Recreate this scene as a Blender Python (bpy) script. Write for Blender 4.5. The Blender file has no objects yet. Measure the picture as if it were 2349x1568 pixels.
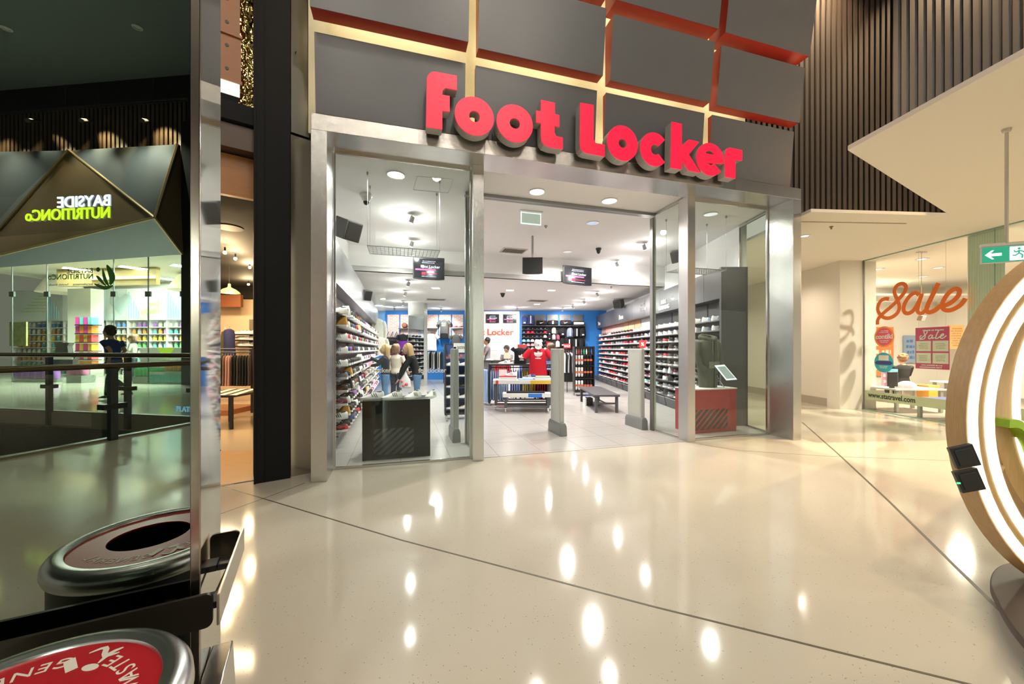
import bpy, bmesh, math, random
from mathutils import Vector, Matrix
from math import radians, sin, cos, pi, sqrt, atan2
SC = bpy.context.scene
COL = SC.collection
rnd = random.Random(7)

# ------------------------------------------------------------------ camera
F = 880.0; H = 1.5; CX = 1174.5; HY = 800.0
cam_d = bpy.data.cameras.new('camera'); cam_d.sensor_width = 36; cam_d.lens = F/2349*36
cam_d.shift_y = (HY-784)/2349; cam_d.clip_start = .02; cam_d.clip_end = 200
cam = bpy.data.objects.new('camera', cam_d); COL.objects.link(cam)
cam.location = (0, 0, H); cam.rotation_euler = (pi/2, 0, 0)
SC.camera = cam
vs = SC.view_settings
vs.view_transform = 'Standard'; vs.look = 'None'; vs.gamma = 1; vs.use_curve_mapping = False; vs.exposure = 0.0
SC.cycles.max_bounces = 10; SC.cycles.transparent_max_bounces = 24; SC.cycles.glossy_bounces = 6
SC.cycles.transmission_bounces = 8; SC.cycles.diffuse_bounces = 4
SC.cycles.sample_clamp_indirect = 6; SC.cycles.caustics_reflective = False; SC.cycles.caustics_refractive = False
SC.cycles.use_denoising = True

# ------------------------------------------------------------------ world: the dim ambient of the mall hall
W = bpy.data.worlds.new('world'); SC.world = W; W.use_nodes = True
W.node_tree.nodes['Background'].inputs[0].default_value = (1, .90, .76, 1)
W.node_tree.nodes['Background'].inputs[1].default_value = 0.58

# ------------------------------------------------------------------ frames and pixel helpers
def at(px, py, Y): return Vector(((px-CX)/F*Y, Y, H+(HY-py)/F*Y))
def gp(px, py, z=0.0):
    Y = F*(H-z)/(py-HY); return Vector(((px-CX)/F*Y, Y, z))
def vplane(p, d, px, py=None):      # vertical plane through p (2d) along d (2d): point on it seen at px, py
    k = (px-CX)/F
    a = (k*p[1]-p[0])/(d[0]-k*d[1]); X = p[0]+a*d[0]; Y = p[1]+a*d[1]
    return Vector((X, Y, 0 if py is None else H+(HY-py)/F*Y))
A0 = Vector((-2.255, 4.300, 0)); FA = radians(16.2)
FU = Vector((cos(FA), sin(FA), 0)); FN = Vector((-sin(FA), cos(FA), 0)); UP = Vector((0, 0, 1))
def frame(o, x, y, z):
    m = Matrix.Identity(4)
    for i, c in enumerate((x, y, z, o)):
        for j in range(3): m[j][i] = c[j]
    return m
FM = frame(A0, FU, FN, UP)          # (s along the shop front, t into the shop, z)
def fw(s, t, z=0): return A0+FU*s+FN*t+UP*z
def fs(px, t, py=None):             # s (and z) of the point seen at px (,py) on the plane t
    p = A0+FN*t; q = vplane(p, FU, px, py); s = (q-p).dot(FU)
    return s if py is None else (s, q.z)
def st(p): d = Vector(p)-A0; return d.dot(FU), d.dot(FN)
def face_T(o, xd):                  # text/plane frame: x along xd, y up, z = xd x up
    xd = Vector(xd).normalized(); return frame(o, xd, UP, xd.cross(UP))
# mirror plane of the totem
MN = Vector((sin(radians(-27.8)), cos(radians(-27.8)), 0)); MU = Vector((cos(radians(-27.8)), -sin(radians(-27.8)), 0)); MD = 1.364
def R(p): p = Vector(p); return p-MN*(2*(p.dot(MN)-MD))
RM = Matrix.Identity(4)
for i in range(3):
    for j in range(3): RM[i][j] = (1 if i == j else 0)-2*MN[i]*MN[j]
    RM[i][3] = 2*MD*MN[i]
def TR(loc, rz=0, rx=0, ry=0): return Matrix.Translation(Vector(loc)) @ Matrix.Rotation(rz, 4, 'Z') @ Matrix.Rotation(ry, 4, 'Y') @ Matrix.Rotation(rx, 4, 'X')

# ------------------------------------------------------------------ lights
def spot(name, loc, watts, col=(1, .93, .82), r=.05, angle=100, target=None, blend=.6):
    l = bpy.data.lights.new(name, 'SPOT'); l.energy = watts; l.color = col; l.shadow_soft_size = r
    l.spot_size = radians(angle); l.spot_blend = blend
    o = bpy.data.objects.new(name, l); COL.objects.link(o); o.location = loc
    if target is not None: o.rotation_euler = (Vector(target)-Vector(loc)).to_track_quat('-Z', 'Y').to_euler()
    return o
def area(name, loc, watts, sx, sy, col=(1, .95, .88), rot=(0, 0, 0)):
    l = bpy.data.lights.new(name, 'AREA'); l.energy = watts; l.color = col; l.shape = 'RECTANGLE'; l.size = sx; l.size_y = sy
    o = bpy.data.objects.new(name, l); COL.objects.link(o); o.location = loc; o.rotation_euler = rot
    return o
def point(name, loc, watts, col=(1, .93, .82), r=.06):
    l = bpy.data.lights.new(name, 'POINT'); l.energy = watts; l.color = col; l.shadow_soft_size = r
    o = bpy.data.objects.new(name, l); COL.objects.link(o); o.location = loc; return o
# hall downlights high over the concourse
HALL = [(-1.2, 1.2), (1.6, 1.0), (4.0, 1.6), (0.2, -2.0), (3.2, -2.4), (-3.4, -3.0), (6.4, -.6), (1.5, -6), (-2.5, -7)]
for x, y in HALL: spot('hall_downlight_lamp', (x, y, 11.6), 225, (1, .88, .70), .09, 95, (x, y, 0), .9)
for x, y in ((-1.5, -1.5), (2.2, -1.8), (5.2, -3.5), (0, -7), (4.5, -9)): spot('hall_fill_lamp', (x, y, 10.5), 420, (1, .90, .76), .25, 172, (x, y, 0), .3)  # added wide fill lights without fittings, to brighten the walls and facade
# right hand low ceiling
for x, y, w in ((5.87, 7.82, 150), (7.1, 10.6, 170), (6.2, 13.5, 170), (5.6, 2.4, 85), (8.2, 5.2, 115), (5.8, 17, 160)): spot('corridor_downlight_lamp', (x, y, 3.66), w, (1, .85, .66), .045, 150, (x, y, 0), 1)

# ------------------------------------------------------------------ mesh builder
class MB:
    def __init__(s, M=None): s.v = []; s.f = []; s.m = []; s.M = M or Matrix.Identity(4); s.mi = 0
    def add(s, vs_, fs_, T=None):
        M = s.M @ T if T is not None else s.M
        fl = M.determinant() < 0; b = len(s.v)
        s.v += [M @ Vector(p) for p in vs_]
        for f in fs_:
            g = [b+i for i in f]
            if fl: g.reverse()
            s.f.append(g); s.m.append(s.mi)
        return s
    def mat(s, i): s.mi = i; return s
    def box(s, x0, x1, y0, y1, z0, z1, T=None):
        v = [(x, y, z) for z in (z0, z1) for x, y in ((x0, y0), (x1, y0), (x1, y1), (x0, y1))]
        return s.add(v, [(3, 2, 1, 0), (4, 5, 6, 7), (0, 1, 5, 4), (1, 2, 6, 5), (2, 3, 7, 6), (3, 0, 4, 7)], T)
    def cbox(s, c, sz, rz=0, rx=0, ry=0):
        x, y, z = (a/2 for a in sz); return s.box(-x, x, -y, y, -z, z, TR(c, rz, rx, ry))
    def quad(s, a, b, c, d, T=None): return s.add([a, b, c, d], [(0, 1, 2, 3)], T)
    def slab(s, pts, d, T=None):       # polygon in 3d given as list, thickened by vector d
        n = len(pts); d = Vector(d); P = [Vector(p) for p in pts]
        return s.add(P+[p+d for p in P], [tuple(range(n))[::-1], tuple(range(n, 2*n))]+[(i, (i+1) % n, n+(i+1) % n, n+i) for i in range(n)], T)
    def prism(s, p2, z0, z1, T=None):
        n = len(p2); return s.add([(x, y, z0) for x, y in p2]+[(x, y, z1) for x, y in p2],
            [tuple(range(n))[::-1], tuple(range(n, 2*n))]+[(i, (i+1) % n, n+(i+1) % n, n+i) for i in range(n)], T)
    def loft(s, rings, T=None, cap=True, closed=False):
        n = len(rings[0]); v = [p for r in rings for p in r]; f = []
        m = len(rings)
        for k in range(m if closed else m-1):
            a = k*n; b = ((k+1) % m)*n
            for i in range(n): j = (i+1) % n; f.append((a+i, a+j, b+j, b+i))
        if cap and not closed: f += [tuple(range(n))[::-1], tuple(range((m-1)*n, m*n))]
        return s.add(v, f, T)
    def tube(s, pts, r, n=8, closed=False, T=None, flat=None):
        P = [Vector(p) for p in pts]; m = len(P); rings = []; ref = None
        rr = r if isinstance(r, (list, tuple)) else [r]*m
        for i in range(m):
            a = P[(i-1) % m] if (closed or i) else P[i]; b = P[(i+1) % m] if (closed or i < m-1) else P[i]
            t = (b-a).normalized()
            if ref is None: ref = Vector((0, 0, 1)) if abs(t.z) < .9 else Vector((1, 0, 0))
            u = (ref-t*ref.dot(t)).normalized(); ref = u; w = t.cross(u)
            rings.append([P[i]+(u*cos(2*pi*k/n)+w*sin(2*pi*k/n)*(flat or 1))*rr[i] for k in range(n)])
        return s.loft(rings, T, True, closed)
    def lathe(s, prof, n=24, T=None):
        return s.loft([[(r*cos(2*pi*k/n), r*sin(2*pi*k/n), z) for k in range(n)] for r, z in prof], T)
    def sph(s, c, r, sc=(1, 1, 1), nu=12, nv=8, T=None, rz=0):
        q = TR(c, rz); q = T @ q if T is not None else q
        return s.loft([[(r*sc[0]*sin(pi*j/nv)*cos(2*pi*k/nu), r*sc[1]*sin(pi*j/nv)*sin(2*pi*k/nu), r*sc[2]*-cos(pi*j/nv)) for k in range(nu)] for j in range(1, nv)], q)
    def from_mesh(s, me, T=None):
        s.add([v.co.copy() for v in me.vertices], [tuple(p.vertices) for p in me.polygons], T); bpy.data.meshes.remove(me); return s
    def curve(s, splines, d, T=None):  # filled 2d outlines (holes allowed) extruded to thickness d, z 0..d
        cu = bpy.data.curves.new('c', 'CURVE'); cu.dimensions = '2D'; cu.fill_mode = 'BOTH'; cu.extrude = d/2
        for sp in splines:
            q = cu.splines.new('POLY'); q.points.add(len(sp)-1); q.use_cyclic_u = True
            for i, p in enumerate(sp): q.points[i].co = (p[0], p[1], 0, 1)
        o = bpy.data.objects.new('c', cu); me = bpy.data.meshes.new_from_object(o)
        bpy.data.objects.remove(o); bpy.data.curves.remove(cu)
        X = Matrix.Translation((0, 0, d/2)); return s.from_mesh(me, T @ X if T is not None else X)
    def text(s, body, size, d, T=None, al='CENTER', bold=0.0, sx=1.0, shear=0, space=1.0):
        cu = bpy.data.curves.new('t', 'FONT'); cu.body = body; cu.size = size; cu.extrude = d/2; cu.align_x = al; cu.offset = bold*size
        cu.shear = shear; cu.space_character = space; cu.resolution_u = 4
        o = bpy.data.objects.new('t', cu); me = bpy.data.meshes.new_from_object(o)
        bpy.data.objects.remove(o); bpy.data.curves.remove(cu)
        X = Matrix.Translation((0, 0, d/2)) @ Matrix.Diagonal((sx, 1, 1, 1)); return s.from_mesh(me, T @ X if T is not None else X)
    def stroke(s, pts, w, d, T=None, n=3):   # ribbon of width w (or list) along a smoothed 2d path
        P = smooth2(pts, n); m = len(P)
        ww = [w]*m if not isinstance(w, (list, tuple)) else [w[0]+(w[1]-w[0])*sin(pi*i/(m-1)) for i in range(m)]
        L = []; Rr = []
        for i in range(m):
            a = P[max(i-1, 0)]; b = P[min(i+1, m-1)]; dx, dy = b[0]-a[0], b[1]-a[1]; l = sqrt(dx*dx+dy*dy) or 1
            nx, ny = -dy/l*ww[i]/2, dx/l*ww[i]/2
            L.append((P[i][0]+nx, P[i][1]+ny)); Rr.append((P[i][0]-nx, P[i][1]-ny))
        global _sk; _sk = (_sk+1) % 7; e = d*(.25*_sk); up_ = d*1.2
        rings = [[(L[i][0], L[i][1], e+up_*i/m), (Rr[i][0], Rr[i][1], e+up_*i/m), (Rr[i][0], Rr[i][1], d+e+up_*i/m), (L[i][0], L[i][1], d+e+up_*i/m)] for i in range(m)]
        return s.loft(rings, T)
_sk = 0
def smooth2(pts, n=3):
    out = []; P = pts
    for i in range(len(P)-1):
        p0 = P[max(i-1, 0)]; p1 = P[i]; p2 = P[i+1]; p3 = P[min(i+2, len(P)-1)]
        for k in range(n):
            t = k/n
            out.append(tuple(.5*((2*p1[c])+(-p0[c]+p2[c])*t+(2*p0[c]-5*p1[c]+4*p2[c]-p3[c])*t*t+(-p0[c]+3*p1[c]-3*p2[c]+p3[c])*t**3) for c in range(len(p1))))
    out.append(tuple(P[-1])); return out
def arc(cx, cy, rx, ry, a0, a1, n=12): return [(cx+rx*cos(radians(a0+(a1-a0)*i/n)), cy+ry*sin(radians(a0+(a1-a0)*i/n))) for i in range(n+1)]

def root_of(o):
    while o.parent: o = o.parent
    return o
def ob(name, mb, mats, parent=None, label=None, cat=None, group=None, kind=None, smooth=True, bev=0, origin=None):
    if not isinstance(mats, (list, tuple)): mats = [mats]
    V = mb.v
    if parent is not None:
        inv = root_of(parent).matrix_basis.inverted(); V = [inv @ v for v in V]; loc = None
    else:
        if origin is None:
            xs = [v.x for v in V]; ys = [v.y for v in V]; zs = [v.z for v in V]
            origin = Vector(((min(xs)+max(xs))/2, (min(ys)+max(ys))/2, min(zs)))
        loc = Vector(origin); V = [v-loc for v in V]
    me = bpy.data.meshes.new(name); me.from_pydata([tuple(v) for v in V], [], mb.f); me.update()
    for m in mats: me.materials.append(m)
    if len(mats) > 1: me.polygons.foreach_set('material_index', mb.m)
    if smooth:
        me.polygons.foreach_set('use_smooth', [True]*len(me.polygons)); me.set_sharp_from_angle(angle=radians(38))
    o = bpy.data.objects.new(name, me); COL.objects.link(o)
    if parent is not None: o.parent = parent
    else: o.location = loc
    if bev:
        b = o.modifiers.new('bevel', 'BEVEL'); b.width = bev; b.segments = 2; b.limit_method = 'ANGLE'
    if label: o['label'] = label
    if cat: o['category'] = cat
    if group: o['group'] = group
    if kind: o['kind'] = kind
    return o
def struct(name, mb, mats, **k): return ob(name, mb, mats, kind='structure', **k)
def thing(name, label, cat, loc, rz=0, group=None):
    o = bpy.data.objects.new(name, None); COL.objects.link(o); o.location = Vector(loc); o.rotation_euler = (0, 0, rz)
    o.empty_display_size = .05
    o.matrix_basis = TR(loc, rz)
    o['label'] = label; o['category'] = cat
    if group: o['group'] = group
    return o
def dup(r0, loc, rz=0, label=None, group=None, rx=None):
    def cp(o, par):
        c = o.copy(); COL.objects.link(c)
        if par is not None: c.parent = par
        for ch in list(o.children): cp(ch, c)
        return c
    r = cp(r0, None); r.location = Vector(loc); r.rotation_euler = (rx or 0, 0, rz)
    if label: r['label'] = label
    if group: r['group'] = group
    return r

# ------------------------------------------------------------------ materials
_mc = {}
def mat(name, col, rough=.5, metal=0., em=None, es=0., var=.06, vs_=40., bump=0., bs=200., stretch=None, coat=0., spec=None, sheen=0):
    if name in _mc: return _mc[name]
    m = bpy.data.materials.new(name); m.use_nodes = True; nt = m.node_tree; b = nt.nodes['Principled BSDF']; L = nt.links
    b.inputs['Base Color'].default_value = (*col, 1); b.inputs['Roughness'].default_value = rough; b.inputs['Metallic'].default_value = metal
    if spec is not None: b.inputs['Specular IOR Level'].default_value = spec
    if coat: b.inputs['Coat Weight'].default_value = coat; b.inputs['Coat Roughness'].default_value = .05
    if em: b.inputs['Emission Color'].default_value = (*em, 1); b.inputs['Emission Strength'].default_value = es
    tc = nt.nodes.new('ShaderNodeTexCoord'); mp = nt.nodes.new('ShaderNodeMapping'); L.new(tc.outputs['Object'], mp.inputs[0])
    if stretch: mp.inputs['Scale'].default_value = stretch
    if var:
        n = nt.nodes.new('ShaderNodeTexNoise'); n.inputs['Scale'].default_value = vs_; n.inputs['Detail'].default_value = 3; L.new(mp.outputs[0], n.inputs[0])
        mx = nt.nodes.new('ShaderNodeMix'); mx.data_type = 'RGBA'
        mx.inputs[6].default_value = (*[max(0, c*(1-var)) for c in col], 1); mx.inputs[7].default_value = (*[min(1, c*(1+var)) for c in col], 1)
        L.new(n.outputs[0], mx.inputs[0]); L.new(mx.outputs[2], b.inputs['Base Color'])
    if bump:
        n2 = nt.nodes.new('ShaderNodeTexNoise'); n2.inputs['Scale'].default_value = bs; n2.inputs['Detail'].default_value = 2; L.new(mp.outputs[0], n2.inputs[0])
        bp = nt.nodes.new('ShaderNodeBump'); bp.inputs['Strength'].default_value = bump; bp.inputs['Distance'].default_value = .002
        L.new(n2.outputs[0], bp.inputs['Height']); L.new(bp.outputs[0], b.inputs['Normal'])
    _mc[name] = m; return m
def emit(name, col, s): return mat(name, tuple(c*.6 for c in col), .4, em=col, es=s, var=0)
def glassmat(name, tint=(.93, .97, .95), rough=0.0, base=.04):
    if name in _mc: return _mc[name]
    m = bpy.data.materials.new(name); m.use_nodes = True; nt = m.node_tree; nt.nodes.clear(); L = nt.links
    o = nt.nodes.new('ShaderNodeOutputMaterial'); mx = nt.nodes.new('ShaderNodeMixShader')
    t = nt.nodes.new('ShaderNodeBsdfTransparent'); t.inputs[0].default_value = (*tint, 1)
    g = nt.nodes.new('ShaderNodeBsdfGlossy'); g.inputs[1].default_value = rough
    lw = nt.nodes.new('ShaderNodeLayerWeight'); lw.inputs[0].default_value = .5
    pw = nt.nodes.new('ShaderNodeMath'); pw.operation = 'POWER'; pw.inputs[1].default_value = 5; L.new(lw.outputs['Facing'], pw.inputs[0])
    fr = nt.nodes.new('ShaderNodeMath'); fr.operation = 'MULTIPLY_ADD'; fr.inputs[1].default_value = .55; fr.inputs[2].default_value = base; L.new(pw.outputs[0], fr.inputs[0])
    L.new(fr.outputs[0], mx.inputs[0]); L.new(t.outputs[0], mx.inputs[1]); L.new(g.outputs[0], mx.inputs[2]); L.new(mx.outputs[0], o.inputs[0])
    _mc[name] = m; return m
def mirrormat(name, col, rough=0.0):
    m = bpy.data.materials.new(name); m.use_nodes = True; b = m.node_tree.nodes['Principled BSDF']
    b.inputs['Base Color'].default_value = (*col, 1); b.inputs['Metallic'].default_value = 1; b.inputs['Roughness'].default_value = rough
    return m
def nodemat(name):
    m = bpy.data.materials.new(name); m.use_nodes = True; return m, m.node_tree, m.node_tree.nodes['Principled BSDF']

STEEL_H = mat('brushed_steel_horizontal', (.62, .605, .58), .27, 1, var=.10, vs_=6, stretch=(.6, .6, 30), bump=.3, bs=60)
STEEL_V = mat('brushed_steel_vertical', (.64, .635, .62), .27, 1, var=.08, vs_=6, stretch=(30, 30, .6), bump=.3, bs=60)
STEEL = mat('plain_steel', (.62, .61, .59), .18, 1)
CHROME = mat('chrome', (.8, .8, .8), .06, 1, var=0)
DARKCOL = mat('charcoal_cladding', (.012, .012, .013), .7, 0, var=.1, spec=.2)
BLACKM = mat('black_metal', (.02, .02, .022), .35, .2)
BLACKP = mat('black_plastic', (.015, .015, .016), .4)
DARKGREY = mat('dark_grey_laminate', (.075, .075, .08), .45)
WHITEC = mat('white_ceiling_paint', (.90, .88, .87), .8, var=.01)
WHITE = mat('white_paint', (.82, .81, .80), .6, var=.02)
CREAM = mat('cream_ceiling_paint', (.86, .80, .70), .8, var=.015)
WARMW = mat('warm_white_wall', (.80, .75, .68), .7, var=.02)
GLASS = glassmat('clear_glass'); GLASSG = glassmat('green_edge_glass', (.80, .90, .84))
GEDGE = mat('glass_edge_green', (.25, .42, .36), .15)
GREYP = mat('grey_facade_panel', (.15, .152, .165), .35, .15, var=.05, vs_=3)
REDP = mat('red_panel_edge', (.34, .022, .016), .35, .1)
FSC = mat('grey_fascia_laminate', (.075, .072, .08), .3, .1)
RED = mat('red_paint', (.55, .03, .03), .35)
PLUG = mat('dark_rubber', (.02, .02, .02), .7)
BLUE = mat('blue_wall_paint', (.02, .19, .58), .6)
SALE = mat('orange_vinyl', (.78, .17, .02), .5)
LAMPW = emit('lamp_face_white', (1, .97, .93), 5)
LAMPO = emit('lamp_face_warm', (1, .80, .50), 14)
def greek(mb, w, h, rows, T, seed=1, thin=.55):     # rows of tiny unreadable print
    r = random.Random(seed); rh = h/rows
    for k in range(rows):
        x = -w/2*r.uniform(.7, 1); e = w/2*r.uniform(.7, 1); y = h/2-(k+.5)*rh
        while x < e:
            l = rh*r.uniform(.3, .55); mb.box(x, min(x+l, e), y-rh*thin/2, y+rh*thin/2*r.uniform(.6, 1), 0, .002, T); x += l+rh*r.choice((.14, .14, .14, .4))
    return mb
# ================================================================== SHELL: floor, ceilings, walls
def floor_mat(name, c1, c2, rough, spk, scale=46, tile=None, tcol=(.2, .19, .17), rot=0, spec=.5):
    m, nt, b = nodemat(name); L = nt.links; N = nt.nodes.new
    tc = N('ShaderNodeTexCoord'); mp = N('ShaderNodeMapping'); L.new(tc.outputs['Object'], mp.inputs[0]); mp.inputs['Rotation'].default_value[2] = rot
    n = N('ShaderNodeTexNoise'); n.inputs['Scale'].default_value = 1.3; n.inputs['Detail'].default_value = 4; L.new(mp.outputs[0], n.inputs[0])
    mx = N('ShaderNodeMix'); mx.data_type = 'RGBA'; mx.inputs[6].default_value = (*c1, 1); mx.inputs[7].default_value = (*c2, 1); L.new(n.outputs[0], mx.inputs[0])
    v = N('ShaderNodeTexVoronoi'); v.inputs['Scale'].default_value = scale; L.new(mp.outputs[0], v.inputs[0])
    n2 = N('ShaderNodeTexNoise'); n2.inputs['Scale'].default_value = scale*.6; L.new(mp.outputs[0], n2.inputs[0])
    th = N('ShaderNodeMath'); th.operation = 'LESS_THAN'; th.inputs[1].default_value = .16; L.new(v.outputs['Distance'], th.inputs[0])
    th2 = N('ShaderNodeMath'); th2.operation = 'GREATER_THAN'; th2.inputs[1].default_value = .55; L.new(n2.outputs[0], th2.inputs[0])
    mu = N('ShaderNodeMath'); mu.operation = 'MULTIPLY'; L.new(th.outputs[0], mu.inputs[0]); L.new(th2.outputs[0], mu.inputs[1])
    sc = N('ShaderNodeMath'); sc.operation = 'MULTIPLY'; sc.inputs[1].default_value = spk; L.new(mu.outputs[0], sc.inputs[0])
    m2 = N('ShaderNodeMix'); m2.data_type = 'RGBA'; m2.inputs[7].default_value = (.28, .24, .18, 1); L.new(sc.outputs[0], m2.inputs[0]); L.new(mx.outputs[2], m2.inputs[6])
    out = m2.outputs[2]
    if tile:
        br = N('ShaderNodeTexBrick'); br.offset = tile[3] if len(tile) > 3 else 0; br.inputs['Scale'].default_value = 1; br.inputs['Brick Width'].default_value = tile[0]; br.inputs['Row Height'].default_value = tile[1]
        br.inputs['Mortar Size'].default_value = tile[2]; br.inputs['Mortar Smooth'].default_value = 0; L.new(mp.outputs[0], br.inputs[0])
        m3 = N('ShaderNodeMix'); m3.data_type = 'RGBA'; m3.inputs[7].default_value = (*tcol, 1); L.new(br.outputs['Fac'], m3.inputs[0]); L.new(out, m3.inputs[6]); out = m3.outputs[2]
    L.new(out, b.inputs['Base Color']); b.inputs['Roughness'].default_value = rough; b.inputs['Specular IOR Level'].default_value = spec
    return m
TERR = floor_mat('polished_terrazzo', (.60, .56, .47), (.545, .495, .40), .085, .8, spec=.6)
TILE = floor_mat('grey_shop_tile', (.44, .42, .40), (.41, .39, .37), .22, 0, tile=(.66, .66, .004), rot=-FA, tcol=(.22, .21, .2))
# the void (stair well) seen in the mirror
V_ap = R((-6.05, 8.21, 0)); V_n = R((-9.8, -1.06, 0)); V_f = R((-29.3, 12.5, 0))
mb = MB(); mb.curve([[(-34, -34), (34, -34), (34, 26), (-34, 26)], [(V_ap.x, V_ap.y), (V_n.x, V_n.y), (V_f.x, V_f.y)]], .3, TR((0, 0, -.3)))
struct('floor', mb, TERR, smooth=False, origin=(0, 0, -.3))
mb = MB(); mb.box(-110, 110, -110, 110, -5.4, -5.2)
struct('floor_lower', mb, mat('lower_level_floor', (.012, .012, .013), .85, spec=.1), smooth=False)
# floor joints
def joint(pts, w=.012, n='trim_1'):
    mb = MB(); P = [gp(*p) for p in pts]
    for a, b in zip(P, P[1:]):
        d = (b-a).normalized(); q = Vector((-d.y, d.x, 0))*w/2; mb.slab([a-q, b-q, b+q, a+q], (0, 0, .0015))
    struct(n, mb, mat('floor_joint', (.10, .085, .06), .5), smooth=False)
joint([(505, 1113), (604, 1143), (920, 1238), (1500, 1391), (2349, 1600)], .014, 'trim_1')
joint([(500, 1180), (604, 1143), (700, 1107)], .007, 'trim_2')
joint([(1840, 968), (1922, 1040), (2040, 1150), (2300, 1405)], .022, 'trim_3')
joint([(1604, 1018), (1700, 1033), (1900, 1046), (2349, 1062)], .006, 'trim_4')

XR = 4.6; YB = 18.7
PL = [fw(-.22, .42), fw(7.25, .42), Vector((XR, 6.8, 0)), Vector((XR, YB, 0)), Vector((-6.71, YB, 0))]
mb = MB(); mb.slab([p+UP*.0005 for p in PL], (0, 0, .004)); struct('floor_shop', mb, TILE, smooth=False, origin=(0, 0, 0))
# ceilings: high zone by the front, lower zone behind the bulkhead
BT = 5.05; s_r = (XR+2.255+.279*BT)/.9603
c1 = [fw(-.22, .46, 3.98), fw(7.25, .46, 3.98), Vector((XR, 6.8, 3.98)), fw(s_r, BT, 3.98), fw(-.22, BT, 3.98)]
mb = MB(); mb.slab(c1, (0, 0, .12)); struct('ceiling', mb, WHITEC, smooth=False)
c2 = [fw(-.22, BT, 3.37), fw(s_r, BT, 3.37), Vector((XR, YB+.1, 3.37)), Vector((-6.75, YB+.1, 3.37))]
mb = MB(); mb.slab(c2, (0, 0, .12)); struct('ceiling_back', mb, WHITEC, smooth=False)
mb = MB(); mb.slab([fw(-.22, BT, 3.37), fw(s_r, BT, 3.37), fw(s_r, BT, 3.98), fw(-.22, BT, 3.98)], FN*.1); struct('wall_bulkhead', mb, WHITE, smooth=False)
mb = MB(FM); mb.box(-.36, -.22, .62, 15.2, 0, 4.1); struct('wall_left', mb, WHITE, smooth=False)
mb = MB(); mb.box(XR, XR+.14, 7.75, YB+.15, 0, 4.1); struct('wall_right', mb, WHITE, smooth=False)
mb = MB(); mb.box(-6.9, XR, YB, YB+.15, 0, 3.4); struct('wall_back', mb, BLUE, smooth=False)
mb = MB(); mb.box(-2.05, .36, YB-.12, YB-.02, 0, 3.32); struct('wall_back_white', mb, mat('white_slat_panel', (.80, .79, .78), .5), smooth=False)
# grooves of the white panel
mb = MB()
for z in (2.75, 2.3, 1.86, 1.42): mb.box(-2.05, .36, YB-.124, YB-.118, z, z+.012)
struct('trim_7', mb, mat('groove_grey', (.45, .44, .44), .6), smooth=False)

# ================================================================== PORTAL
mb = MB(FM); mb.box(0, 7.33, 0, .46, 3.965, 4.15)
struct('trim_header', mb, STEEL_H, bev=.004, smooth=False)
mb = MB(FM); mb.box(0, .165, 0, .46, 0, 3.965); struct('trim_pilaster_left', mb, STEEL_V, bev=.003, smooth=False)
sR = fs(1820, 0)
mb = MB(FM); mb.box(sR, 7.33, 0, .50, 0, 3.965); struct('trim_pilaster_right', mb, STEEL_V, bev=.003, smooth=False)
sa, sb = fs(1085, .30), fs(1110, .30)
mb = MB(FM); mb.box(sa, sb, .30, .50, 0, 3.965); struct('trim_column_left', mb, STEEL_V, bev=.003, smooth=False)
sc_, sd = fs(1578, .36), fs(1595, .36)
mb = MB(FM); mb.box(sc_, sd, .36, .57, 0, 3.965); struct('trim_column_right', mb, STEEL_V, bev=.003, smooth=False)
# seam lines of the header
mb = MB(FM)
for px in (1111, 1687): s_ = fs(px, 0); mb.box(s_, s_+.004, -.0012, .001, 3.966, 4.149)
struct('trim_8', mb, mat('seam_dark', (.12, .12, .12), .5), smooth=False)
def window(n, a, b, z0=.03, z1=3.93, M_=FM, fr=.022, edges=True):
    mb = MB(M_)
    (s0, t0), (s1, t1) = a, b; dx, dy = s1-s0, t1-t0; l = sqrt(dx*dx+dy*dy); q = (-dy/l*.006, dx/l*.006)
    T = None
    P = [(s0-q[0], t0-q[1], z0), (s1-q[0], t1-q[1], z0), (s1+q[0], t1+q[1], z0), (s0+q[0], t0+q[1], z0)]
    mb.slab(P, (0, 0, z1-z0)); o = struct('window_%s' % n, mb, GLASS, smooth=False)
    f = MB(M_); w = fr/2; e = (-dy/l*w*1.3, dx/l*w*1.3)
    for zz0, zz1 in ((z0-.03, z0), (z1, z1+.04)): f.slab([(s0-e[0], t0-e[1], zz0), (s1-e[0], t1-e[1], zz0), (s1+e[0], t1+e[1], zz0), (s0+e[0], t0+e[1], zz0)], (0, 0, zz1-zz0))
    if edges:
        for s_, t_ in ((s0, t0), (s1, t1)): f.box(s_-w, s_+w, t_-w, t_+w, z0, z1)
    ob('window_frame', f, STEEL, parent=o, smooth=False)
    return o
window(1, (.18, .44), (sa-.012, .44))
window(2, (sd+.012, .455), (sR-.012, .455))
window(3, (sa+.09, .52), (sa+.09, 1.24))
window(4, (sc_+.03, .59), (sc_+.03, 1.24))
xg = XR-.02
window(5, (xg, 6.86), (xg, 7.72), M_=Matrix.Identity(4))
# inner door frame of the vestibule
mb = MB(FM)
s0, s1 = sa+.09, sc_+.03
for s_ in (s0, s1): mb.box(s_-.035, s_+.035, 1.25, 1.33, 0, 3.9)
mb.box(s0-.03, s1+.03, 1.24, 1.31, 3.93, 3.978); mb.box(s0-.03, s1+.03, 1.37, 1.41, 3.95, 3.979)
struct('door_1', mb, mat('door_track_grey', (.30, .31, .30), .3, .8), smooth=False)

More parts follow.
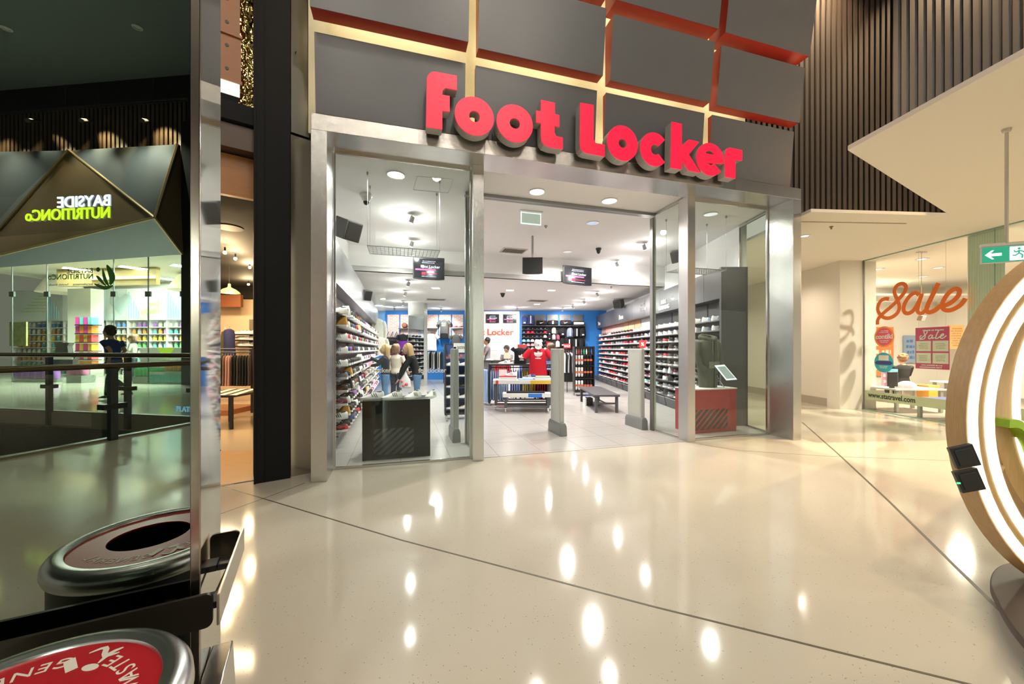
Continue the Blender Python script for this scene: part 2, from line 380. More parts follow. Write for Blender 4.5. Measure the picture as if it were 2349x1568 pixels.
# facade above: cream back wall, hidden LED lines, tilted grey panels with red edges
mb = MB(FM); mb.box(-.1, 6.55, .36, .5, 4.10, 9.2); struct('wall_facade', mb, mat('cream_back_wall', (.72, .66, .50), .5), smooth=False)
mb = MB(FM); mb.box(-.1, 7.2, .46, .62, 4.10, 4.2); struct('trim_9', mb, BLACKM, smooth=False)
LEDW = emit('led_strip_warm', (1, .88, .62), 9)
cols = [(fs(722, 0), fs(1067, 0)), (fs(1091, 0), fs(1368, 0)), (fs(1389, 0), fs(1614, 0)), (fs(1632, 0), 7.15)]
rows = [(4.185, 5.05, -.06, .01), (5.15, 5.97, .10, .19), (6.11, 6.92, .26, .37), (7.06, 7.9, .43, .53)]
names_c = ['left end', 'second', 'third', 'right end']; names_r = ['bottom', 'second', 'third', 'top']
for ri, (z0, z1, d0, d1) in enumerate(rows):
    for ci, (s0, s1) in enumerate(cols):
        k = (.13, .07, .02, 0)[ci]*(1 if ri else .0)
        e0 = (-d0-k, -d1-k)
        bk = .07 if ri == 0 else (-.06, -.02, .01, .05)[ci]
        t = fw((s0+s1)/2, bk, z0)
        root = thing('facade_panel', 'grey facade panel with red edges, %s row, %s column above the shop header' % (names_r[ri], names_c[ci]), 'wall panel', t, 0, 'grey facade panels')
        m1 = MB(FM); v = [(s0, e0[0], z0), (s1, e0[0], z0), (s1, bk, z0), (s0, bk, z0), (s0, e0[1], z1), (s1, e0[1], z1), (s1, bk, z1), (s0, bk, z1)]
        m1.add(v, [(3, 2, 1, 0), (1, 2, 6, 5), (3, 0, 4, 7)]); m1.mi = 1; m1.add(v, [(4, 5, 6, 7), (2, 3, 7, 6)]); ob('edge_tray', m1, [REDP, mat('panel_back_cream', (.7, .64, .5), .6)], parent=root, smooth=False)
        m2 = MB(FM); v = [(s0-.002, e0[0]-.006, z0-.002), (s1+.002, e0[0]-.006, z0-.002), (s1+.002, e0[0], z0-.002), (s0-.002, e0[0], z0-.002),
                          (s0-.002, e0[1]-.006, z1+.002), (s1+.002, e0[1]-.006, z1+.002), (s1+.002, e0[1], z1+.002), (s0-.002, e0[1], z1+.002)]
        m2.add(v, [(3, 2, 1, 0), (4, 5, 6, 7), (0, 1, 5, 4), (1, 2, 6, 5), (2, 3, 7, 6), (3, 0, 4, 7)]); ob('face_sheet', m2, GREYP, parent=root, smooth=False)
for z in (4.62, 5.56, 6.5, 7.5):
    mb = MB(FM)
    for s0, s1 in cols: mb.box(s0+.1, min(s1-.1, 6.5), .11, .13, z-.03, z+.03)
    ob('led_strip', mb, LEDW, label='warm light strip hidden behind the %s row of grey facade panels' % ('bottom' if z < 5 else 'second' if z < 6 else 'third' if z < 7 else 'top'), cat='light strip', smooth=False)

# ================================================================== SIGN: ten channel letters
LT = -.2; Z0 = 0
LFACE = mat('red_letter_acrylic', (.6, .01, .03), .35, em=(1, .013, .05), es=1.0, var=0)
def spots_on(m):
    nt = m.node_tree; b = nt.nodes['Principled BSDF']; tc = nt.nodes.new('ShaderNodeTexCoord'); v = nt.nodes.new('ShaderNodeTexVoronoi'); v.inputs['Scale'].default_value = 9
    nt.links.new(tc.outputs['Object'], v.inputs[0]); r = nt.nodes.new('ShaderNodeMapRange'); r.inputs[1].default_value = 0; r.inputs[2].default_value = .6; r.inputs[3].default_value = 1.25; r.inputs[4].default_value = .95
    nt.links.new(v.outputs['Distance'], r.inputs[0]); nt.links.new(r.outputs[0], b.inputs['Emission Strength'])
spots_on(LFACE)
LRET = mat('letter_return_white', (.42, .41, .39), .4)
def P(*pts): return [fs(x, LT, y) for x, y in pts]
def ell(x0, x1, y0, y1, n=32, rev=False):
    xm = (x0+x1)/2; a, b = fs(x0, LT), fs(x1, LT); z1 = fs(xm, LT, y0)[1]; z0 = fs(xm, LT, y1)[1]
    q = arc((a+b)/2, (z0+z1)/2, (b-a)/2, (z1-z0)/2, 0, 360, n)[:-1]
    return q[::-1] if rev else q
def ellarc(x0, x1, y0, y1, a0, a1, n=24):
    xm = (x0+x1)/2; a, b = fs(x0, LT), fs(x1, LT); z1 = fs(xm, LT, y0)[1]; z0 = fs(xm, LT, y1)[1]
    return arc((a+b)/2, (z0+z1)/2, (b-a)/2, (z1-z0)/2, a0, a1, n)
GL = [
 ('first letter f, tallest with its top hook', [P((977.3, 290.7), (1014.6, 296.5), (1014.6, 254), (1031.5, 256), (1031.5, 220), (1014.6, 217.4), (1015.6, 207), (1022, 201.5), (1048, 206.6), (1048, 173.7), (998, 164.2), (990, 165), (985.3, 169), (981, 174), (979, 181.7))]),
 ('round letter o right after the tall f', [ell(1043, 1133, 222, 310), ell(1076, 1101, 254, 280, 20)]),
 ('round letter o just before the letter t', [ell(1139, 1222.5, 240, 325.5), ell(1169, 1193, 271, 295, 20)]),
 ('letter t ending the first word', [P((1241, 229), (1273, 236), (1273, 261.5), (1283, 264), (1283, 291), (1272, 288.5), (1272, 304), (1275.5, 312), (1291, 315.6), (1291, 342), (1264, 338), (1248, 331.5), (1242, 322), (1241, 310), (1241, 282), (1230, 280.5), (1230, 253.5), (1241, 255))]),
 ('capital L starting the second word', [P((1331.3, 235.4), (1361.6, 240.8), (1361.6, 319), (1366.4, 328), (1387.2, 331.7), (1387.2, 358.8), (1345.7, 351), (1337, 347), (1332, 340), (1330.4, 328.5))]),
 ('round letter o after the capital L', [ell(1393, 1463, 288, 368), ell(1419, 1438, 318, 339, 20)]),
 ('letter c before the k', [ellarc(1469, 1533, 304, 381, 42, 318, 28)+ellarc(1493, 1513, 331, 355, 315, 45, 14)]),
 ('letter k with two slanting arms', [P((1541, 279), (1564, 284), (1564, 335), (1580, 320), (1604, 325.4), (1580, 354), (1606.6, 396), (1580, 390.7), (1564, 368), (1564, 388.5), (1538.7, 384.4))]),
 ('letter e next to last', [ellarc(1598, 1661, 328, 402.5, -8, -3, 1)[:1]+ellarc(1598, 1661, 328, 402.5, 0, 320, 28)+P((1637.6, 375), (1630, 379), (1621, 373)), ellarc(1618, 1640, 345, 366, 12, 168, 8)]),
 ('last letter r with a short arm', [P((1674, 338.5), (1702.3, 344.5), (1702.3, 368.4), (1692, 366), (1687, 370), (1687, 409.3), (1663.7, 405), (1663.7, 351), (1666, 343), (1669, 340))])]
for lab, sp in GL:
    xs = [p[0] for p in sp[0]]; zs = [p[1] for p in sp[0]]
    root = thing('sign_letter', 'glowing red channel sign letter above the entrance, '+lab, 'sign letter', fw((min(xs)+max(xs))/2, -.06, min(zs)), 0, 'red shop sign letters')
    m1 = MB(); m1.curve(sp, .13, face_T(A0+FN*-.06, FU)); ob('return', m1, LRET, parent=root, smooth=False)
    m2 = MB(); m2.curve(sp, .012, face_T(A0+FN*-.19, FU)); ob('lit_face', m2, LFACE, parent=root, smooth=False)
# ================================================================== SHOP: ceiling fittings and lights
def cp(px, py, z): return gp2(px, py, z)
def gp2(px, py, z):
    Y = F*(z-H)/(HY-py); return Vector(((px-CX)/F*Y, Y, z))
def downlight(px, py, z, r, lab, w, lit=True, col=(1, .95, .88), e=None):
    c = gp2(px, py, z); t = thing('ceiling_downlight', lab, 'ceiling light', c-UP*.012)
    m = MB(TR(c)); m.lathe([(r*1.12, -.001), (r*1.15, -.010), (r*1.02, -.014), (r*.98, -.004)], 28); ob('trim_ring', m, mat('light_trim_white', (.8, .8, .8), .4), parent=t)
    m = MB(TR(c)); m.lathe([(r*.98, -.003), (r*.96, -.006), (.001, -.007)], 28); ob('diffuser', m, LAMPW if lit else mat('lamp_reflector', (.75, .75, .77), .12, .9, em=(1, .97, .9), es=.5, var=0), parent=t)
    if w: spot('downlight_lamp', c-UP*.05, w, col, .05, 160, c-UP*2, .9)
    return t
downlight(908, 400, 3.98, .115, 'big bright round ceiling light inside the left display window', 230)
downlight(1232, 439, 3.978, .115, 'round recessed light over the entrance, the left of the two', 60, col=(1, .93, .84))
downlight(1398, 460, 3.978, .12, 'round recessed light over the entrance, the right of the two', 60, col=(1, .93, .84))
downlight(1360, 511, 3.98, .12, 'round ceiling fitting with a ribbed reflector just inside the entrance', 420, False)
downlight(1302, 577, 3.98, .12, 'round ceiling fitting above and left of the right television', 450, False)
downlight(1630, 491, 3.98, .12, 'round ceiling fitting in the right display window behind the steel column', 150, False)
def trackspot(px, py, z, lab, w, tgt, big=1.0):
    c = gp2(px, py, z); t = thing('ceiling_spotlight', lab, 'spotlight', c-UP*.02)
    d = (Vector(tgt)-c).normalized(); p = c-UP*.10
    m = MB(); m.lathe([(.05, -.001), (.05, -.02), (.01, -.022)], 16, TR(c)); m.tube([c-UP*.02, p], .009); ob('mount', m, mat('spot_white', (.75, .75, .75), .4), parent=t)
    m = MB(); m.tube([p-d*.05, p+d*.07], .042*big, 14); ob('head', m, mat('spot_grey', (.5, .5, .5), .4), parent=t)
    m = MB(); m.tube([p+d*.071, p+d*.074], .036*big, 14); ob('lens', m, emit('spot_lens', (1, .96, .9), 30), parent=t)
    if w and z > 3.3: point('spotlight_glow_lamp', p+d*.09-UP*.01, w*.10, (1, .96, .92), .03)  # added point light beside the lens, for the bright pool on the ceiling
    if w: spot('spotlight_lamp', p+d*.10, w, (1, .95, .88), .035, 110, tgt, .8)
WL = lambda s, t, z: fw(s, t, z)
sp = [(945, 490, 3.98, 60, fw(.2, 3.2, 1)), (945, 548, 3.98, 60, fw(.2, 5, 1)), (1478, 556, 3.98, 60, (4.3, 10, 1.2)), (1415, 597, 3.98, 60, (4.3, 12, 1.4)),
      (937, 642, 3.37, 40, fw(.2, 7, 1)), (930, 666, 3.37, 40, fw(.2, 9, 1)), (925, 690, 3.37, 40, fw(.3, 12, 1)), (1370, 668, 3.37, 45, (4.2, 13.5, 1.3)), (1340, 686, 3.37, 45, (4.2, 15, 1.3)),
      (1314, 698, 3.37, 40, (4.2, 17, 1.3)), (1186, 703, 3.37, 45, (-.6, 18.6, 2)), (1290, 705, 3.37, 40, (2.4, 18.6, 2)), (1012, 706, 3.37, 45, (-3.4, 18.6, 1.8)), (905, 703, 3.37, 35, (-5.6, 18.6, 1.8))]
wh = ['nearest over the left shoe wall', 'second from the front over the left shoe wall', 'bright one by the entrance above the right shoe wall', 'in front of the bulkhead above the right shoe wall', 'first under the low ceiling on the left', 'second under the low ceiling on the left', 'third under the low ceiling on the left',
      'first under the low ceiling along the right shoe wall', 'second under the low ceiling along the right shoe wall', 'third under the low ceiling along the right shoe wall', 'over the white counter wall', 'over the bags and caps wall', 'over the brick pattern displays', 'over the blue wall at the far left']
for (px, py, z, w, tg), l in zip(sp, wh): trackspot(px, py, z, 'small white ceiling spotlight, '+l, w*5.2, tg, 1.0)
for i, (px, py) in enumerate(((1265, 665), (1170, 665), (1232, 697), (1000, 660), (1085, 690))):
    c = gp2(px, py, 3.37); t = thing('ceiling_downlight', 'square lit panel in the low back ceiling, '+['right of the pole mounted television', 'above the counter wall televisions', 'beside the rear air vent', 'behind the left television', 'seen just left of the left column'][i], 'ceiling light', c-UP*.008)
    m = MB(TR(c)); m.box(-.13, .13, -.13, .13, -.008, -.001); ob('frame', m, mat('light_trim_white', (1, 1, 1)), parent=t, smooth=False)
    m = MB(TR(c)); m.box(-.115, .115, -.115, .115, -.010, -.008); ob('diffuser', m, LAMPW, parent=t, smooth=False)
    spot('panel_lamp', c-UP*.06, 480, (1, .95, .9), .12, 165, c-UP*2, .9)
# exit light (seen from behind), sensor, vents, cameras
t = thing('exit_light', 'pale green edge-lit panel hanging from the shop ceiling, seen from its blank back', 'exit light', fw(*st(gp2(1218, 483, 3.98)), 3.74))
c = gp2(1218, 484, 3.98); Tc = frame(c, FU, FN, UP)
m = MB(Tc); m.box(-.22, .22, -.04, .04, -.02, -.001); ob('mount', m, WHITE, parent=t, smooth=False)
m = MB(Tc); m.box(-.19, .19, -.006, .006, -.24, -.03); ob('panel', m, mat('pale_green_acrylic', (.6, .72, .66), .2, em=(.6, .8, .7), es=.25), parent=t, smooth=False)
m = MB(Tc)
for b in ((-.19, .19, -.045, -.033), (-.19, .19, -.24, -.226), (-.19, -.178, -.24, -.03), (.178, .19, -.24, -.03)): m.box(b[0], b[1], -.009, .009, b[2], b[3])
ob('lit_border', m, emit('border_green', (.75, 1, .88), 1.2), parent=t, smooth=False)
def dome(px, py, z, lab, r=.07, white=False):
    c = gp2(px, py, z); m = MB(TR(c)); m.lathe([(r*1.15, -.001), (r*1.15, -.035), (r*.9, -.05), (r*.9, -.06), (r*.75, -.10), (r*.45, -.13), (.004, -.14)], 18); m.mat(1)
    t = thing('security_camera', lab, 'security camera', c-UP*.14)
    m.mi = 0; ob('dome', m, BLACKP if not white else mat('cam_white', (.75, .75, .74), .3), parent=t)
    if white: m2 = MB(TR(c-UP*.11)); m2.sph((0, 0, -.02), r*.55); ob('lens_bubble', m2, mat('cam_lens', (.02, .02, .03), .1), parent=t)
dome(840, 445, 3.98, 'white dome camera with dark lens behind the left display window', .085, True)
dome(1373, 569, 3.98, 'small black dome camera on the ceiling above the right television', .06)
dome(1153, 672, 3.37, 'black dome camera on the low ceiling above the counter', .07)
for px, py, z, l, r in ((1252, 517, 3.98, 'near the hanging exit panel', .035), (1402, 657, 3.37, 'under the low ceiling by the right wall', .03), (1185, 705, 3.37, 'at the back over the counter', .03)):
    c = gp2(px, py, z); m = MB(TR(c)); m.lathe([(r, -.001), (r, -.02), (r*.4, -.03), (r*.5, -.05), (.003, -.052)], 12); ob('smoke_sensor', m, mat('sensor_grey', (.3, .3, .3), .5), label='tiny grey ceiling sensor '+l, cat='sensor')
def vent(px, py, z, w, d, lab):
    c = gp2(px, py, z); Tv = frame(c, FU, FN, UP); t = thing('air_vent', lab, 'air vent', c-UP*.03)
    m = MB(Tv)
    for a in ((-w/2, w/2, -d/2, -d/2+.03), (-w/2, w/2, d/2-.03, d/2), (-w/2, -w/2+.03, -d/2, d/2), (w/2-.03, w/2, -d/2, d/2)): m.box(*a, -.02, -.001)
    ob('frame', m, mat('vent_frame', (.62, .56, .48), .5), parent=t, smooth=False)
    m = MB(Tv); m.box(-w/2+.03, w/2-.03, -d/2+.03, d/2-.03, -.003, -.001); ob('backing', m, BLACKM, parent=t, smooth=False)
    m = MB(Tv)
    for k in range(12):
        x = -w/2+.05+(w-.1)*k/11; m.box(x-.006, x+.006, -d/2+.03, d/2-.03, -.016, -.004)
    ob('slats', m, mat('vent_slat', (.35, .32, .28), .5), parent=t, smooth=False)
vent(1178, 574, 3.98, .62, .45, 'square slatted air vent in the ceiling left of the pole mounted television')
vent(1233, 689, 3.37, .7, .5, 'slatted air vent in the low back ceiling right of centre')
vent(1000, 686, 3.37, .7, .5, 'slatted air vent in the low back ceiling seen through the left window')
# access panel outlines
mb = MB()
for quad in (((957, 404), (1040, 411), (1028, 442), (948, 435)),):
    P4 = [gp2(a, b, 3.979) for a, b in quad]
    for a, b in zip(P4, P4[1:]+P4[:1]): mb.tube([a, b], .0035, 4)
struct('trim_10', mb, mat('groove_grey', (.4, .4, .4)))
def tv(name, lab, pts, Y, th=.05, screen=True, tilt=0, T=None, w=.8, h=.5, parentT=None):
    pass
def screen_art(t, T, w, h):
    m = MB(T); m.box(-w*.47, w*.47, h*.06, h*.9, .0, .003); ob('screen', m, mat('tv_screen', (.01, .01, .012), .12, em=(.02, .02, .03), es=1, var=0), parent=t, smooth=False)
    m = MB(T); greek(m, w*.5, h*.14, 2, T.inverted() @ T @ TR((0, h*.78, .003)), 3); 
    ob('screen_text', m, emit('tv_white', (.55, .6, .8), .8), parent=t, smooth=False)
    m = MB(T); m.text('Foot Locker', h*.17, .002, TR((.05*w, h*.52, .003)), bold=.01); m.sph((-w*.18, h*.57, .003), h*.07, (1, 1, .05), 10, 6); ob('screen_logo', m, emit('tv_blue_white', (.75, .85, 1), 1.3), parent=t, smooth=False)
    m = MB(T); m.box(-w*.42, w*.22, h*.40, h*.47, .003, .005); ob('screen_bar', m, emit('tv_pink', (1, .12, .35), 1.4), parent=t, smooth=False)
    m = MB(T); m.box(-w*.22, -w*.1, h*.2, h*.33, .003, .005); m.box(-w*.06, w*.26, h*.25, h*.28, .003, .005); ob('screen_label', m, emit('tv_red', (.8, .02, .06), 1), parent=t, smooth=False)
    m = MB(T); greek(m, w*.5, h*.06, 1, TR((0, h*.14, .003)), 5); ob('screen_footer', m, emit('tv_white', (1, 1, 1), 1), parent=t, smooth=False)
def television(lab, o, xd, w, h, hang=None, wall=None, art=True, tilt=0):
    T = face_T(o, xd) @ Matrix.Rotation(tilt, 4, 'X'); t = thing('television', lab, 'television', o)
    m = MB(T); m.prism([(-w/2, h*.03), (-w*.3, 0), (w*.3, 0), (w/2, h*.03), (w/2, h), (-w/2, h)], -.05, 0); ob('casing', m, BLACKP, parent=t, bev=.006)
    if art: screen_art(t, T, w, h)
    if art and o.z > 2.4 and o.y < 14: m = MB(T); m.box(-.08, .08, h*.35, h*.65, -.33, -.05); ob('wall_bracket', m, BLACKM, parent=t, smooth=False)
    if hang:
        m = MB(); m.tube([T @ Vector((0, h*.6, -.07)), T @ Vector((0, h*.6, -.07))+UP*hang], .022, 10); q = T @ Vector((0, h*.6, -.07))+UP*hang
        m.cbox(q-UP*.015, (.24, .14, .03)); m.cbox(T @ Vector((0, h*.5, -.06)), (.16, .06, .2)); ob('ceiling_pole', m, mat('pole_grey', (.3, .3, .31), .3, .6), parent=t)
    return t
q0, q1 = vplane(fw(0, 4.7), FU, 946, 636), vplane(fw(0, 4.7), FU, 1020, 642)
television('television with a pink bar on screen, hung at the bulkhead behind the left window', (q0+q1)/2+Vector((0, 0, -.02)), q1-q0+FN*-.12, (q1-q0).length*.98, .54)
q0, q1 = vplane(fw(0, 4.75), FU, 1291, 650), vplane(fw(0, 4.75), FU, 1359, 656)
television('television showing a dark screen with a pink bar, hung at the bulkhead right of centre', (q0+q1)/2, q1-q0+FN*.05, (q1-q0).length*.98, .50)
pc = gp2(1220, 541, 3.98)
t = television('television seen from its plain black back on a ceiling pole', Vector((pc.x+.01, pc.y-.1, 1.5+(800-627)/F*8.3)), (1, -.05, 0), .44, .37, hang=.72, art=False, tilt=-.12)
for px0, px1, l in ((1115, 1145, 'left'), (1154, 1185, 'right')):
    a, b = at(px0, 741, YB-.16), at(px1, 741, YB-.16); television('television on the white counter wall, the %s of the two' % l, (a+b)/2+Vector((0, 0, 0)), (1, 0, 0), b.x-a.x, .44)
def speaker(lab, c, yaw, pitch, sz):
    t = thing('wall_speaker', lab, 'speaker', c-UP*sz*.6); T = TR(c, yaw, pitch)
    m = MB(T); m.prism([(-sz*.4, -sz*.35), (-sz*.55, sz*.3), (sz*.55, sz*.3), (sz*.4, -sz*.35)][::-1], -sz*.42, sz*.42); ob('cabinet', m, mat('speaker_grey', (.07, .07, .075), .5), parent=t, bev=.008)
    m = MB(T); m.box(-sz*.34, sz*.34, -sz*.37, -sz*.34, -sz*.36, sz*.36); ob('grille', m, BLACKP, parent=t, smooth=False)
    m = MB(T); m.tube([(0, sz*.3, 0), (0, sz*.62, 0)], .02, 8); m.cbox((0, sz*.62, 0), (.1, .02, .14)); ob('bracket', m, BLACKM, parent=t)
speaker('dark box speaker high on the left wall near the window', vplane(fw(.22, 0), FN, 800, 527), radians(60), .4, .34)
speaker('dark box speaker on the left wall under the low ceiling', vplane(fw(.12, 0), FN, 838, 676), radians(60), .3, .3)
speaker('dark box speaker on the right fascia, nearest one in front of the shoe wall', vplane((3.95, 0), (0, 1), 1418, 697), radians(-40), .3, .36)
speaker('dark box speaker at the far corner where the blue wall ends', vplane((3.85, 0), (0, 1), 1350, 720), radians(-30), .2, .36)
speaker('dark speaker behind the right entrance column near the ceiling', vplane((4.2, 0), (0, 1), 1556, 588), radians(-60), .3, .34)
def grid_rack(lab, s0, s1, t0, t1, z):
    t = thing('hanging_grid', lab, 'hanging grid', fw((s0+s1)/2, (t0+t1)/2, z)); m = MB(FM)
    for k in range(19): s = s0+(s1-s0)*k/18; m.tube([(s, t0, z), (s, t1, z)], .004, 5)
    for k in range(9): t_ = t0+(t1-t0)*k/8; m.tube([(s0, t_, z), (s1, t_, z)], .004, 5)
    for e in ((s0, t0, s1, t0), (s0, t1, s1, t1), (s0, t0, s0, t1), (s1, t0, s1, t1)): m.tube([(e[0], e[1], z), (e[2], e[3], z)], .008, 6)
    ob('wire_mesh', m, mat('grid_steel', (.45, .46, .48), .3, .8), parent=t)
    for s, t_ in ((s0, t0), (s1, t0), (s0, t1), (s1, t1)):
        m = MB(FM); m.tube([(s, t_, z), (s, t_, 3.978)], .0028, 4); m.box(s-.012, s+.012, t_-.012, t_+.012, 3.94, 3.978); ob('hanger_wire', m, mat('grid_steel', (.4,)*3), parent=t)
grid_rack('wire grid hanging on four thin wires behind the left window', .52, 1.52, .97, 1.45, 2.95)
grid_rack('wire grid hanging on four thin wires in the right window', 5.85, 6.8, 1.0, 1.47, 2.97)

# ================================================================== wall fixtures
# right wall: grey fascia, backing boards, end panel
XF = 4.1
mb = MB(); mb.box(XF, XR-.002, 7.55, YB-.02, 2.5, 3.09); struct('trim_fascia_right', mb, FSC, smooth=False)
mb = MB()
for k in range(9): y = 8.2+k*1.22; mb.box(XF-.003, XF, y, y+.01, 2.5, 3.09)
mb.box(XF-.003, XF, 7.56, YB-.05, 2.70, 2.708); struct('trim_11', mb, mat('seam_dark', (.1,)*3), smooth=False)
mb = MB(); mb.box(XF+.28, XR-.002, 7.55, YB-.02, .02, 2.5); struct('trim_shoewall_right', mb, mat('slatwall_dark', (.05, .045, .05), .5), smooth=False)
mb = MB(); mb.box(XF-.02, XR-.002, 7.48, 7.545, 0, 3.1); struct('trim_endpanel', mb, DARKGREY, smooth=False)
def brickmat(name, c1, c2, mor, w, h, ms):
    m, nt, b = nodemat(name); N = nt.nodes.new; L = nt.links; tc = N('ShaderNodeTexCoord'); mp = N('ShaderNodeMapping'); mp.inputs['Rotation'].default_value[0] = pi/2; L.new(tc.outputs['Object'], mp.inputs[0])
    br = N('ShaderNodeTexBrick'); br.inputs['Scale'].default_value = 1; br.inputs['Brick Width'].default_value = w; br.inputs['Row Height'].default_value = h; br.inputs['Mortar Size'].default_value = ms
    br.inputs['Color1'].default_value = (*c1, 1); br.inputs['Color2'].default_value = (*c2, 1); br.inputs['Mortar'].default_value = (*mor, 1); L.new(mp.outputs[0], br.inputs[0]); L.new(br.outputs[0], b.inputs['Base Color']); b.inputs['Roughness'].default_value = .7; return m
BRK = brickmat('whitewashed_brick', (.70, .36, .32), (.80, .52, .47), (.85, .78, .75), .2, .07, .012)
BRKS = brickmat('whitewashed_brick_side', (.72, .34, .30), (.80, .50, .44), (.85, .78, .75), .2, .07, .012)
for n_ in BRKS.node_tree.nodes:
    if n_.type == 'MAPPING': n_.inputs['Rotation'].default_value = (pi/2, 0, pi/2)
WOODP = mat('pale_wood_panel', (.72, .42, .25), .6, stretch=(20, 20, 1), var=.15, vs_=4)
bd = [(7.6, 8.5, DARKGREY, 'dark grey'), (8.55, 9.5, DARKGREY, 'dark grey'), (9.55, 10.4, DARKGREY, 'dark grey'), (10.45, 11.6, DARKGREY, 'dark grey'), (11.65, 12.9, WHITE, 'white'), (12.95, 13.6, WOODP, 'pale wood'), (13.65, 14.3, WOODP, 'pale wood'), (14.35, 15.0, WOODP, 'pale wood'),
      (15.05, 16.1, BRKS, 'pink brick pattern'), (16.15, 16.8, BRKS, 'pink brick pattern'), (16.85, 17.7, BRKS, 'pink brick pattern'), (17.75, 18.6, BRKS, 'pink brick pattern')]
o_ = ['nearest the window', 'second from the window', 'third from the window', 'fourth from the window', '', 'nearest the entrance', 'middle of the three', 'deepest of the three', 'nearest the entrance', 'second of the brick ones', 'third of the brick ones', 'deepest in the corner']
for (y0, y1, mm, nm), l in zip(bd, o_):
    mb = MB(); mb.box(XF+.25, XF+.275, y0, y1, 2.1, 2.495); ob('header_board', mb, mm, label='%s header board over the right shoe wall%s' % (nm, ', '+l if l else ''), cat='wall board', smooth=False)
def letters_on(T, txt, size, lab, m_=WHITE, **k):
    mb = MB(); mb.text(txt, size, .012, T, **k); return ob('sign_lettering', mb, m_, label=lab, cat='lettering', smooth=False)
TX = lambda y, z: face_T((XF-.004, y, z), (0, -1, 0))
letters_on(TX(12.0, 2.86), 'NIKE', .0+.17, 'white raised lettering on the grey fascia, middle group upper line', bold=.012)
letters_on(TX(12.0, 2.70), 'RUNNING', .13, 'white raised lettering on the grey fascia, middle group lower line', bold=.012)
letters_on(TX(10.35, 2.72), 'NIKE', .15, 'white raised lettering seen just left of the right column, upper line', bold=.012)
letters_on(TX(10.35, 2.57), 'RUNNING', .16, 'white raised lettering seen just left of the right column, lower line', bold=.012)
letters_on(TX(14.4, 2.62), 'Puma', .24, 'white raised lettering over the pale wood header boards', bold=.01)
letters_on(TX(18.0, 2.62), 'Vans', .24, 'white raised lettering on the fascia end in the far corner', bold=.01)

# left wall
mb = MB(FM); mb.box(-.218, -.16, 1.0, 13.6, .02, 2.5); struct('trim_shoewall_left', mb, mat('slatwall_blue', (.04, .045, .10), .5), smooth=False)
mb = MB(FM); mb.box(-.218, .10, 1.0, 11.5, 2.43, 3.03); struct('trim_fascia_left', mb, mat('pale_fascia', (.13, .13, .14), .3), smooth=False)
pal = [(.22, .3, .62), (.75, .4, .3), (.6, .62, .8), (.8, .6, .5), (.5, .5, .75), (.75, .72, .8)]
mb = MB(FM)
for i in range(40):
    mb.mat(i % 6); mb.box(-.159, -.15, 1.1+i*.22, 1.31+i*.22, 2.05, 2.43)
o = ob('striped_banner', mb, [mat('banner_%d' % i, tuple(c*.7+.25 for c in p), .5) for i, p in enumerate(pal)], label='long banner with pastel stripes above the left shoe wall', cat='banner', smooth=False)
def shelf(lab, mbx, m_): return ob('display_shelf', mbx, m_, label=lab, cat='shelf', smooth=False)
ordn = ['bottom', 'second lowest', 'third lowest', 'fourth lowest', 'fifth lowest', 'fifth from the top', 'fourth from the top', 'third from the top', 'second from the top', 'top']
SHM = mat('shelf_grey', (.09, .085, .09), .4); SHW = mat('shelf_pale', (.14, .13, .135), .35)
for k in range(10):
    z = .235+.2*k; mb = MB(FM); mb.box(-.159, .10, 1.3, 11.0, z-.02, z); shelf('long dark shelf of the left shoe wall, '+ordn[k]+' level', mb, SHM)
    z = .275+.2*k; mb = MB(); mb.box(XF-.02, XF+.28, 7.56, YB-.1, z-.02, z); shelf('long pale shelf of the right shoe wall, '+ordn[k]+' level', mb, SHW)
# wire bins under the right wall
for k in range(14):
    y = 7.75+k*.78; t = thing('storage_bin', 'black mesh bin under the right shoe wall, %s' % (['nearest the window', 'second', 'third', 'fourth', 'fifth', 'sixth', 'seventh', 'eighth', 'ninth', 'tenth', 'eleventh', 'twelfth', 'thirteenth', 'in the far corner'][k]+('' if k in (0, 13) else ' from the window')), 'bin', (XF+.1, y+.35, .004), 0, 'mesh bins under the right shoe wall')
    m = MB(); m.add([(XF-.06, y, .01), (XF+.26, y, .01), (XF+.26, y+.7, .01), (XF-.06, y+.7, .01), (XF-.1, y, .24), (XF+.26, y, .24), (XF+.26, y+.7, .24), (XF-.1, y+.7, .24)], [(3, 2, 1, 0), (0, 1, 5, 4), (1, 2, 6, 5), (2, 3, 7, 6), (3, 0, 4, 7)]); ob('basket', m, mat('bin_mesh', (.05, .05, .055), .5), parent=t, smooth=False)
    m = MB(); m.tube([(XF-.1, y, .24), (XF+.25, y, .24), (XF+.25, y+.7, .24), (XF-.1, y+.7, .24)], .01, 6, True); ob('rim', m, mat('rim_grey', (.35,)*3, .3, .6), parent=t)
# mirror pillar
mb = MB(); mb.box(-4.17, -3.53, 15.4, 16.0, 0, 3.37); pil = struct('wall_pillar', mb, mat('pillar_greige', (.42, .42, .40), .5), smooth=False)
mb = MB(); mb.box(-4.16, -3.54, 15.385, 15.399, .1, 2.85); ob('pillar_mirror', mb, mirrormat('shop_mirror', (.8, .85, .85)), label='tall mirror on the square pillar behind the women', cat='mirror', smooth=False)
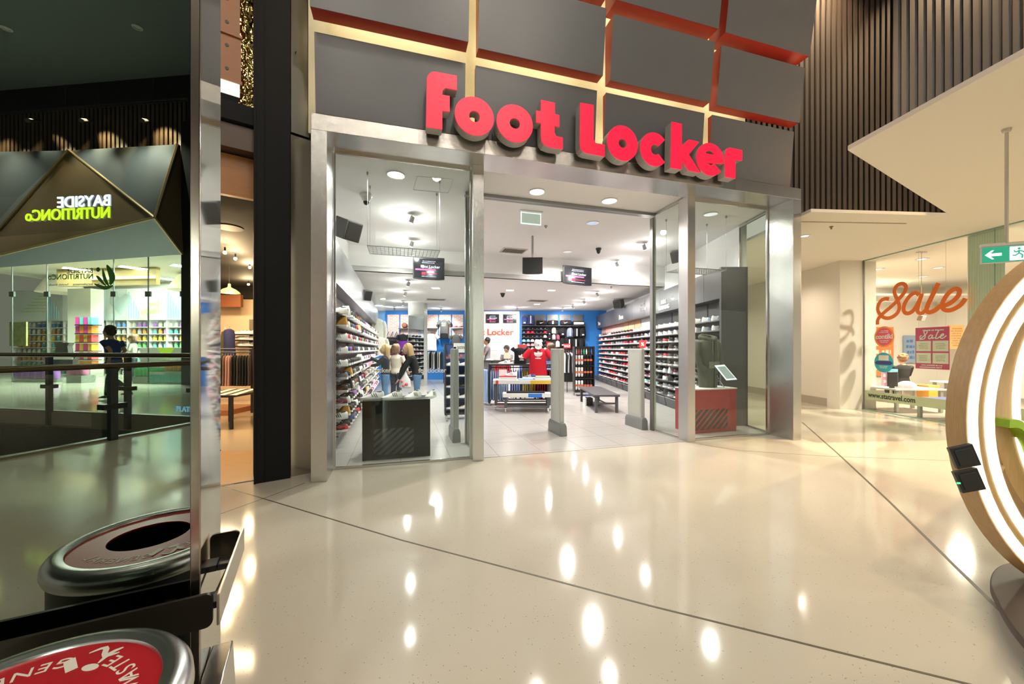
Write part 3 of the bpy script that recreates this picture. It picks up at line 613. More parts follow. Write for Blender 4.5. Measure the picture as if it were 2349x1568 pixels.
# ================================================================== SHOES
def shoe_rings(hi=0.0, L=.32, low=0.0):
    xs = [0, .02, .06, .11, .15, .20, .25, .29, .315]; k = L/.32
    hh = [.092, .112+hi*.7, .104+hi*.9, .102+hi*.85, .090+hi*.25, .070, .056, .045, .024]; ww = [.022, .034, .036, .034, .038, .048, .052, .043, .018]
    R_ = []
    for x, h, w in zip(xs, hh, ww):
        h = max(.02, h-low); ring = []
        for i in range(10):
            a = pi*i/9; ring.append((x*k, -w*cos(a)*(1-.35*max(0, sin(a))**2), .026+(h-.026)*sin(a)**.8))
        R_.append(ring)
    return R_
def sole_pts(g=1.06):
    o = [(-.006, .0), (0, .03), (.06, .043), (.11, .041), (.2, .054), (.25, .056), (.295, .044), (.322, .018)]
    return [(x, -y*g) for x, y in o]+[(x, y*g) for x, y in o[::-1] if y > 0]
def shoe_mesh(parts, up, sole, acc, lace, kind=0, pat=0):
    """returns list of (name, MB, mats)"""
    hi = .07 if kind == 1 else 0; out = []
    a = MB(); a.loft(shoe_rings(hi)); out.append(('upper', a, up))
    b = MB(); b.prism(sole_pts(), 0, .018)
    b.loft([[(x, y, z) for x, y in sole_pts(1.04 if z < .02 else .98)] for z in (.0181, .034+.0)]); out.append(('sole', b, sole))
    c = MB(); h = .1045+hi*.88; e_ = MB()
    e_.lathe([(.026, -.006), (.023, .002), (.001, .002)], 12, TR((.062, 0, h), 0, 0, .06) @ Matrix.Diagonal((1.6, .72, 1, 1))); out.append(('lining', e_, None))
    if pat == 1:
        for sgn in (-1, 1):
            for q in range(3): c.stroke([(.10+q*.028, .03), (.125+q*.028, .085)], .010, .003, TR((0, sgn*.047, 0), 0, pi/2))
    elif pat == 2:
        for sgn in (-1, 1): c.stroke([(.05, .075), (.09, .045), (.13, .045), (.2, .075)], [.004, .016], .003, TR((0, sgn*.048, 0), 0, pi/2))
    elif pat == 3:
        c.box(-.004, .012, -.02, .02, .04, .08); c.box(.23, .26, -.045, .045, .044, .054)
    out.append(('accent', c, acc))
    d = MB()
    for q in range(5):
        x = .122+q*.02; zz = .099+hi*.6*(1-q/4)-q*.0095; d.tube([(x, -.022, zz-.012), (x+.003, -.010, zz-.001), (x+.003, .010, zz-.001), (x, .022, zz-.012)], .0035, 5)
    out.append(('laces', d, lace))
    return out
cm = {}
def cmat(n, c, r=.5):
    return mat('shoe_'+n, c, r, var=.08, vs_=60)
CW = {'white': (.82, .82, .82), 'black': (.02, .02, .02), 'grey': (.25, .25, .27), 'red': (.55, .02, .03), 'pink': (.85, .25, .4), 'tan': (.62, .33, .08), 'navy': (.03, .05, .2), 'blue': (.08, .25, .7),
      'lime': (.6, .9, .05), 'maroon': (.16, .02, .05), 'aqua': (.25, .75, .7), 'cream': (.75, .68, .55), 'purple': (.3, .08, .4), 'orange': (.9, .25, .05), 'olive': (.12, .13, .06)}
ways = [('white', 'white', 'grey', 'white', 0, 1), ('white', 'white', 'black', 'white', 0, 1), ('black', 'white', 'red', 'black', 0, 2), ('black', 'white', 'white', 'white', 0, 2), ('grey', 'white', 'blue', 'white', 0, 2), ('tan', 'white', 'tan', 'tan', 1, 0),
        ('maroon', 'white', 'pink', 'white', 0, 2), ('white', 'white', 'blue', 'white', 0, 1), ('black', 'black', 'grey', 'black', 1, 0), ('white', 'white', 'red', 'white', 1, 2), ('navy', 'white', 'white', 'white', 0, 1), ('white', 'cream', 'pink', 'white', 0, 3),
        ('black', 'white', 'black', 'grey', 0, 0), ('red', 'white', 'black', 'white', 0, 2), ('grey', 'white', 'black', 'black', 0, 3), ('cream', 'white', 'tan', 'cream', 0, 0), ('purple', 'white', 'black', 'white', 0, 2), ('aqua', 'white', 'white', 'white', 0, 2),
        ('lime', 'white', 'black', 'lime', 0, 2), ('black', 'white', 'orange', 'black', 1, 3), ('olive', 'white', 'red', 'olive', 0, 1)]
near, far = {}, {}
def way_name(i): w = ways[i]; return w[0]+(' and '+w[2] if w[2] != w[0] else '')+(' high-top' if w[4] else '')
def new_shoe(i, loc, rz, parts, label, group, rx=0, scale=1):
    w = ways[i]; mm = [cmat(w[0], CW[w[0]]), cmat('sole_'+w[1], CW[w[1]]), cmat('lining', (.06, .06, .065)), cmat('accent_'+w[2], CW[w[2]]), cmat('lace_'+w[3], CW[w[3]])]
    if parts:
        if i not in near:
            t = thing('sneaker', label, 'shoe', (0, 0, 0), 0, group)
            for (n, m, _), q in zip(shoe_mesh(True, 0, 0, 0, 0, w[4], w[5]), mm): ob(n, m, q, parent=t)
            near[i] = t; t.location = loc; t.rotation_euler = (rx, 0, rz); return t
        return dup(near[i], loc, rz, label, group, rx)
    if i not in far:
        m = MB()
        for k, (n, b, _) in enumerate(shoe_mesh(True, 0, 0, 0, 0, w[4], w[5])): m.mi = k; m.add(b.v, b.f)
        o = ob('sneaker', m, mm, label=label, cat='shoe', group=group, origin=(0, 0, 0)); far[i] = o
    else:
        o = far[i].copy(); COL.objects.link(o); o['label'] = label; o['category'] = 'shoe'; o['group'] = group
    o.location = loc; o.rotation_euler = (rx, 0, rz); return o
nth = ['first', 'second', 'third', 'fourth', 'fifth', 'sixth', 'seventh', 'eighth', 'ninth', 'tenth', 'eleventh', 'twelfth', 'thirteenth', 'fourteenth', 'fifteenth', 'sixteenth', 'seventeenth', 'eighteenth', 'nineteenth', 'twentieth']
lev = ['bottom', 'second lowest', 'third lowest', 'fourth lowest', 'fifth lowest', 'fifth highest', 'fourth highest', 'third highest', 'second highest', 'top']
r3 = random.Random(11)
nearL = {(9, 0): 11, (8, 0): 5, (7, 0): 0, (6, 0): 7, (5, 0): 1, (4, 0): 4, (3, 0): 2, (2, 0): 6, (1, 0): 1, (0, 0): 13, (4, 2): 5, (8, 1): 0}
# left wall: toes to the wall, seen side on from the concourse
wl = [1, 9, 3, 4, 11, 7, 2, 14, 2, 13, 12, 6, 3, 8, 3, 20, 5, 16, 10, 2, 19, 3, 8]
for c in range(13):
    for k in range(10):
        i = nearL.get((k, c), r3.choice(wl)); t_ = 1.62+c*.30
        new_shoe(i, fw(.185, t_+r3.uniform(-.03, .03), .2355+.2*k), FA+pi+r3.uniform(-.3, .42), c < 3, '%s sneaker, left shoe wall, %s shelf, %s from window' % (way_name(i), lev[k], nth[c]), 'sneakers on the left shoe wall')
# right wall
def wr(k, y):
    if y < 10 and k < 8: return r3.choice([2, 3, 12, 8, 3, 19, 14, 6, 1])
    if k >= 8: return r3.choice([0, 0, 7, 12, 1]) if y < 13 else r3.choice([3, 12, 0, 9])
    if k <= 1: return r3.choice([17, 3, 3, 2, 8, 1, 14])
    return r3.choice([2, 3, 9, 13, 3, 1, 12, 12, 19, 6, 8])
cnt = 0
for c in range(15):
    y = 7.85+c*.36
    for k in range(10):
        i = wr(k, y)
        if (c, k) == (13, 1): i = 18
        new_shoe(i, (XF-.02, y+r3.uniform(-.03, .03), .2755+.2*k), r3.uniform(-.55, .25)+radians(10 if y < 10 else 0), False, '%s sneaker, right shoe wall, %s shelf, %s from window' % (way_name(i), lev[k], nth[c]), 'sneakers on the right shoe wall')
# deeper shoes, past three hundred: merged
def stuff_shoes(name, lab, places, cols_):
    m = MB(); mats_ = [cmat(n, CW[n]) for n in cols_]
    base = [(n, b) for n, b, _ in shoe_mesh(True, 0, 0, 0, 0, 0, 0)]
    for p, rz in places:
        a = r3.choice([0, 1, 1, 1, 2, 3, 4]) % len(cols_)
        T = TR(p, rz); m.mi = a; m.add([v for v in base[0][1].v], base[0][1].f, T); m.mi = 0; m.add(base[1][1].v, base[1][1].f, T)
        m.mi = (a+1) % 3; m.add(base[3][1].v, base[3][1].f, T)
    ob(name, m, mats_, label=lab, cat='shoes', kind='stuff')
stuff_shoes('sneakers', 'many small sneakers filling the far part of the right shoe wall', [(Vector((XF-.02, 13.3+c*.36, .2755+.2*k)), r3.uniform(-.25, .25)) for c in range(14) for k in range(10)], ['white', 'black', 'red', 'grey', 'maroon'])
stuff_shoes('sneakers', 'many small sneakers filling the far part of the left shoe wall', [(fw(.185, 5.55+c*.3, .2355+.2*k), FA+pi+r3.uniform(-.15, .15)) for c in range(18) for k in range(10)], ['white', 'black', 'pink', 'grey', 'cream'])

# ------------------------------------------------------------------ plinths in the windows
GLOSSB = mat('gloss_black_laminate', (.014, .015, .017), .10, spec=.28, var=0); STRD = mat('matt_stripe', (.05, .052, .055), .5)
T0 = fw(.92, .98, .004)
t = thing('display_plinth', 'glossy black display plinth with diagonal stripes in the left window', 'plinth', T0)
m = MB(FM); m.box(.473, 1.365, .72, 1.22, .0045, .80); ob('box', m, GLOSSB, parent=t, bev=.004)
m = MB()
for k in range(-3, 9):
    x = .55+k*.10; a = [(x, .07), (x+.055, .07), (x+.455, .42), (x+.40, .42)]
    a = [(min(max(p[0], .62), 1.12), p[1] if .62 <= p[0] <= 1.12 else .07+(min(max(p[0], .62), 1.12)-p[0]+0)*0+p[1]) for p in a]
    q = []
    def clip(poly, lo, hi):
        for bound, sg in ((lo, 1), (hi, -1)):
            out = []
            for i in range(len(poly)):
                A, B = poly[i], poly[(i+1) % len(poly)]; ia, ib = sg*(A[0]-bound) >= 0, sg*(B[0]-bound) >= 0
                if ia: out.append(A)
                if ia != ib: u = (bound-A[0])/(B[0]-A[0]); out.append((bound, A[1]+u*(B[1]-A[1])))
            poly = out
            if not poly: return poly
        return poly
    a = clip([(x, .07), (x+.055, .07), (x+.455, .42), (x+.40, .42)], .62, 1.14)
    if len(a) > 2: m.curve([a], .001, face_T(A0+FN*.7195, FU))
ob('stripes', m, STRD, parent=t, smooth=False)
for i, (px, l) in enumerate(((846, 'leftmost'), (888, 'second from the left'), (930, 'third from the left'), (966, 'rightmost'))):
    s = fs(px, .95)
    new_shoe(0, fw(s+.20, .95+.02*i, .801), FA+pi+radians(18+16*i), True, 'plain white sneaker on the black plinth, %s of the four' % l, 'white sneakers on the black plinth')
RDG = mat('gloss_red_laminate', (.42, .03, .035), .12, coat=.3)
t = thing('display_plinth', 'red display plinth with dark diagonal stripes in the right window', 'plinth', fw(6.4, 1.1, .004))
m = MB(FM); m.box(5.93, 6.88, .85, 1.32, .0045, .77); ob('box', m, RDG, parent=t, bev=.004)
m = MB(FM); m.box(5.92, 6.89, .84, 1.33, .77, .79); ob('top', m, WHITE, parent=t, smooth=False)
m = MB()
for k in range(-3, 8):
    x = 5.95+k*.12; a = clip([(x, .06), (x+.075, .06), (x+.44, .42), (x+.365, .42)], 5.97, 6.68)
    if len(a) > 2: m.curve([a], .001, face_T(A0+FN*.8495, FU))
ob('stripes', m, mat('stripe_dark_red', (.05, .02, .02), .4), parent=t, smooth=False)

# ------------------------------------------------------------------ garments
def tee(m, T, w=.5, h=.7, d=.2, slv=.22, hood=False, longs=False):
    zs = [0, .15, .35, .55, .72, .84, .93, 1.0]; wx = [1, .98, .94, .93, .97, 1.0, .8, .26]; dy = [1, .98, .95, 1, 1.05, .95, .7, .3]
    m.loft([[(w/2*a*cos(2*pi*k/20)*(1+.02*sin(5*k)), d/2*b*sin(2*pi*k/20)*(1+.05*sin(3*k)), h*z) for k in range(20)] for z, a, b in zip(zs, wx, dy)], T)
    for sg in (-1, 1):
        if longs: P_ = [(sg*w*.42, 0, h*.88), (sg*w*.56, 0, h*.7), (sg*w*.62, 0, h*.4), (sg*w*.56, -.03, h*.1)]; rr = [.075, .07, .06, .05]
        else: P_ = [(sg*w*.38, 0, h*.9), (sg*w*.52, 0, h*.82), (sg*(w*.5+slv*.5), 0, h*.82-slv*.55)]; rr = [.08, .085, .085]
        m.tube(P_, rr, 12, T=T)
def trefoil(m, T, s):
    for q_, a in enumerate((-42, 42, 0)):
        m.curve([[(x*cos(radians(a))-y*sin(radians(a)), x*sin(radians(a))+y*cos(radians(a))) for x, y in [(.0, 0), (.09*s, .1*s), (.14*s, .22*s), (.13*s, .34*s), (.07*s, .45*s), (.0, .52*s), (-.07*s, .45*s), (-.13*s, .34*s), (-.14*s, .22*s), (-.09*s, .1*s)]]], .002, T @ TR((0, 0, .0007*q_)))
    m.mi = 1
    for q in range(3): m.box(-.3*s, .3*s, (.03+.065*q)*s, (.05+.065*q)*s, .0036, .0046, T)
    m.mi = 0; m.text('adidas', .17*s, .002, T @ TR((0, -.17*s, 0)), bold=.03, sx=1.15)
def swoosh(m, T, s): m.curve([[(-.5*s, .0), (-.38*s, -.13*s), (-.2*s, -.12*s), (.5*s, .16*s), (-.2*s, .03*s), (-.36*s, .0), (-.42*s, .08*s)]], .002, T)
LOGO = mat('logo_white', (.85, .85, .85), .6)
def cloth(n, c): return mat('cloth_'+n, c, .85, var=.12, vs_=14, bump=.3, bs=300, spec=.2)
# hoodie mannequin in the right window
hc = fw(fs(1624, 1.08), 1.08, .79)
t = thing('torso_mannequin', 'headless torso in an olive hoodie on the red plinth', 'mannequin', hc)
OL = cloth('olive', (.10, .105, .075)); T = TR(hc, FA)
m = MB(T)
zs = [(0, .17, .13), (.12, .19, .14), (.30, .20, .14), (.33, .215, .15), (.5, .21, .15), (.7, .235, .15), (.84, .23, .13), (.9, .13, .10)]
m.loft([[(a*cos(2*pi*k/20), b*sin(2*pi*k/20), z) for k in range(20)] for z, a, b in zs])
for sg in (-1, 1): m.tube([(sg*.2, 0, .82), (sg*.255, -.01, .6), (sg*.24, -.07, .4), (sg*.17, -.13, .33)], [.065, .062, .055, .045], 12)
ob('hoodie', m, OL, parent=t)
m = MB(T); m.tube(smooth2([(-.11, -.06, .9), (-.13, .05, .93), (0, .12, .96), (.13, .05, .93), (.11, -.06, .9), (0, -.11, .86)], 4), .042, 8, True); ob('hood', m, OL, parent=t)
m = MB(T); m.tube([(-.03, -.15, .86), (-.05, -.165, .7), (-.04, -.165, .6)], .005, 5); m.tube([(.06, -.15, .86), (.07, -.165, .68), (.065, -.165, .56)], .005, 5); m.box(-.12, .12, -.158, -.150, .36, .48); ob('drawstrings', m, cloth('olive_pale', (.22, .22, .16)), parent=t)
m = MB(T); m.box(-.004, .004, -.158, -.15, .0, .86); ob('zip', m, BLACKP, parent=t, smooth=False)
m = MB(T); m.lathe([(.06, .86), (.05, .95), (.001, .965)], 16); ob('neck_block', m, BLACKP, parent=t)
hc2 = fw(fs(1661, 1.52)-.04, 1.52, .0045)
t = thing('torso_mannequin', 'dark jacket torso standing behind the olive hoodie in the right window', 'mannequin', hc2)
m = MB(TR(hc2, FA)); tee(m, TR((0, 0, .85)), .42, .72, .24, longs=True); ob('jacket', m, cloth('black', (.015, .015, .018)), parent=t)
m = MB(TR(hc2, FA)); m.tube([(0, 0, 0), (0, 0, .9)], .02, 8); m.lathe([(.17, 0), (.17, .012), (.02, .02)], 20); m.lathe([(.05, 1.55), (.04, 1.64), (.001, 1.65)], 14); ob('stand', m, BLACKM, parent=t)
# lit slanted tablet sign
P4 = [vplane(fw(0, .7), FU, *p) for p in ((1640, 838), (1662, 836), (1691, 870), (1667, 872))]
t = thing('tablet_sign', 'slanted glowing white info tablet in front of the olive hoodie', 'display sign', (P4[0]+P4[2])/2)
m = MB(); m.slab(P4, FN*.012); ob('lit_panel', m, emit('tablet_white', (.9, .96, 1), 1.15), parent=t, smooth=False)
c4 = sum(P4, Vector())/4
m = MB(); m.slab([c4+(p-c4)*.82-FN*.003 for p in P4], FN*.002); ob('picture', m, mat('tablet_print', (.35, .42, .40), .4, em=(.35, .45, .45), es=.6), parent=t, smooth=False)
m = MB(); m.tube([c4+FN*.012, c4+FN*.22+UP*-.05, Vector((*fw(6.75, 1.0)[:2], .79))], .008, 6); ob('arm', m, STEEL, parent=t)
# footlocker decals on the left window
VIN = mat('white_vinyl', (.8, .8, .8), .6)
for px, l in ((863, 'left'), (992, 'right')):
    s, z = fs(px, .43, 854); mb = MB(); mb.text('footlocker', .085, .001, face_T(fw(s, .4335, z), FU), bold=.02, sx=1.0)
    ob('window_lettering', mb, VIN, label='white store name lettering on the left window glass, the %s one' % l, cat='lettering', smooth=False)

# ------------------------------------------------------------------ security gates
def gate(lab, a):
    t = thing('security_gate', lab, 'security gate', a, FA)
    m = MB(t.matrix_basis); m.prism([(-.055, -.02), (.055, -.02), (.055, .46), (-.055, .46)], 0, .06); m.loft([[(x*k, .22+(y-.22)*(k*.2+.8), z) for x, y in ((-.065, -.06), (.065, -.06), (.065, .50), (-.065, .50))] for z, k in ((.0, 1), (.16, .95), (.22, .62))])
    ob('base', m, mat('gate_grey', (.20, .21, .21), .35), parent=t, bev=.006)
    m = MB(t.matrix_basis); m.box(-.04, .04, 0, .44, .2, 1.5); ob('panel', m, mat('gate_pale', (.46, .47, .44), .4), parent=t, bev=.012)
    m = MB(t.matrix_basis)
    for x in (-.0415, .0405): m.box(x, x+.001, .05, .39, .27, 1.43)
    ob('inset', m, mat('gate_inset', (.50, .51, .46), .5), parent=t, smooth=False)
    m = MB(t.matrix_basis)
    for y in (.03, .41): m.box(-.044, .044, y-.01, y+.01, .22, 1.47)
    ob('frame_strip', m, mat('gate_strip', (.6, .62, .62), .3, .3), parent=t, smooth=False)
    m = MB(t.matrix_basis); m.box(-.02, .02, .14, .3, 1.5, 1.53); ob('alarm_light', m, mat('dark_red_lens', (.08, .005, .01), .15), parent=t, bev=.005)
gate('grey security gate standing in the middle of the entrance', fw(fs(1293, 1.30), 1.36, .0045))
gate('grey security gate at the right side of the entrance', fw(fs(1478, 1.38), 1.42, .0045))
gate('grey security gate behind the left window beside the glass return', fw(fs(1049, 1.3), 1.42, .0045))

# ------------------------------------------------------------------ bench table
GY = mat('bench_charcoal', (.075, .07, .075), .4)
t = thing('bench_table', 'low dark grey bench table on the grey tiles right of the middle gate', 'bench', (2.2, 10, .0045))
m = MB(); m.box(1.92, 2.52, 8.95, 11.0, .385, .43); ob('top', m, GY, parent=t, bev=.004)
for x, y in ((1.98, 9.02), (2.46, 9.02), (1.98, 10.93), (2.46, 10.93)): m = MB(); m.box(x-.03, x+.03, y-.03, y+.03, .0045, .385); ob('leg', m, GY, parent=t, smooth=False)
m = MB(); m.box(2.0, 2.44, 9.0, 9.03, .2, .24); m.tube([(2.2, 9.02, .22), (2.2, 10.9, .22)], .018, 6); ob('stretcher', m, GY, parent=t, smooth=False)
t = thing('shoe_box_stack', 'small white and black box on the floor under the bench table', 'box', (2.0, 10.2, .0045))
m = MB(); m.box(1.93, 2.13, 10.1, 10.4, .0046, .2); ob('box', m, mat('box_black', (.03,)*3), parent=t, smooth=False); m = MB(); m.box(1.92, 1.96, 10.09, 10.41, .0046, .205); ob('lid', m, WHITE, parent=t, smooth=False)

# ------------------------------------------------------------------ sock rack on casters
def caster(m, x, y, z0=.0046, r=.04):
    m.tube([(x-.013, y, z0+r), (x+.013, y, z0+r)], r, 12); m.cbox((x, y, z0+r*2), (.035, .04, .04))
t = thing('sock_rack', 'black wheeled rack hung with packs of white and black socks', 'rack', (2.3, 12.3, .0045))
m = MB(); m.box(1.98, 2.62, 12.15, 12.55, .12, .18); m.box(1.98, 2.62, 12.33, 12.37, .18, 1.58); m.box(1.98, 2.01, 12.15, 12.55, .18, 1.58); m.box(2.59, 2.62, 12.15, 12.55, .18, 1.58)
for z in (.55, .95, 1.3): m.box(2.01, 2.59, 12.18, 12.33, z, z+.02)
ob('frame', m, BLACKM, parent=t, smooth=False)
m = MB(); [caster(m, x, y, r=.035) for x in (2.02, 2.58) for y in (12.18, 12.52)]; ob('casters', m, CHROME, parent=t)
m = MB(); m.box(2.1, 2.5, 12.14, 12.15, 1.52, 1.57); ob('header', m, BLACKP, parent=t, smooth=False)
ks = 0
for z in (.2, .62, 1.0):
    for i in range(6):
        w_ = i < 3; x = 2.04+i*.092; m = MB(TR((x, 12.19, z)))
        m.loft([[(a*cos(2*pi*k/10)*.038, b*sin(2*pi*k/10)*.05, zz) for k in range(10)] for zz, a, b in ((0, .5, .5), (.04, 1, 1), (.14, 1, 1), (.2, .9, .8), (.28, 1, 1), (.3, .6, .6))])
        tt = thing('sock_pack', '%s folded sock pack on the wheeled rack, %s row, %s from the left' % ('white' if w_ else 'black', {.2: 'lowest', .62: 'middle', 1.0: 'upper'}[z], nth[i]), 'socks', (x, 12.19, z), 0, 'sock packs on the wheeled rack')
        ob('socks', m, cloth('sock_white', (.75,)*3) if w_ else cloth('black', (.02,)*3), parent=tt); m = MB(TR((x, 12.19, z))); m.box(-.036, .036, -.056, -.05, .12, .18); ob('band', m, mat('band_orange', (.5, .1, .03)), parent=tt, smooth=False)
for i in range(7):
    x = 2.05+i*.08; c_ = ('silver', 'red', 'grey', 'green', 'white', 'black', 'blue')[i]; m = MB(TR((x, 12.2, 1.33))); m.lathe([(.022, 0), (.024, .02), (.024, .11), (.012, .14), (.012, .17), (.001, .172)], 10)
    ob('spray_can', m, mat('can_'+c_, {'silver': (.6,)*3, 'red': (.5, .03, .03), 'grey': (.2,)*3, 'green': (.02, .4, .15), 'white': (.7,)*3, 'black': (.03,)*3, 'blue': (.05, .1, .4)}[c_], .3), label='small %s shoe care bottle on top of the sock rack' % c_, cat='bottle', group='shoe care bottles on the sock rack')

# ------------------------------------------------------------------ display tables and clothes rail in the centre
TBW = mat('table_edge_white', (.68, .68, .66), .4)
def table(lab, x0, x1, y0, y1, z, col, c0, c1, extra=None):
    t = thing('display_table', lab, 'table', ((x0+x1)/2, (y0+y1)/2, .0045))
    m = MB(); m.box(x0, x1, y0, y1, z-.09, z); ob('top', m, TBW, parent=t, bev=.004)
    m = MB(); m.box(c0, c1, y0-.003, y0-.0005, z-.09, z-.001); ob('color_band', m, col, parent=t, smooth=False)
    if extra: m = MB(); m.box(extra[0], extra[1], y0-.003, y0-.0005, z-.09, z-.001); ob('red_band', m, RED, parent=t, smooth=False)
    for x in (x0+.07, x1-.07):
        for y in (y0+.06, y1-.06):
            m = MB(); m.box(x-.03, x+.03, y-.03, y+.03, .12, z-.09); ob('leg', m, DARKGREY, parent=t, smooth=False); m = MB(); caster(m, x, y, r=.045); ob('caster', m, CHROME, parent=t)
    m = MB(); m.box(x0+.07, x1-.07, y0+.05, y0+.08, .14, .17); m.box(x0+.07, x1-.07, y1-.08, y1-.05, .14, .17); ob('rail', m, DARKGREY, parent=t, smooth=False)
table('taller white edged display table with a yellow band on casters', -.47, 1.0, 9.35, 9.95, .735, mat('band_yellow', (.65, .42, .04)), .45, .998, (-.40, -.33))
table('lower white edged display table with a blue band on casters', -.22, .92, 8.95, 9.32, .46, mat('band_blue', (.02, .18, .62)), .38, .70)
def folded(lab, c, w, d, h, m_, cat='folded clothes', nm='folded_shirt'):
    mb = MB(TR(c)); n = max(1, int(h/.03))
    for k in range(n): mb.loft([[(x*(1-.02*(k % 2)), y, z) for x, y in ((-w/2, -d/2), (w/2, -d/2), (w/2, d/2), (-w/2, d/2))] for z in (k*h/n, (k+.9)*h/n)])
    return ob(nm, mb, m_, label=lab, cat=cat, bev=.008)
folded('red shoe box with white sides on the taller table', (-.1, 9.55, .735), .46, .3, .07, WHITE, 'box', 'shoe_box')
folded('red shirt folded in the white box on the taller table', (-.1, 9.56, .805), .42, .26, .03, RED)
folded('light blue folded shirt in the middle of the taller table', (.34, 9.52, .735), .36, .26, .035, cloth('sky', (.35, .52, .72)))
folded('white box with a mint green lid on the taller table', (.76, 9.55, .735), .4, .3, .06, WHITE, 'box', 'shoe_box')
folded('mint green shirt folded on the white box', (.76, 9.56, .795), .36, .26, .035, cloth('mint', (.40, .62, .42)))
folded('black folded trousers on the lower table', (.32, 9.13, .46), .9, .26, .035, cloth('black', (.02,)*3))
new_shoe(10, (.58, 9.5, .771), pi*.95, True, 'navy and white sneaker on the light blue shirt', 'sneakers on the centre tables')
new_shoe(0, (.12, 9.45, .836), pi*.9, True, 'white sneaker on the red folded shirt', 'sneakers on the centre tables')
mb = MB(); mb.box(-.33, -.13, 9.72, 9.73, .81, .98); ob('price_card', mb, WHITE, label='small white price card standing behind the red shirt box', cat='sign', smooth=False)
t = thing('clothes_rail', 'black clothes rail with a top shelf behind the centre tables', 'clothes rail', (.2, 10.4, .0045))
m = MB(); m.box(-.62, 1.15, 10.15, 10.7, 1.06, 1.10); ob('top_shelf', m, BLACKM, parent=t, smooth=False)
for x in (-.6, 1.13):
    for y in (10.17, 10.68): m = MB(); m.box(x-.02, x+.02, y-.02, y+.02, .06, 1.06); ob('leg', m, BLACKM, parent=t, smooth=False)
m = MB(); m.tube([(-.6, 10.4, 1.0), (1.13, 10.4, 1.0)], .014, 8); m.box(-.6, 1.13, 10.39, 10.42, .12, .16); ob('rail', m, BLACKM, parent=t, smooth=False)
m = MB(); [caster(m, x, y, r=.03) for x in (-.6, 1.13) for y in (10.17, 10.68)]; ob('casters', m, CHROME, parent=t)
def hanging(lab, c, ln, w, col, grp, yaw=0, wide=.5):
    t = thing('hanging_garment', lab, 'garment', c-UP*ln, yaw, grp); ph = rnd.uniform(0, 6)
    m = MB(t.matrix_basis @ TR((0, 0, ln)))
    m.loft([[(w/2*cos(2*pi*k/14)*a, wide/2*b*sin(2*pi*k/14)+.02*sin(ph+3*z), -z) for k in range(14)] for z, a, b in ((.05, .3, .25), (.09, .8, .85), (.2, 1, 1), (ln*.6, 1.05, .95), (ln, 1.2, 1.02))])
    ob('cloth', m, col, parent=t); m = MB(t.matrix_basis @ TR((0, 0, ln))); m.tube([(0, 0, -.06), (0, 0, 0), (0, .012, .02), (0, -.012, .02)], .004, 5); ob('hook', m, CHROME, parent=t)
cs = [('light blue', (.30, .44, .68), 8, .85, -.56), ('blue', (.03, .10, .42), 5, .8, -.02), ('yellow', (.50, .40, .03), 6, .78, .28), ('dark red', (.22, .02, .03), 8, .8, .62)]
for n_, c_, q, ln, x0 in cs:
    for i in range(q): hanging('%s garment on the rail behind the tables, %s of them from the left' % (n_, nth[i]), Vector((x0+i*.062, 10.4+rnd.uniform(-.02, .02), .985)), ln+rnd.uniform(-.03, .03), .05, cloth(n_.replace(' ', '_'), c_), 'garments on the centre rail')
# big light blue garment at the end
for i in range(3): hanging('long light blue garment hanging at the left end of the rail, %s' % ('front', 'middle', 'rear')[i], Vector((-.66-.05*i, 10.3+.1*i, 1.0)), .92, .10, cloth('light_blue', (.30, .44, .68)), 'long blue garments at the rail end', 0, .34)
# torso with red tee and cap, black tee, shoe and cap on the shelf
tc_ = Vector((.66, 9.78, .735)); t = thing('torso_mannequin', 'bust in a red tee shirt with a white trefoil print on the taller table', 'mannequin', tc_)
m = MB(TR(tc_)); tee(m, TR((0, 0, .06)), .46, .74, .24, .24); ob('tee_shirt', m, cloth('red', (.52, .015, .03)), parent=t)
m = MB(); trefoil(m, face_T(tc_+Vector((0, -.128, .57)), (1, 0, 0)), .30); ob('print', m, [LOGO, cloth('red', (.5, .015, .03))], parent=t, smooth=False)
m = MB(TR(tc_)); m.tube([(0, 0, 0), (0, 0, .2)], .03, 8); m.lathe([(.12, 0), (.12, .012), (.03, .02)], 20); m.lathe([(.06, .8), (.055, .87), (.001, .88)], 14); ob('stand', m, BLACKM, parent=t)
def cap(lab, c, yaw, col, logo=None, grp=None, tilt=0, s=1.0, parts=True):
    t = thing('baseball_cap', lab, 'cap', c, 0, grp); T = TR(c, yaw, tilt) @ Matrix.Scale(s, 4)
    m = MB(T); m.loft([[(.09*cos(2*pi*k/16)*a, .105*sin(2*pi*k/16)*a, z) for k in range(16)] for z, a in ((0, 1), (.03, 1.03), (.07, .92), (.1, .72), (.12, .4), (.127, .08))]); ob('crown', m, col, parent=t)
    m = MB(T); m.loft([[(.075*(1-(j/4)**2.2)**.5 if j < 4 else .01, -.09-.085*j/4, .012-.006*j+dz) if sg > 0 else (-(.075*(1-(j/4)**2.2)**.5) if j < 4 else -.01, -.09-.085*j/4, .012-.006*j+dz) for sg, dz in ((1, 0), (1, .006), (-1, .006), (-1, 0))] for j in range(5)]); ob('brim', m, col, parent=t)
    if logo: m = MB(T); m.sph((0, -.098, .055), .016, (1, .3, .9), 10, 6); ob('badge', m, logo, parent=t)
    return t
cap('white cap with a small black badge on the red tee bust', tc_+Vector((0, -.04, .86)), 0, cloth('cap_white', (.72, .72, .70)), BLACKP, tilt=.5, s=1.15)
bt = Vector((.22, 10.35, 1.10)); t = thing('torso_mannequin', 'bust in a black tee shirt with a white trefoil print on the rail shelf', 'mannequin', bt)
m = MB(TR(bt)); tee(m, TR((0, 0, .0)), .34, .44, .2, .05); ob('tee_shirt', m, cloth('black', (.015,)*3), parent=t)
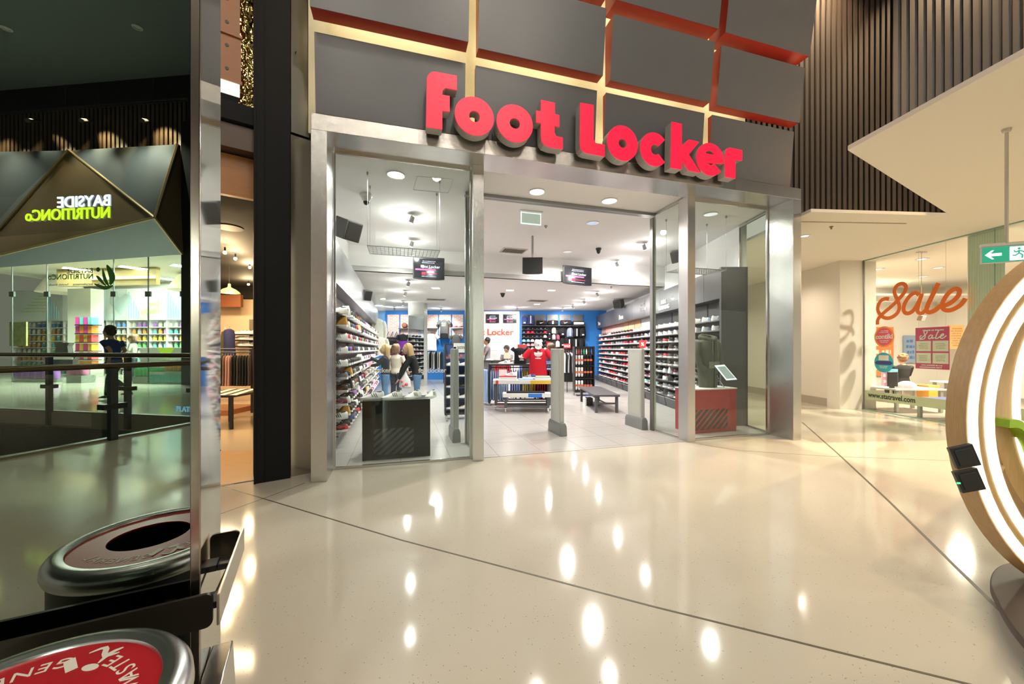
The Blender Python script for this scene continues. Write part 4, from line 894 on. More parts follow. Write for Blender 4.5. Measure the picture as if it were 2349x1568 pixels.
m = MB(); trefoil(m, face_T(bt+Vector((.04, -.108, .14)), (1, 0, 0)), .24); ob('print', m, [LOGO, cloth('black', (.015,)*3)], parent=t, smooth=False)
new_shoe(1, (-.05, 10.3, 1.1005), pi+.2, True, 'white sneaker with dark stripes on the black rail shelf', 'sneakers on the centre tables')
cap('black cap lying on the black rail shelf behind the sneaker', Vector((-.22, 10.5, 1.101)), .5, cloth('black', (.015,)*3))
folded('cream folded shirt on the rail shelf beside the red bust', (.58, 10.3, 1.10), .2, .2, .06, cloth('cream', (.7, .66, .55)))
# counter with staff side, sneaker, red rail behind
t = thing('service_counter', 'long dark service counter in front of the white wall', 'counter', (-1.1, 16.6, .0045))
m = MB(); m.box(-2.0, -.32, 16.35, 16.9, .0045, .98); ob('body', m, DARKGREY, parent=t, smooth=False)
m = MB(); m.box(-2.05, -.28, 16.3, 16.95, .98, 1.02); ob('worktop', m, BLACKM, parent=t, smooth=False)
new_shoe(7, (-.8, 16.45, 1.0205), pi, True, 'white sneaker with blue stripes on the dark counter', 'sneakers on the counter')
for i in range(8): hanging('red garment hanging in front of the counter, %s from the left' % nth[i], Vector((-.62+i*.075, 14.3, 1.02)), .5, .06, cloth('red', (.5, .015, .03)), 'red garments by the counter')
t = thing('clothes_rail', 'low black rail holding red garments in front of the counter', 'clothes rail', (-.35, 14.3, .0045)); m = MB(); m.tube([(-.75, 14.3, .0046), (-.75, 14.3, 1.05), (.05, 14.3, 1.05), (.05, 14.3, .0046)], .015, 8); m.box(-.78, .08, 14.05, 14.55, 1.06, 1.075); ob('frame', m, BLACKM, parent=t)
mb = MB(); mb.box(.22, .58, 15.2, 15.22, 1.15, 1.68); mb.box(.39, .41, 15.2, 15.22, .0046, 1.15); ob('red_sign', mb, RED, label='plain red sign board standing behind the black tee bust', cat='sign', smooth=False)
t = thing('checkout_monitor', 'beige back of a checkout monitor near the seated staff member', 'monitor', (-.2, 16.6, 1.02)); m = MB(); m.box(-.36, -.06, 16.55, 16.58, 1.08, 1.34); ob('screen_back', m, mat('beige_plastic', (.55, .48, .36), .5), parent=t, bev=.005); m = MB(); m.box(-.23, -.19, 16.56, 16.6, 1.021, 1.1); ob('stand', m, BLACKP, parent=t, smooth=False)
# wheeled shoe rack behind the left window
rc = Vector((-1.12, 8.3, .0045)); t = thing('shoe_rack', 'dark wheeled shoe rack with a size sign behind the left window', 'rack', rc, radians(12))
TT = t.matrix_basis
m = MB(TT); m.box(-.34, .34, .12, .16, .12, 1.6); m.box(-.34, -.31, -.16, .16, .12, 1.6); m.box(.31, .34, -.16, .16, .12, 1.6); m.box(-.34, .34, -.16, .16, .1, .14); ob('frame', m, mat('rack_dark', (.03, .03, .035), .4), parent=t, smooth=False)
m = MB(TT); m.box(-.30, .30, .105, .118, .14, 1.58); ob('backing', m, mat('rack_blue', (.04, .08, .26), .5), parent=t, smooth=False)
for z in (.22, .45, .68, .91, 1.14): m = MB(TT); m.box(-.31, .31, -.14, .118, z-.015, z); ob('rack_shelf', m, mat('rack_shelf_blue', (.03, .05, .15), .3), parent=t, smooth=False)
m = MB(TT); [caster(m, x, y) for x in (-.3, .3) for y in (-.3, .3)]
for x in (-.3, .3): m.tube([(x, -.3, .1), (x, .3, .1)], .016, 6)
ob('casters', m, CHROME, parent=t)
m = MB(TT); m.box(-.15, .3, -.13, -.12, 1.42, 1.62); ob('size_sign', m, WHITE, parent=t, smooth=False)
m = MB(TT); m.text('SIZES 2-10', .07, .002, face_T((.08, -.131, 1.5), (1, 0, 0)), bold=.01); ob('size_lettering', m, BLACKP, parent=t, smooth=False)
sq = MB(TT); cl = [(.8, .3, .1), (.2, .5, .6), (.1, .1, .5), (.5, .2, .5), (.8, .6, .1)]
for row in range(2):
    for i in range(12): sq.mat((i*3+row*2) % 5); sq.box(-.30+i*.05, -.25+i*.05, .100, .104, 1.28+row*.05, 1.33+row*.05)
ob('color_squares', sq, [mat('square_%d' % i, c) for i, c in enumerate(cl)], parent=t, smooth=False)
for z, ii in ((.22, (2, 11)), (.45, (0, 9)), (.68, (12, 8)), (.91, (12, 3)), (1.14, (1, 0))):
    for x, i in ((-.02, ii[0]), (.28, ii[1])):
        p = TT @ Vector((x, -.03, z+.0005)); new_shoe(i, p, radians(12)+pi+.1, True, '%s sneaker on the wheeled rack, %s one, %s shelf' % (way_name(i), 'left' if x < .1 else 'right', {.22: 'lowest', .45: 'second lowest', .68: 'middle', .91: 'second highest', 1.14: 'top'}[z]), 'sneakers on the wheeled rack')

# ------------------------------------------------------------------ back wall
def pz(py): return H+(HY-py)/F*(YB-.1)
def pxx(px): return (px-CX)/F*(YB-.1)
t = thing('wall_sign', 'red store name lettering on the white wall behind the counter', 'sign', (-.9, YB-.13, 2.2))
m = MB(); T = face_T((pxx(1178), YB-.125, pz(768)), (1, 0, 0)); m.text('Foot Locker', .42, .02, T, al='RIGHT', bold=.022, sx=1.08); ob('lettering', m, mat('red_orange_sign', (.85, .08, .04), .5, em=(1, .1, .05), es=.35), parent=t, smooth=False)
for i, (a, b) in enumerate(((888, 915), (918, 936), (976, 1004), (1007, 1034), (1037, 1062))):
    mb = MB(); mb.box(pxx(a), pxx(b), YB-.06, YB-.002, pz(792 if i < 2 else 775), pz(721)); ob('brick_board', mb, BRK, label='pink brick pattern board on the blue wall, %s from the left' % nth[i], cat='wall board', smooth=False)
for i, (a, b) in enumerate(((1197, 1222), (1226, 1251), (1255, 1280), (1284, 1309), (1313, 1338))):
    mb = MB(); mb.box(pxx(a), pxx(b), YB-.05, YB-.002, pz(746), pz(721)); ob('grey_board', mb, mat('board_grey', (.13, .13, .14), .4), label='grey header board over the bags, %s from the left' % nth[i], cat='wall board', smooth=False)
mb = MB(); mb.box(pxx(1197), pxx(1343), YB-.04, YB-.002, .1, pz(746)); ob('slat_board', mb, mat('slat_black', (.02, .02, .022), .5), label='wide black slatted board carrying caps and backpacks', cat='wall board', smooth=False)
mb = MB(); mb.box(pxx(1197), pxx(1341), YB-.36, YB-.041, pz(747)-.02, pz(747)); ob('display_shelf', mb, SHM, label='grey shelf holding duffel bags on the back wall', cat='shelf', smooth=False)
zt = pz(747)
def bag(lab, x, w, h, col, kind):
    t = thing('duffel_bag', lab, 'bag', (x, YB-.2, zt), 0, 'duffel bags on the back shelf'); m = MB(TR((x, YB-.2, zt+.001)))
    m.loft([[(xx, .13*k_*cos(2*pi*k/12), h/2+h/2*k_*sin(2*pi*k/12)) for k in range(12)] for xx, k_ in ((-w/2, .7), (-w*.45, .95), (0, 1), (w*.45, .95), (w/2, .7))]); ob('body', m, col, parent=t)
    m = MB(TR((x, YB-.2, zt))); m.tube(smooth2([(-w*.2, -.12, h*.6), (-w*.15, -.1, h*1.12), (w*.15, -.1, h*1.12), (w*.2, -.12, h*.6)], 4), .008, 5); ob('handle', m, BLACKP, parent=t)
    m = MB()
    if kind: swoosh(m, face_T((x, YB-.335, zt+h*.5), (1, 0, 0)), w*.4)
    else: m.box(x-.05, x+.02, YB-.336, YB-.333, zt+.08, zt+.22)
    ob('logo', m, LOGO, parent=t, smooth=False)
BK = cloth('black', (.02,)*3); NV = cloth('navy', (.05, .08, .22))
bag('black duffel bag with a white swoosh, left one on the back shelf', pxx(1242), .5, .26, BK, 1)
bag('black duffel bag with a small white figure logo, middle one on the back shelf', pxx(1268), .5, .26, BK, 0)
bag('black duffel bag with a white swoosh, right one on the back shelf', pxx(1297), .54, .27, BK, 1)
t = thing('shoe_bag', 'black bag with a wide white print at the right end of the back shelf', 'bag', (pxx(1326), YB-.2, zt)); m = MB(); m.box(pxx(1313), pxx(1339), YB-.3, YB-.1, zt+.001, zt+.22); ob('body', m, BK, parent=t, bev=.02); m = MB(); m.box(pxx(1315), pxx(1338), YB-.304, YB-.301, zt+.06, zt+.17); ob('print', m, LOGO, parent=t, smooth=False)
def backpack(lab, px, py, s, col, lg=0, y=YB-.17):
    c = Vector((pxx(px), y, pz(py))); t = thing('backpack', lab, 'backpack', c, 0, 'backpacks on the back wall'); m = MB(TR(c) @ Matrix.Scale(s, 4))
    m.loft([[(a*.15*cos(2*pi*k/14), b*.09*sin(2*pi*k/14), z) for k in range(14)] for z, a, b in ((0, .75, .7), (.02, .95, 1), (.2, 1, 1), (.34, .9, .9), (.42, .6, .6), (.45, .15, .2))]); ob('body', m, col, parent=t)
    m = MB(TR(c) @ Matrix.Scale(s, 4)); m.loft([[(a*.11*cos(2*pi*k/12), -.06+b*.06*sin(2*pi*k/12), z) for k in range(12)] for z, a, b in ((.03, .7, .5), (.05, 1, 1), (.17, 1, 1), (.2, .6, .6))]); m.tube([(-.03, .03, .43), (0, .03, .49), (.03, .03, .43)], .008, 5); ob('front_pocket', m, col, parent=t)
    if lg:
        m = MB(TR(c) @ Matrix.Scale(s, 4))
        if lg == 1: m.box(-.025, .025, -.125, -.12, .05, .4)
        elif lg == 2: m.box(-.05, .05, -.125, -.118, .06, .12)
        else: m.sph((0, -.12, .12), .05, (1, .2, .7), 10, 6)
        ob('logo', m, LOGO, parent=t, smooth=False)
backpack('navy backpack with a white low mark at the left of the top shelf', 1203, 744.5, .95, NV, 2)
backpack('navy backpack with a tall white stripe on the top shelf', 1217, 744.5, 1.05, NV, 1)
for px, py, s, c_, lg, l in ((1270, 765, .7, 'cap_white', 0, 'white small backpack high on the black board'), (1260, 768, .55, 'black', 2, 'small black bag with white mark, upper left on the black board'), (1283, 766, .55, 'black', 0, 'small black bag beside the white backpack'),
                          (1290, 772, 1.0, 'black', 3, 'black backpack with a white flower mark'), (1307, 773, 1.05, 'slate', 1, 'grey blue backpack with a tall white stripe on the black board'), (1322, 773, 1.0, 'black', 1, 'black backpack with tall white stripe next to the grey blue one'), (1336, 772, 1.0, 'black', 2, 'black backpack with a white low mark at the right edge'),
                          (1270, 779, .6, 'grey', 0, 'small pale grey backpack in the second row'), (1280, 779, .55, 'pinkish', 0, 'small backpack with pink edge in the second row'), (1260, 780, .6, 'black', 3, 'small black bag with round mark in the second row'),
                          (1290, 795, .95, 'black', 2, 'black backpack with white mark in the low row'), (1305, 797, 1.0, 'black', 1, 'black backpack with white stripe in the low row'), (1320, 797, 1.0, 'black', 1, 'black backpack with thin stripe, second in the low row'), (1334, 797, .95, 'black', 0, 'plain black backpack at the right of the low row'), (1279, 796, .7, 'cap_white', 0, 'white small bag in the low row near the sale sign')):
    backpack(l, px, py, s, {'black': BK, 'cap_white': cloth('cap_white', (.72,)*3), 'slate': cloth('slate', (.18, .22, .38)), 'grey': cloth('grey', (.4,)*3), 'pinkish': cloth('pinkish', (.35, .08, .15))}[c_], lg)
cc = {'black': (.02,)*3, 'red': (.5, .02, .04), 'blue': (.25, .45, .75), 'white': (.75,)*3, 'mint': (.3, .65, .55), 'pink': (.8, .35, .4), 'navy': (.04, .05, .15)}
rowsC = [(756, ['black', 'navy', 'black', 'black', 'navy', 'black']), (764.5, ['navy', 'red', 'red', 'black', 'black', 'red']), (774, ['black', 'black', 'black', 'navy', 'black', 'white']), (783.5, ['blue', 'blue', 'white', 'white', 'white', 'black']), (793, ['mint', 'pink', 'pink', 'white', 'pink', 'black']), (802, ['white', 'pink', 'white', 'white', 'pink', 'white'])]
for ri, (py, cl) in enumerate(rowsC):
    mb = MB(); mb.box(pxx(1197), pxx(1255), YB-.26, YB-.041, pz(py)-.02, pz(py)); ob('cap_shelf', mb, SHM, label='narrow shelf for caps on the back wall, %s from the top' % nth[ri], cat='shelf', smooth=False)
    for ci, c_ in enumerate(cl): cap('%s cap on the back wall, %s row from the top, %s from the left' % (c_, nth[ri], nth[ci]), Vector((pxx(1202+ci*9.6), YB-.15, pz(py)+.001)), 0, cloth('cap_'+c_, cc[c_]), LOGO if c_ in ('black', 'navy', 'red') else None, 'caps on the back wall', s=.85 if c_ in ('black', 'navy') else 1.0)
# sale signs
def salesign(lab, p, w, h, txt, yaw=0):
    t = thing('sale_sign', lab, 'sign', p); m = MB(TR(p, yaw)); m.box(-w/2, w/2, 0, .012, 0, h); ob('board', m, mat('sale_red', (.75, .03, .03), .5), parent=t, smooth=False)
    m = MB(TR(p, yaw)); m.box(-.012, .012, .012, .024, -p.z+.0046, h*.5); ob('stand_pole', m, BLACKM, parent=t, smooth=False)
    m = MB(TR(p, yaw)); m.text(txt, h*.62, .003, face_T((0, -.001, h*.28), (1, 0, 0)), bold=.03); ob('lettering', m, WHITE, parent=t, smooth=False)
salesign('red sale sign by the sock rack in front of the backpacks', at(1301, 798, 13.2), .24, .15, 'SALE')
salesign('red sign with a white round mark above the right security gate', at(1474, 797, 11.5), .2, .22, '%', -.6)
salesign('small red sign behind the woman in stripes', at(1259, 795, 15.5), .18, .2, '%')
# left back displays
def fig_tee(lab, px, py, w, h, col, extra=None):
    c = Vector((pxx(px), YB-.22, pz(py))); t = thing('displayed_shirt', lab, 'shirt', c, 0, 'shirts on the back wall'); m = MB(TR(c)); tee(m, Matrix.Identity(4), w, h, .16, .16); ob('shirt', m, col, parent=t)
    m = MB(TR(c)); m.tube([(0, .03, h*.98), (0, .05, h+.06), (0, .19, h+.06)], .008, 5); ob('hanger', m, BLACKM, parent=t)
    if extra: extra(t, c, w, h)
def num(t, c, w, h): m = MB(); m.text('21', .22, .003, face_T(c+Vector((0, -.086, h*.55)), (1, 0, 0)), bold=.03); ob('number', m, mat('number_cream', (.75, .72, .55)), parent=t, smooth=False)
def shorts(t, c, w, h): m = MB(TR(c)); m.loft([[(w/2*.9*cos(2*pi*k/14), .09*sin(2*pi*k/14), z) for k in range(14)] for z in (-.22, .02)]); ob('shorts', m, BK, parent=t); num(t, c, w, h)
fig_tee('plain white tee shirt displayed on a brick board', 990, 804, .55, .82, cloth('tee_white', (.82,)*3))
fig_tee('dark grey jersey with the number 21 and black shorts on a brick board', 1020, 765, .42, .66, cloth('charcoal', (.09,)*3), shorts)
fig_tee('black hoodie with a purple lower half displayed on the back wall', 926, 800, .44, .72, cloth('black', (.03,)*3), lambda t, c, w, h: ob('purple_hem', (lambda m: (m.loft([[(w/2*1.03*cos(2*pi*k/16), .088*sin(2*pi*k/16), z) for k in range(16)] for z in (-.01, .38)]), m)[1])(MB(TR(c))), cloth('purple', (.16, .03, .30)), parent=t))
fig_tee('dark tee shirt partly hidden behind the glass return', 1047, 800, .45, .7, cloth('charcoal', (.09,)*3))
fig_tee('black tee shirt with a white print left of the purple hoodie', 898, 808, .45, .6, BK, lambda t, c, w, h: ob('print', MB().box(c.x-.12, c.x+.12, c.y-.09, c.y-.085, c.z+.2, c.z+.36), LOGO, parent=t, smooth=False))
m = MB(); bc = Vector((pxx(929), YB-.2, pz(752)+.13)); m.sph(bc, .125, nu=20, nv=14); t = thing('basketball', 'brown basketball on a small wall shelf', 'ball', bc-UP*.125); ob('ball', m, mat('basketball_brown', (.38, .13, .07), .5), parent=t)
m = MB(); m.tube([bc+Vector((.126*cos(a*pi/12), 0, .126*sin(a*pi/12))) for a in range(24)], .003, 4, True); m.tube([bc+Vector((0, .126*cos(a*pi/12), .126*sin(a*pi/12))) for a in range(24)], .003, 4, True); ob('seams', m, BLACKP, parent=t)
for i, (a, b, py) in enumerate(((886, 914, 772), (917, 936, 752.5), (976, 1004, 752), (1037, 1062, 752))):
    mb = MB(); mb.box(pxx(a), pxx(b), YB-.34, YB-.061, pz(py)-.05, pz(py)-.01); ob('display_shelf', mb, SHM, label='short shelf on the brick boards, %s from the left' % nth[i], cat='shelf', smooth=False)
for i, px in enumerate((983, 996, 1046, 1058)): new_shoe((15, 15, 13, 13)[i], (pxx(px)+.1, YB-.18, pz(752)-.0095), pi, False, '%s sneaker on a short shelf of the brick boards, %s from the left' % (way_name((15, 15, 13, 13)[i]), nth[i]), 'sneakers on the brick boards')
for i in range(3):
    x = pxx(889+i*9); c = Vector((x, YB-.2, pz(771.5))); t = thing('printed_sock', 'black and white striped sock standing on the left short shelf, %s' % nth[i], 'sock', c, 0, 'striped socks'); m = MB(TR(c, 0, 0, .25)); m.tube([(0, 0, 0), (.02, 0, .12), (.05, 0, .26)], .035, 8); ob('sock', m, LOGO, parent=t); m = MB(TR(c, 0, 0, .25)); m.tube([(.0, -.02, .0), (.02, -.02, .12), (.05, -.02, .26)], .02, 6); ob('stripe', m, BK, parent=t)
# dark clothes racks low on the back left, seen between the women
k_ = 0
for px0, n_, names_ in ((980, 9, ('grey', 'white', 'black')), (900, 10, ('dark red', 'purple', 'black')), (945, 6, ('white', 'black', 'grey'))):
    col_ = {'grey': (.3,)*3, 'white': (.75,)*3, 'black': (.02,)*3, 'dark red': (.25, .03, .05), 'purple': (.14, .04, .2)}
    Yr = 16.9+.3*k_; x0 = (px0-CX)/F*Yr
    t = thing('clothes_rail', 'black floor rail below the displayed shirts, %s one' % ('right', 'left', 'middle')[k_], 'clothes rail', (x0+.4, Yr, .0045)); m = MB(); m.tube([(x0-.05, Yr, .0046), (x0-.05, Yr, 1.45), (x0+n_*.08, Yr, 1.45), (x0+n_*.08, Yr, .0046)], .015, 8); ob('frame', m, BLACKM, parent=t)
    for i in range(n_): q = names_[i % 3]; hanging('%s garment on the %s floor rail at the back, %s from the left' % (q, ('right', 'left', 'middle')[k_], nth[i]), Vector((x0+i*.08, Yr, 1.425)), .8, .06, cloth('rail_'+q.replace(' ', '_'), col_[q]), 'garments on the back floor rails', 0, .45)
    k_ += 1
# white and dark trousers rail right of the middle gate
t = thing('clothes_rail', 'black rail with white and dark trousers right of the middle gate', 'clothes rail', (1.8, 13.6, .0045)); m = MB(); m.tube([(1.75, 13.5, .0046), (1.75, 13.5, 1.45), (2.3, 13.7, 1.45), (2.3, 13.7, .0046)], .015, 8); m.box(1.75, 2.35, 13.4, 13.8, .35, .65); ob('frame', m, BLACKM, parent=t)
for i in range(7): q = ('white', 'black')[i % 2]; hanging('%s trousers on the rail right of the middle gate, %s from the left' % (q, nth[i]), Vector((1.8+i*.07, 13.52+i*.025, 1.425)), .75, .055, cloth('rail_'+q, {'white': (.75,)*3, 'black': (.02,)*3}[q]), 'trousers on the short rail', .3, .4)
# dark garment columns on the left wall end and hanging jersey
for i, (px, py, n_) in enumerate(((868, 760, 'white sports shirt hanging high at the end of the left wall'), (874, 790, 'white shirt with dark print hanging lower at the end of the left wall'))):
    c = at(px, py+25, 14.5); t = thing('hanging_garment', n_, 'garment', c); m = MB(TR(c, .5)); tee(m, Matrix.Identity(4), .42, .9 if i == 0 else .7, .15, .1, longs=True); ob('cloth', m, cloth('shirt_cream', (.72, .70, .62)), parent=t)
# ================================================================== MIRROR TOTEM with bars and bin
C0 = vplane(MN*MD, MU, 460); TM = frame(C0, MU, MN, UP)
def ta(px, b): q = vplane(C0+MN*b, MU, px); return (q-C0-MN*b).dot(MU)
a1 = ta(437, 0)
BZ = mat('bar_dark_bronze', (.035, .03, .022), .3, .5); POL = mirrormat('polished_steel_side', (.62, .59, .53), .045)
t = thing('mirror_totem', 'tall freestanding totem with dark mirror glass and polished steel edges at the left', 'totem', C0)
m = MB(TM); m.box(-1.5, 0, .004, .275, .0, 4.3); ob('core', m, POL, parent=t, smooth=False)
m = MB(TM); m.box(-1.5, a1, -.004, .0035, .02, 4.3); ob('mirror_glass', m, mirrormat('dark_mirror_glass', (.27, .305, .27)), parent=t, smooth=False)
m = MB(TM); m.box(a1+.0005, 0.0, -.008, .0035, .0, 4.3); ob('edge_strip', m, mat('totem_strip', (.34, .29, .24), .18, 1), parent=t, bev=.002)
for zz in (.3, 1.15, 2.9): m = MB(TM); m.box(.0005, .0012, .27, .277, zz, zz+.003); ob('side_seam', m, BLACKM, parent=t, smooth=False)
zt, zb = .836, .745
def rrect(x0, x1, y0, y1, r=.018, sides='both'):
    p = arc(x1-r, y0+r, r, r, -90, 0, 5)+arc(x1-r, y1-r, r, r, 0, 90, 5)
    return p+([(x0, y1), (x0, y0)] if sides == 'right' else arc(x0+r, y1-r, r, r, 90, 180, 5)+arc(x0+r, y0+r, r, r, 180, 270, 5))
ae = ta(489, -.055)
t = thing('totem_bar', 'dark rounded bar running across the front of the mirror totem behind the bin', 'bar', TM @ Vector((ae-.6, -.055, zb)))
m = MB(); m.curve([rrect(-1.4, ae, zb, zt, sides='right')], .010, face_T(C0+MN*-.05, MU)); ob('bar', m, BZ, parent=t, bev=.0015)
m = MB(TM); [m.box(x-.012, x+.012, -.050, -.004, .775, .80) for x in (a1-.05, -.8)]; ob('fixing', m, BLACKM, parent=t, smooth=False)
t = thing('totem_bar', 'bright steel bar along the right side of the mirror totem', 'bar', TM @ Vector((.055, .15, zb)))
m = MB(TM); m.box(.048, .056, -.07, .37, zb+.005, zt); ob('bar', m, mat('side_bar_steel', (.55, .5, .44), .3, .8), parent=t, bev=.002)
for b in (.02, .245): m = MB(TM); m.box(.0, .048, b-.03, b+.03, .765, .785); ob('bracket', m, BLACKM, parent=t, bev=.002)
m = MB(TM); m.tube([(.02, .0, .77), (.03, .26, .77)], .003, 5); ob('tie_rod', m, BLACKM, parent=t)
t = thing('totem_bar', 'dark bar end standing out behind the mirror totem', 'bar', TM @ Vector((-.1, .345, zb)))
m = MB(); m.curve([rrect(-.5, .044, zb-.01, zt, sides='right')], .01, face_T(C0+MN*.36, MU)); ob('bar', m, BZ, parent=t, bev=.0015)
m = MB(TM); m.box(-.2, -.17, .276, .349, .775, .80); ob('fixing', m, BLACKM, parent=t, smooth=False)
t = thing('steel_tray', 'low angled stainless steel ledge on the right side of the mirror totem', 'ledge', TM @ Vector((.03, 0, .3)))
m = MB(TM); m.add([(.001, -.09, .25), (.07, -.09, .25), (.001, -.09, .57), (.055, -.09, .57), (.001, .14, .25), (.07, .14, .25), (.001, .14, .57), (.055, .14, .57)], [(0, 1, 3, 2), (4, 6, 7, 5), (0, 2, 6, 4), (1, 5, 7, 3), (2, 3, 7, 6), (0, 4, 5, 1)]); ob('ledge', m, STEEL, parent=t, bev=.004)
# the bin
BC = Vector((-.866, .637, 0)); LZ = .862
t = thing('litter_bin', 'round litter bin with a steel rim and red general waste lid', 'litter bin', BC)
RS = mat('bin_lid_red', (.42, .012, .02), .3, spec=.35)
m = MB(TR(BC)); m.loft([[(r_*cos(2*pi*k/48), r_*sin(2*pi*k/48), z_) for k in range(48)] for r_, z_ in ((.24, .0005), (.248, .01), (.248, LZ-.06), (.22, LZ-.055))], cap=False); ob('body', m, mat('bin_black', (.02, .02, .022), .4), parent=t)
m = MB(TR(BC)); m.loft([[(r_*cos(2*pi*k/72), r_*sin(2*pi*k/72), z_) for k in range(72)] for r_, z_ in ((.208, LZ-.062), (.208, LZ-.010), (.212, LZ-.003), (.222, LZ), (.234, LZ+.001), (.250, LZ-.006), (.260, LZ-.02), (.262, LZ-.04), (.257, LZ-.055), (.248, LZ-.062))], closed=True)
ob('steel_rim', m, mat('bin_steel', (.62, .62, .62), .24, 1), parent=t)
m = MB()
o_ = [(.210*cos(2*pi*k/64), .210*sin(2*pi*k/64)) for k in range(64)]; HC = (-.012, -.02); h_ = [(HC[0]+.108*cos(2*pi*k/48), HC[1]+.108*sin(2*pi*k/48)) for k in range(48)]
m.curve([o_, h_], .006, TR(BC+UP*(LZ-.014))); ob('lid_plate', m, RS, parent=t, smooth=False)
m = MB(TR(BC)); m.loft([[(HC[0]+r_*cos(2*pi*k/40), HC[1]+r_*sin(2*pi*k/40), z_) for k in range(40)] for r_, z_ in ((.112, LZ-.012), (.108, LZ-.02), (.105, LZ-.40), (.002, LZ-.401))], cap=False); ob('liner', m, mat('bin_liner', (.003,)*3, .9, spec=.05), parent=t)
PW = mat('print_white', (.72, .70, .62), .5); m = MB()
for word, a0 in (('GENERAL', 110), ('WASTE', 40)):
    for i, ch in enumerate(word):
        a = radians(a0+i*(10.2 if word == 'GENERAL' else 9)); rad = Vector((cos(a), sin(a), 0)); tg = Vector((-sin(a), cos(a), 0)); p = BC+rad*.176+UP*(LZ-.008)
        m.text(ch, .040, .0006, frame(p, tg, -rad, UP), bold=.004)
ob('lettering', m, PW, parent=t, smooth=False)
m = MB(); a = radians(76)
def lp(deg, r_, rot=0): a = radians(deg); rad = Vector((cos(a), sin(a), 0)); tg = Vector((-sin(a), cos(a), 0)); return frame(BC+rad*r_+UP*(LZ-.008), tg, -rad, UP) @ Matrix.Rotation(radians(rot), 4, 'Z')
m.stroke([(.0, .02), (.03, -.01)], .017, .0006, lp(98, .155, 0)); m.curve([arc(0, 0, .016, .009, 0, 360, 16)[:-1]], .0006, lp(86, .142)); m.stroke([(-.03, .0), (-.01, .01), (.012, -.012), (.03, .004)], [.003, .010], .0006, lp(90, .180)); m.stroke([(.0, .02), (.004, -.006), (-.006, -.022)], [.003, .010], .0006, lp(84, .172))
ob('pictograms', m, PW, parent=t, smooth=False)

# ================================================================== NEXT SHOPFRONT: dark column, steel reveals
ca, cb = gp(583, 1110), gp(666, 1096); cd = (cb-ca).normalized(); cn = Vector((-cd.y, cd.x, 0)); CM = frame(ca, cd, cn, UP); cl_ = (cb-ca).length
mb = MB(CM); mb.box(0, cl_, 0, .45, 0, 9.0); mb.box(-.004, .016, -.012, 0, 0, 9.0); mb.box(cl_*.27, cl_*.285, -.008, 0, 0, 9)
struct('wall_column', mb, DARKCOL, smooth=False)
# dull steel cladding strip between the dark column and portal
va, vb = gp(667, 1093), fw(-.005, .42); vd = (vb-va).normalized(); vn = Vector((-vd.y, vd.x, 0)); VM = frame(va, vd, vn, UP); vl = (vb-va).length
STW = mat('wavy_steel', (.42, .38, .30), .16, 1, bump=.6, bs=2.2, stretch=(1, 1, .5)); CLAD = mat('cladding_panel', (.13, .125, .11), .3, .7, var=.1, vs_=3)
mb = MB(VM); mb.box(.001, vl-.06, .0, .03, 0, 4.02); struct('trim_steel_reveal', mb, STW, smooth=False)
mb = MB(VM); mb.box(vl-.055, vl-.002, .02, .05, 0, 4.0); struct('trim_dark_gap', mb, BLACKM, smooth=False)
for (x0, x1, z0, z1, b0) in ((.002, .20, 4.05, 5.85, .0), (.002, .20, 5.87, 9.0, .0), (.215, vl+.03, 4.02, 5.62, -.02), (.215, vl+.03, 5.64, 9.0, -.02)):
    mb = MB(VM); mb.box(x0, x1, b0, .05, z0, z1); o = struct('trim_cladding', mb, CLAD, bev=.002, smooth=False)
mb = MB(VM)
for x, z in ((.17, 5.95), (.17, 5.7), (.24, 5.55), (.24, 5.78), (.24, 4.9), (.05, 5.0)): mb.tube([(x, -.03, z), (x, .01, z)], .006, 8)
struct('trim_rivets', mb, BLACKM)
mb = MB(VM); mb.box(0, vl+.05, .05, .12, 0, 9.0); struct('trim_backing', mb, BLACKM, smooth=False)

# neighbour shop beyond the opening
def wx(px, Y): return (px-CX)/F*Y
nb0 = vplane(ca, cd, 440); NM = frame(nb0, cd, cn, UP); nl = (ca-nb0).length
mb = MB(NM); mb.box(-7, nl, .05, .14, 4.0, 4.2); struct('trim_transom', mb, DARKCOL, smooth=False)
mb = MB(NM); mb.box(-7, nl, .1, .4, 3.72, 3.98); struct('trim_brown_soffit', mb, mat('brown_soffit', (.09, .05, .03), .4), smooth=False)
mb = MB(NM); mb.box(-7, nl, .25, .32, 3.24, 3.70); struct('trim_timber_bulkhead', mb, mat('orange_timber', (.45, .19, .06), .35, var=.15, vs_=5, stretch=(1, 1, 8)), smooth=False)
TIM = mat('orange_timber_panel', (.36, .13, .03), .4, var=.12, vs_=5, stretch=(1, 1, 6))
for i in range(6):
    z0 = 4.52+i*.52; x1 = vplane(nb0, cd, 553-i*1).x
    q = (vplane(nb0+cn*.25, cd, 553)-nb0).dot(cd)
    t = thing('timber_panel', 'orange timber panel with dark bolts in the upper left opening, %s from below' % nth[i], 'wall panel', NM @ Vector((q-.3, .25, z0)), 0, 'orange timber panels')
    m = MB(NM); m.box(-7, q-.01*i, .22-.0*i, .27, z0, z0+.50); m.box(-7, q+.012, .20, .22, z0-.02, z0+.012); ob('board', m, TIM, parent=t, smooth=False)
    for zz in (.12, .38): m = MB(NM); m.tube([(q-.13, .215, z0+zz), (q-.13, .222, z0+zz)], .018, 12); ob('bolt', m, BLACKM, parent=t)
mb = MB(NM); q = (vplane(nb0+cn*.25, cd, 550)-nb0).dot(cd); mb.box(-7, q, .18, .27, 4.38, 4.48); ob('strip_light', mb, emit('strip_cool', (.95, 1, .85), 1.1), label='pale strip light below the orange timber panels', cat='strip light', smooth=False)
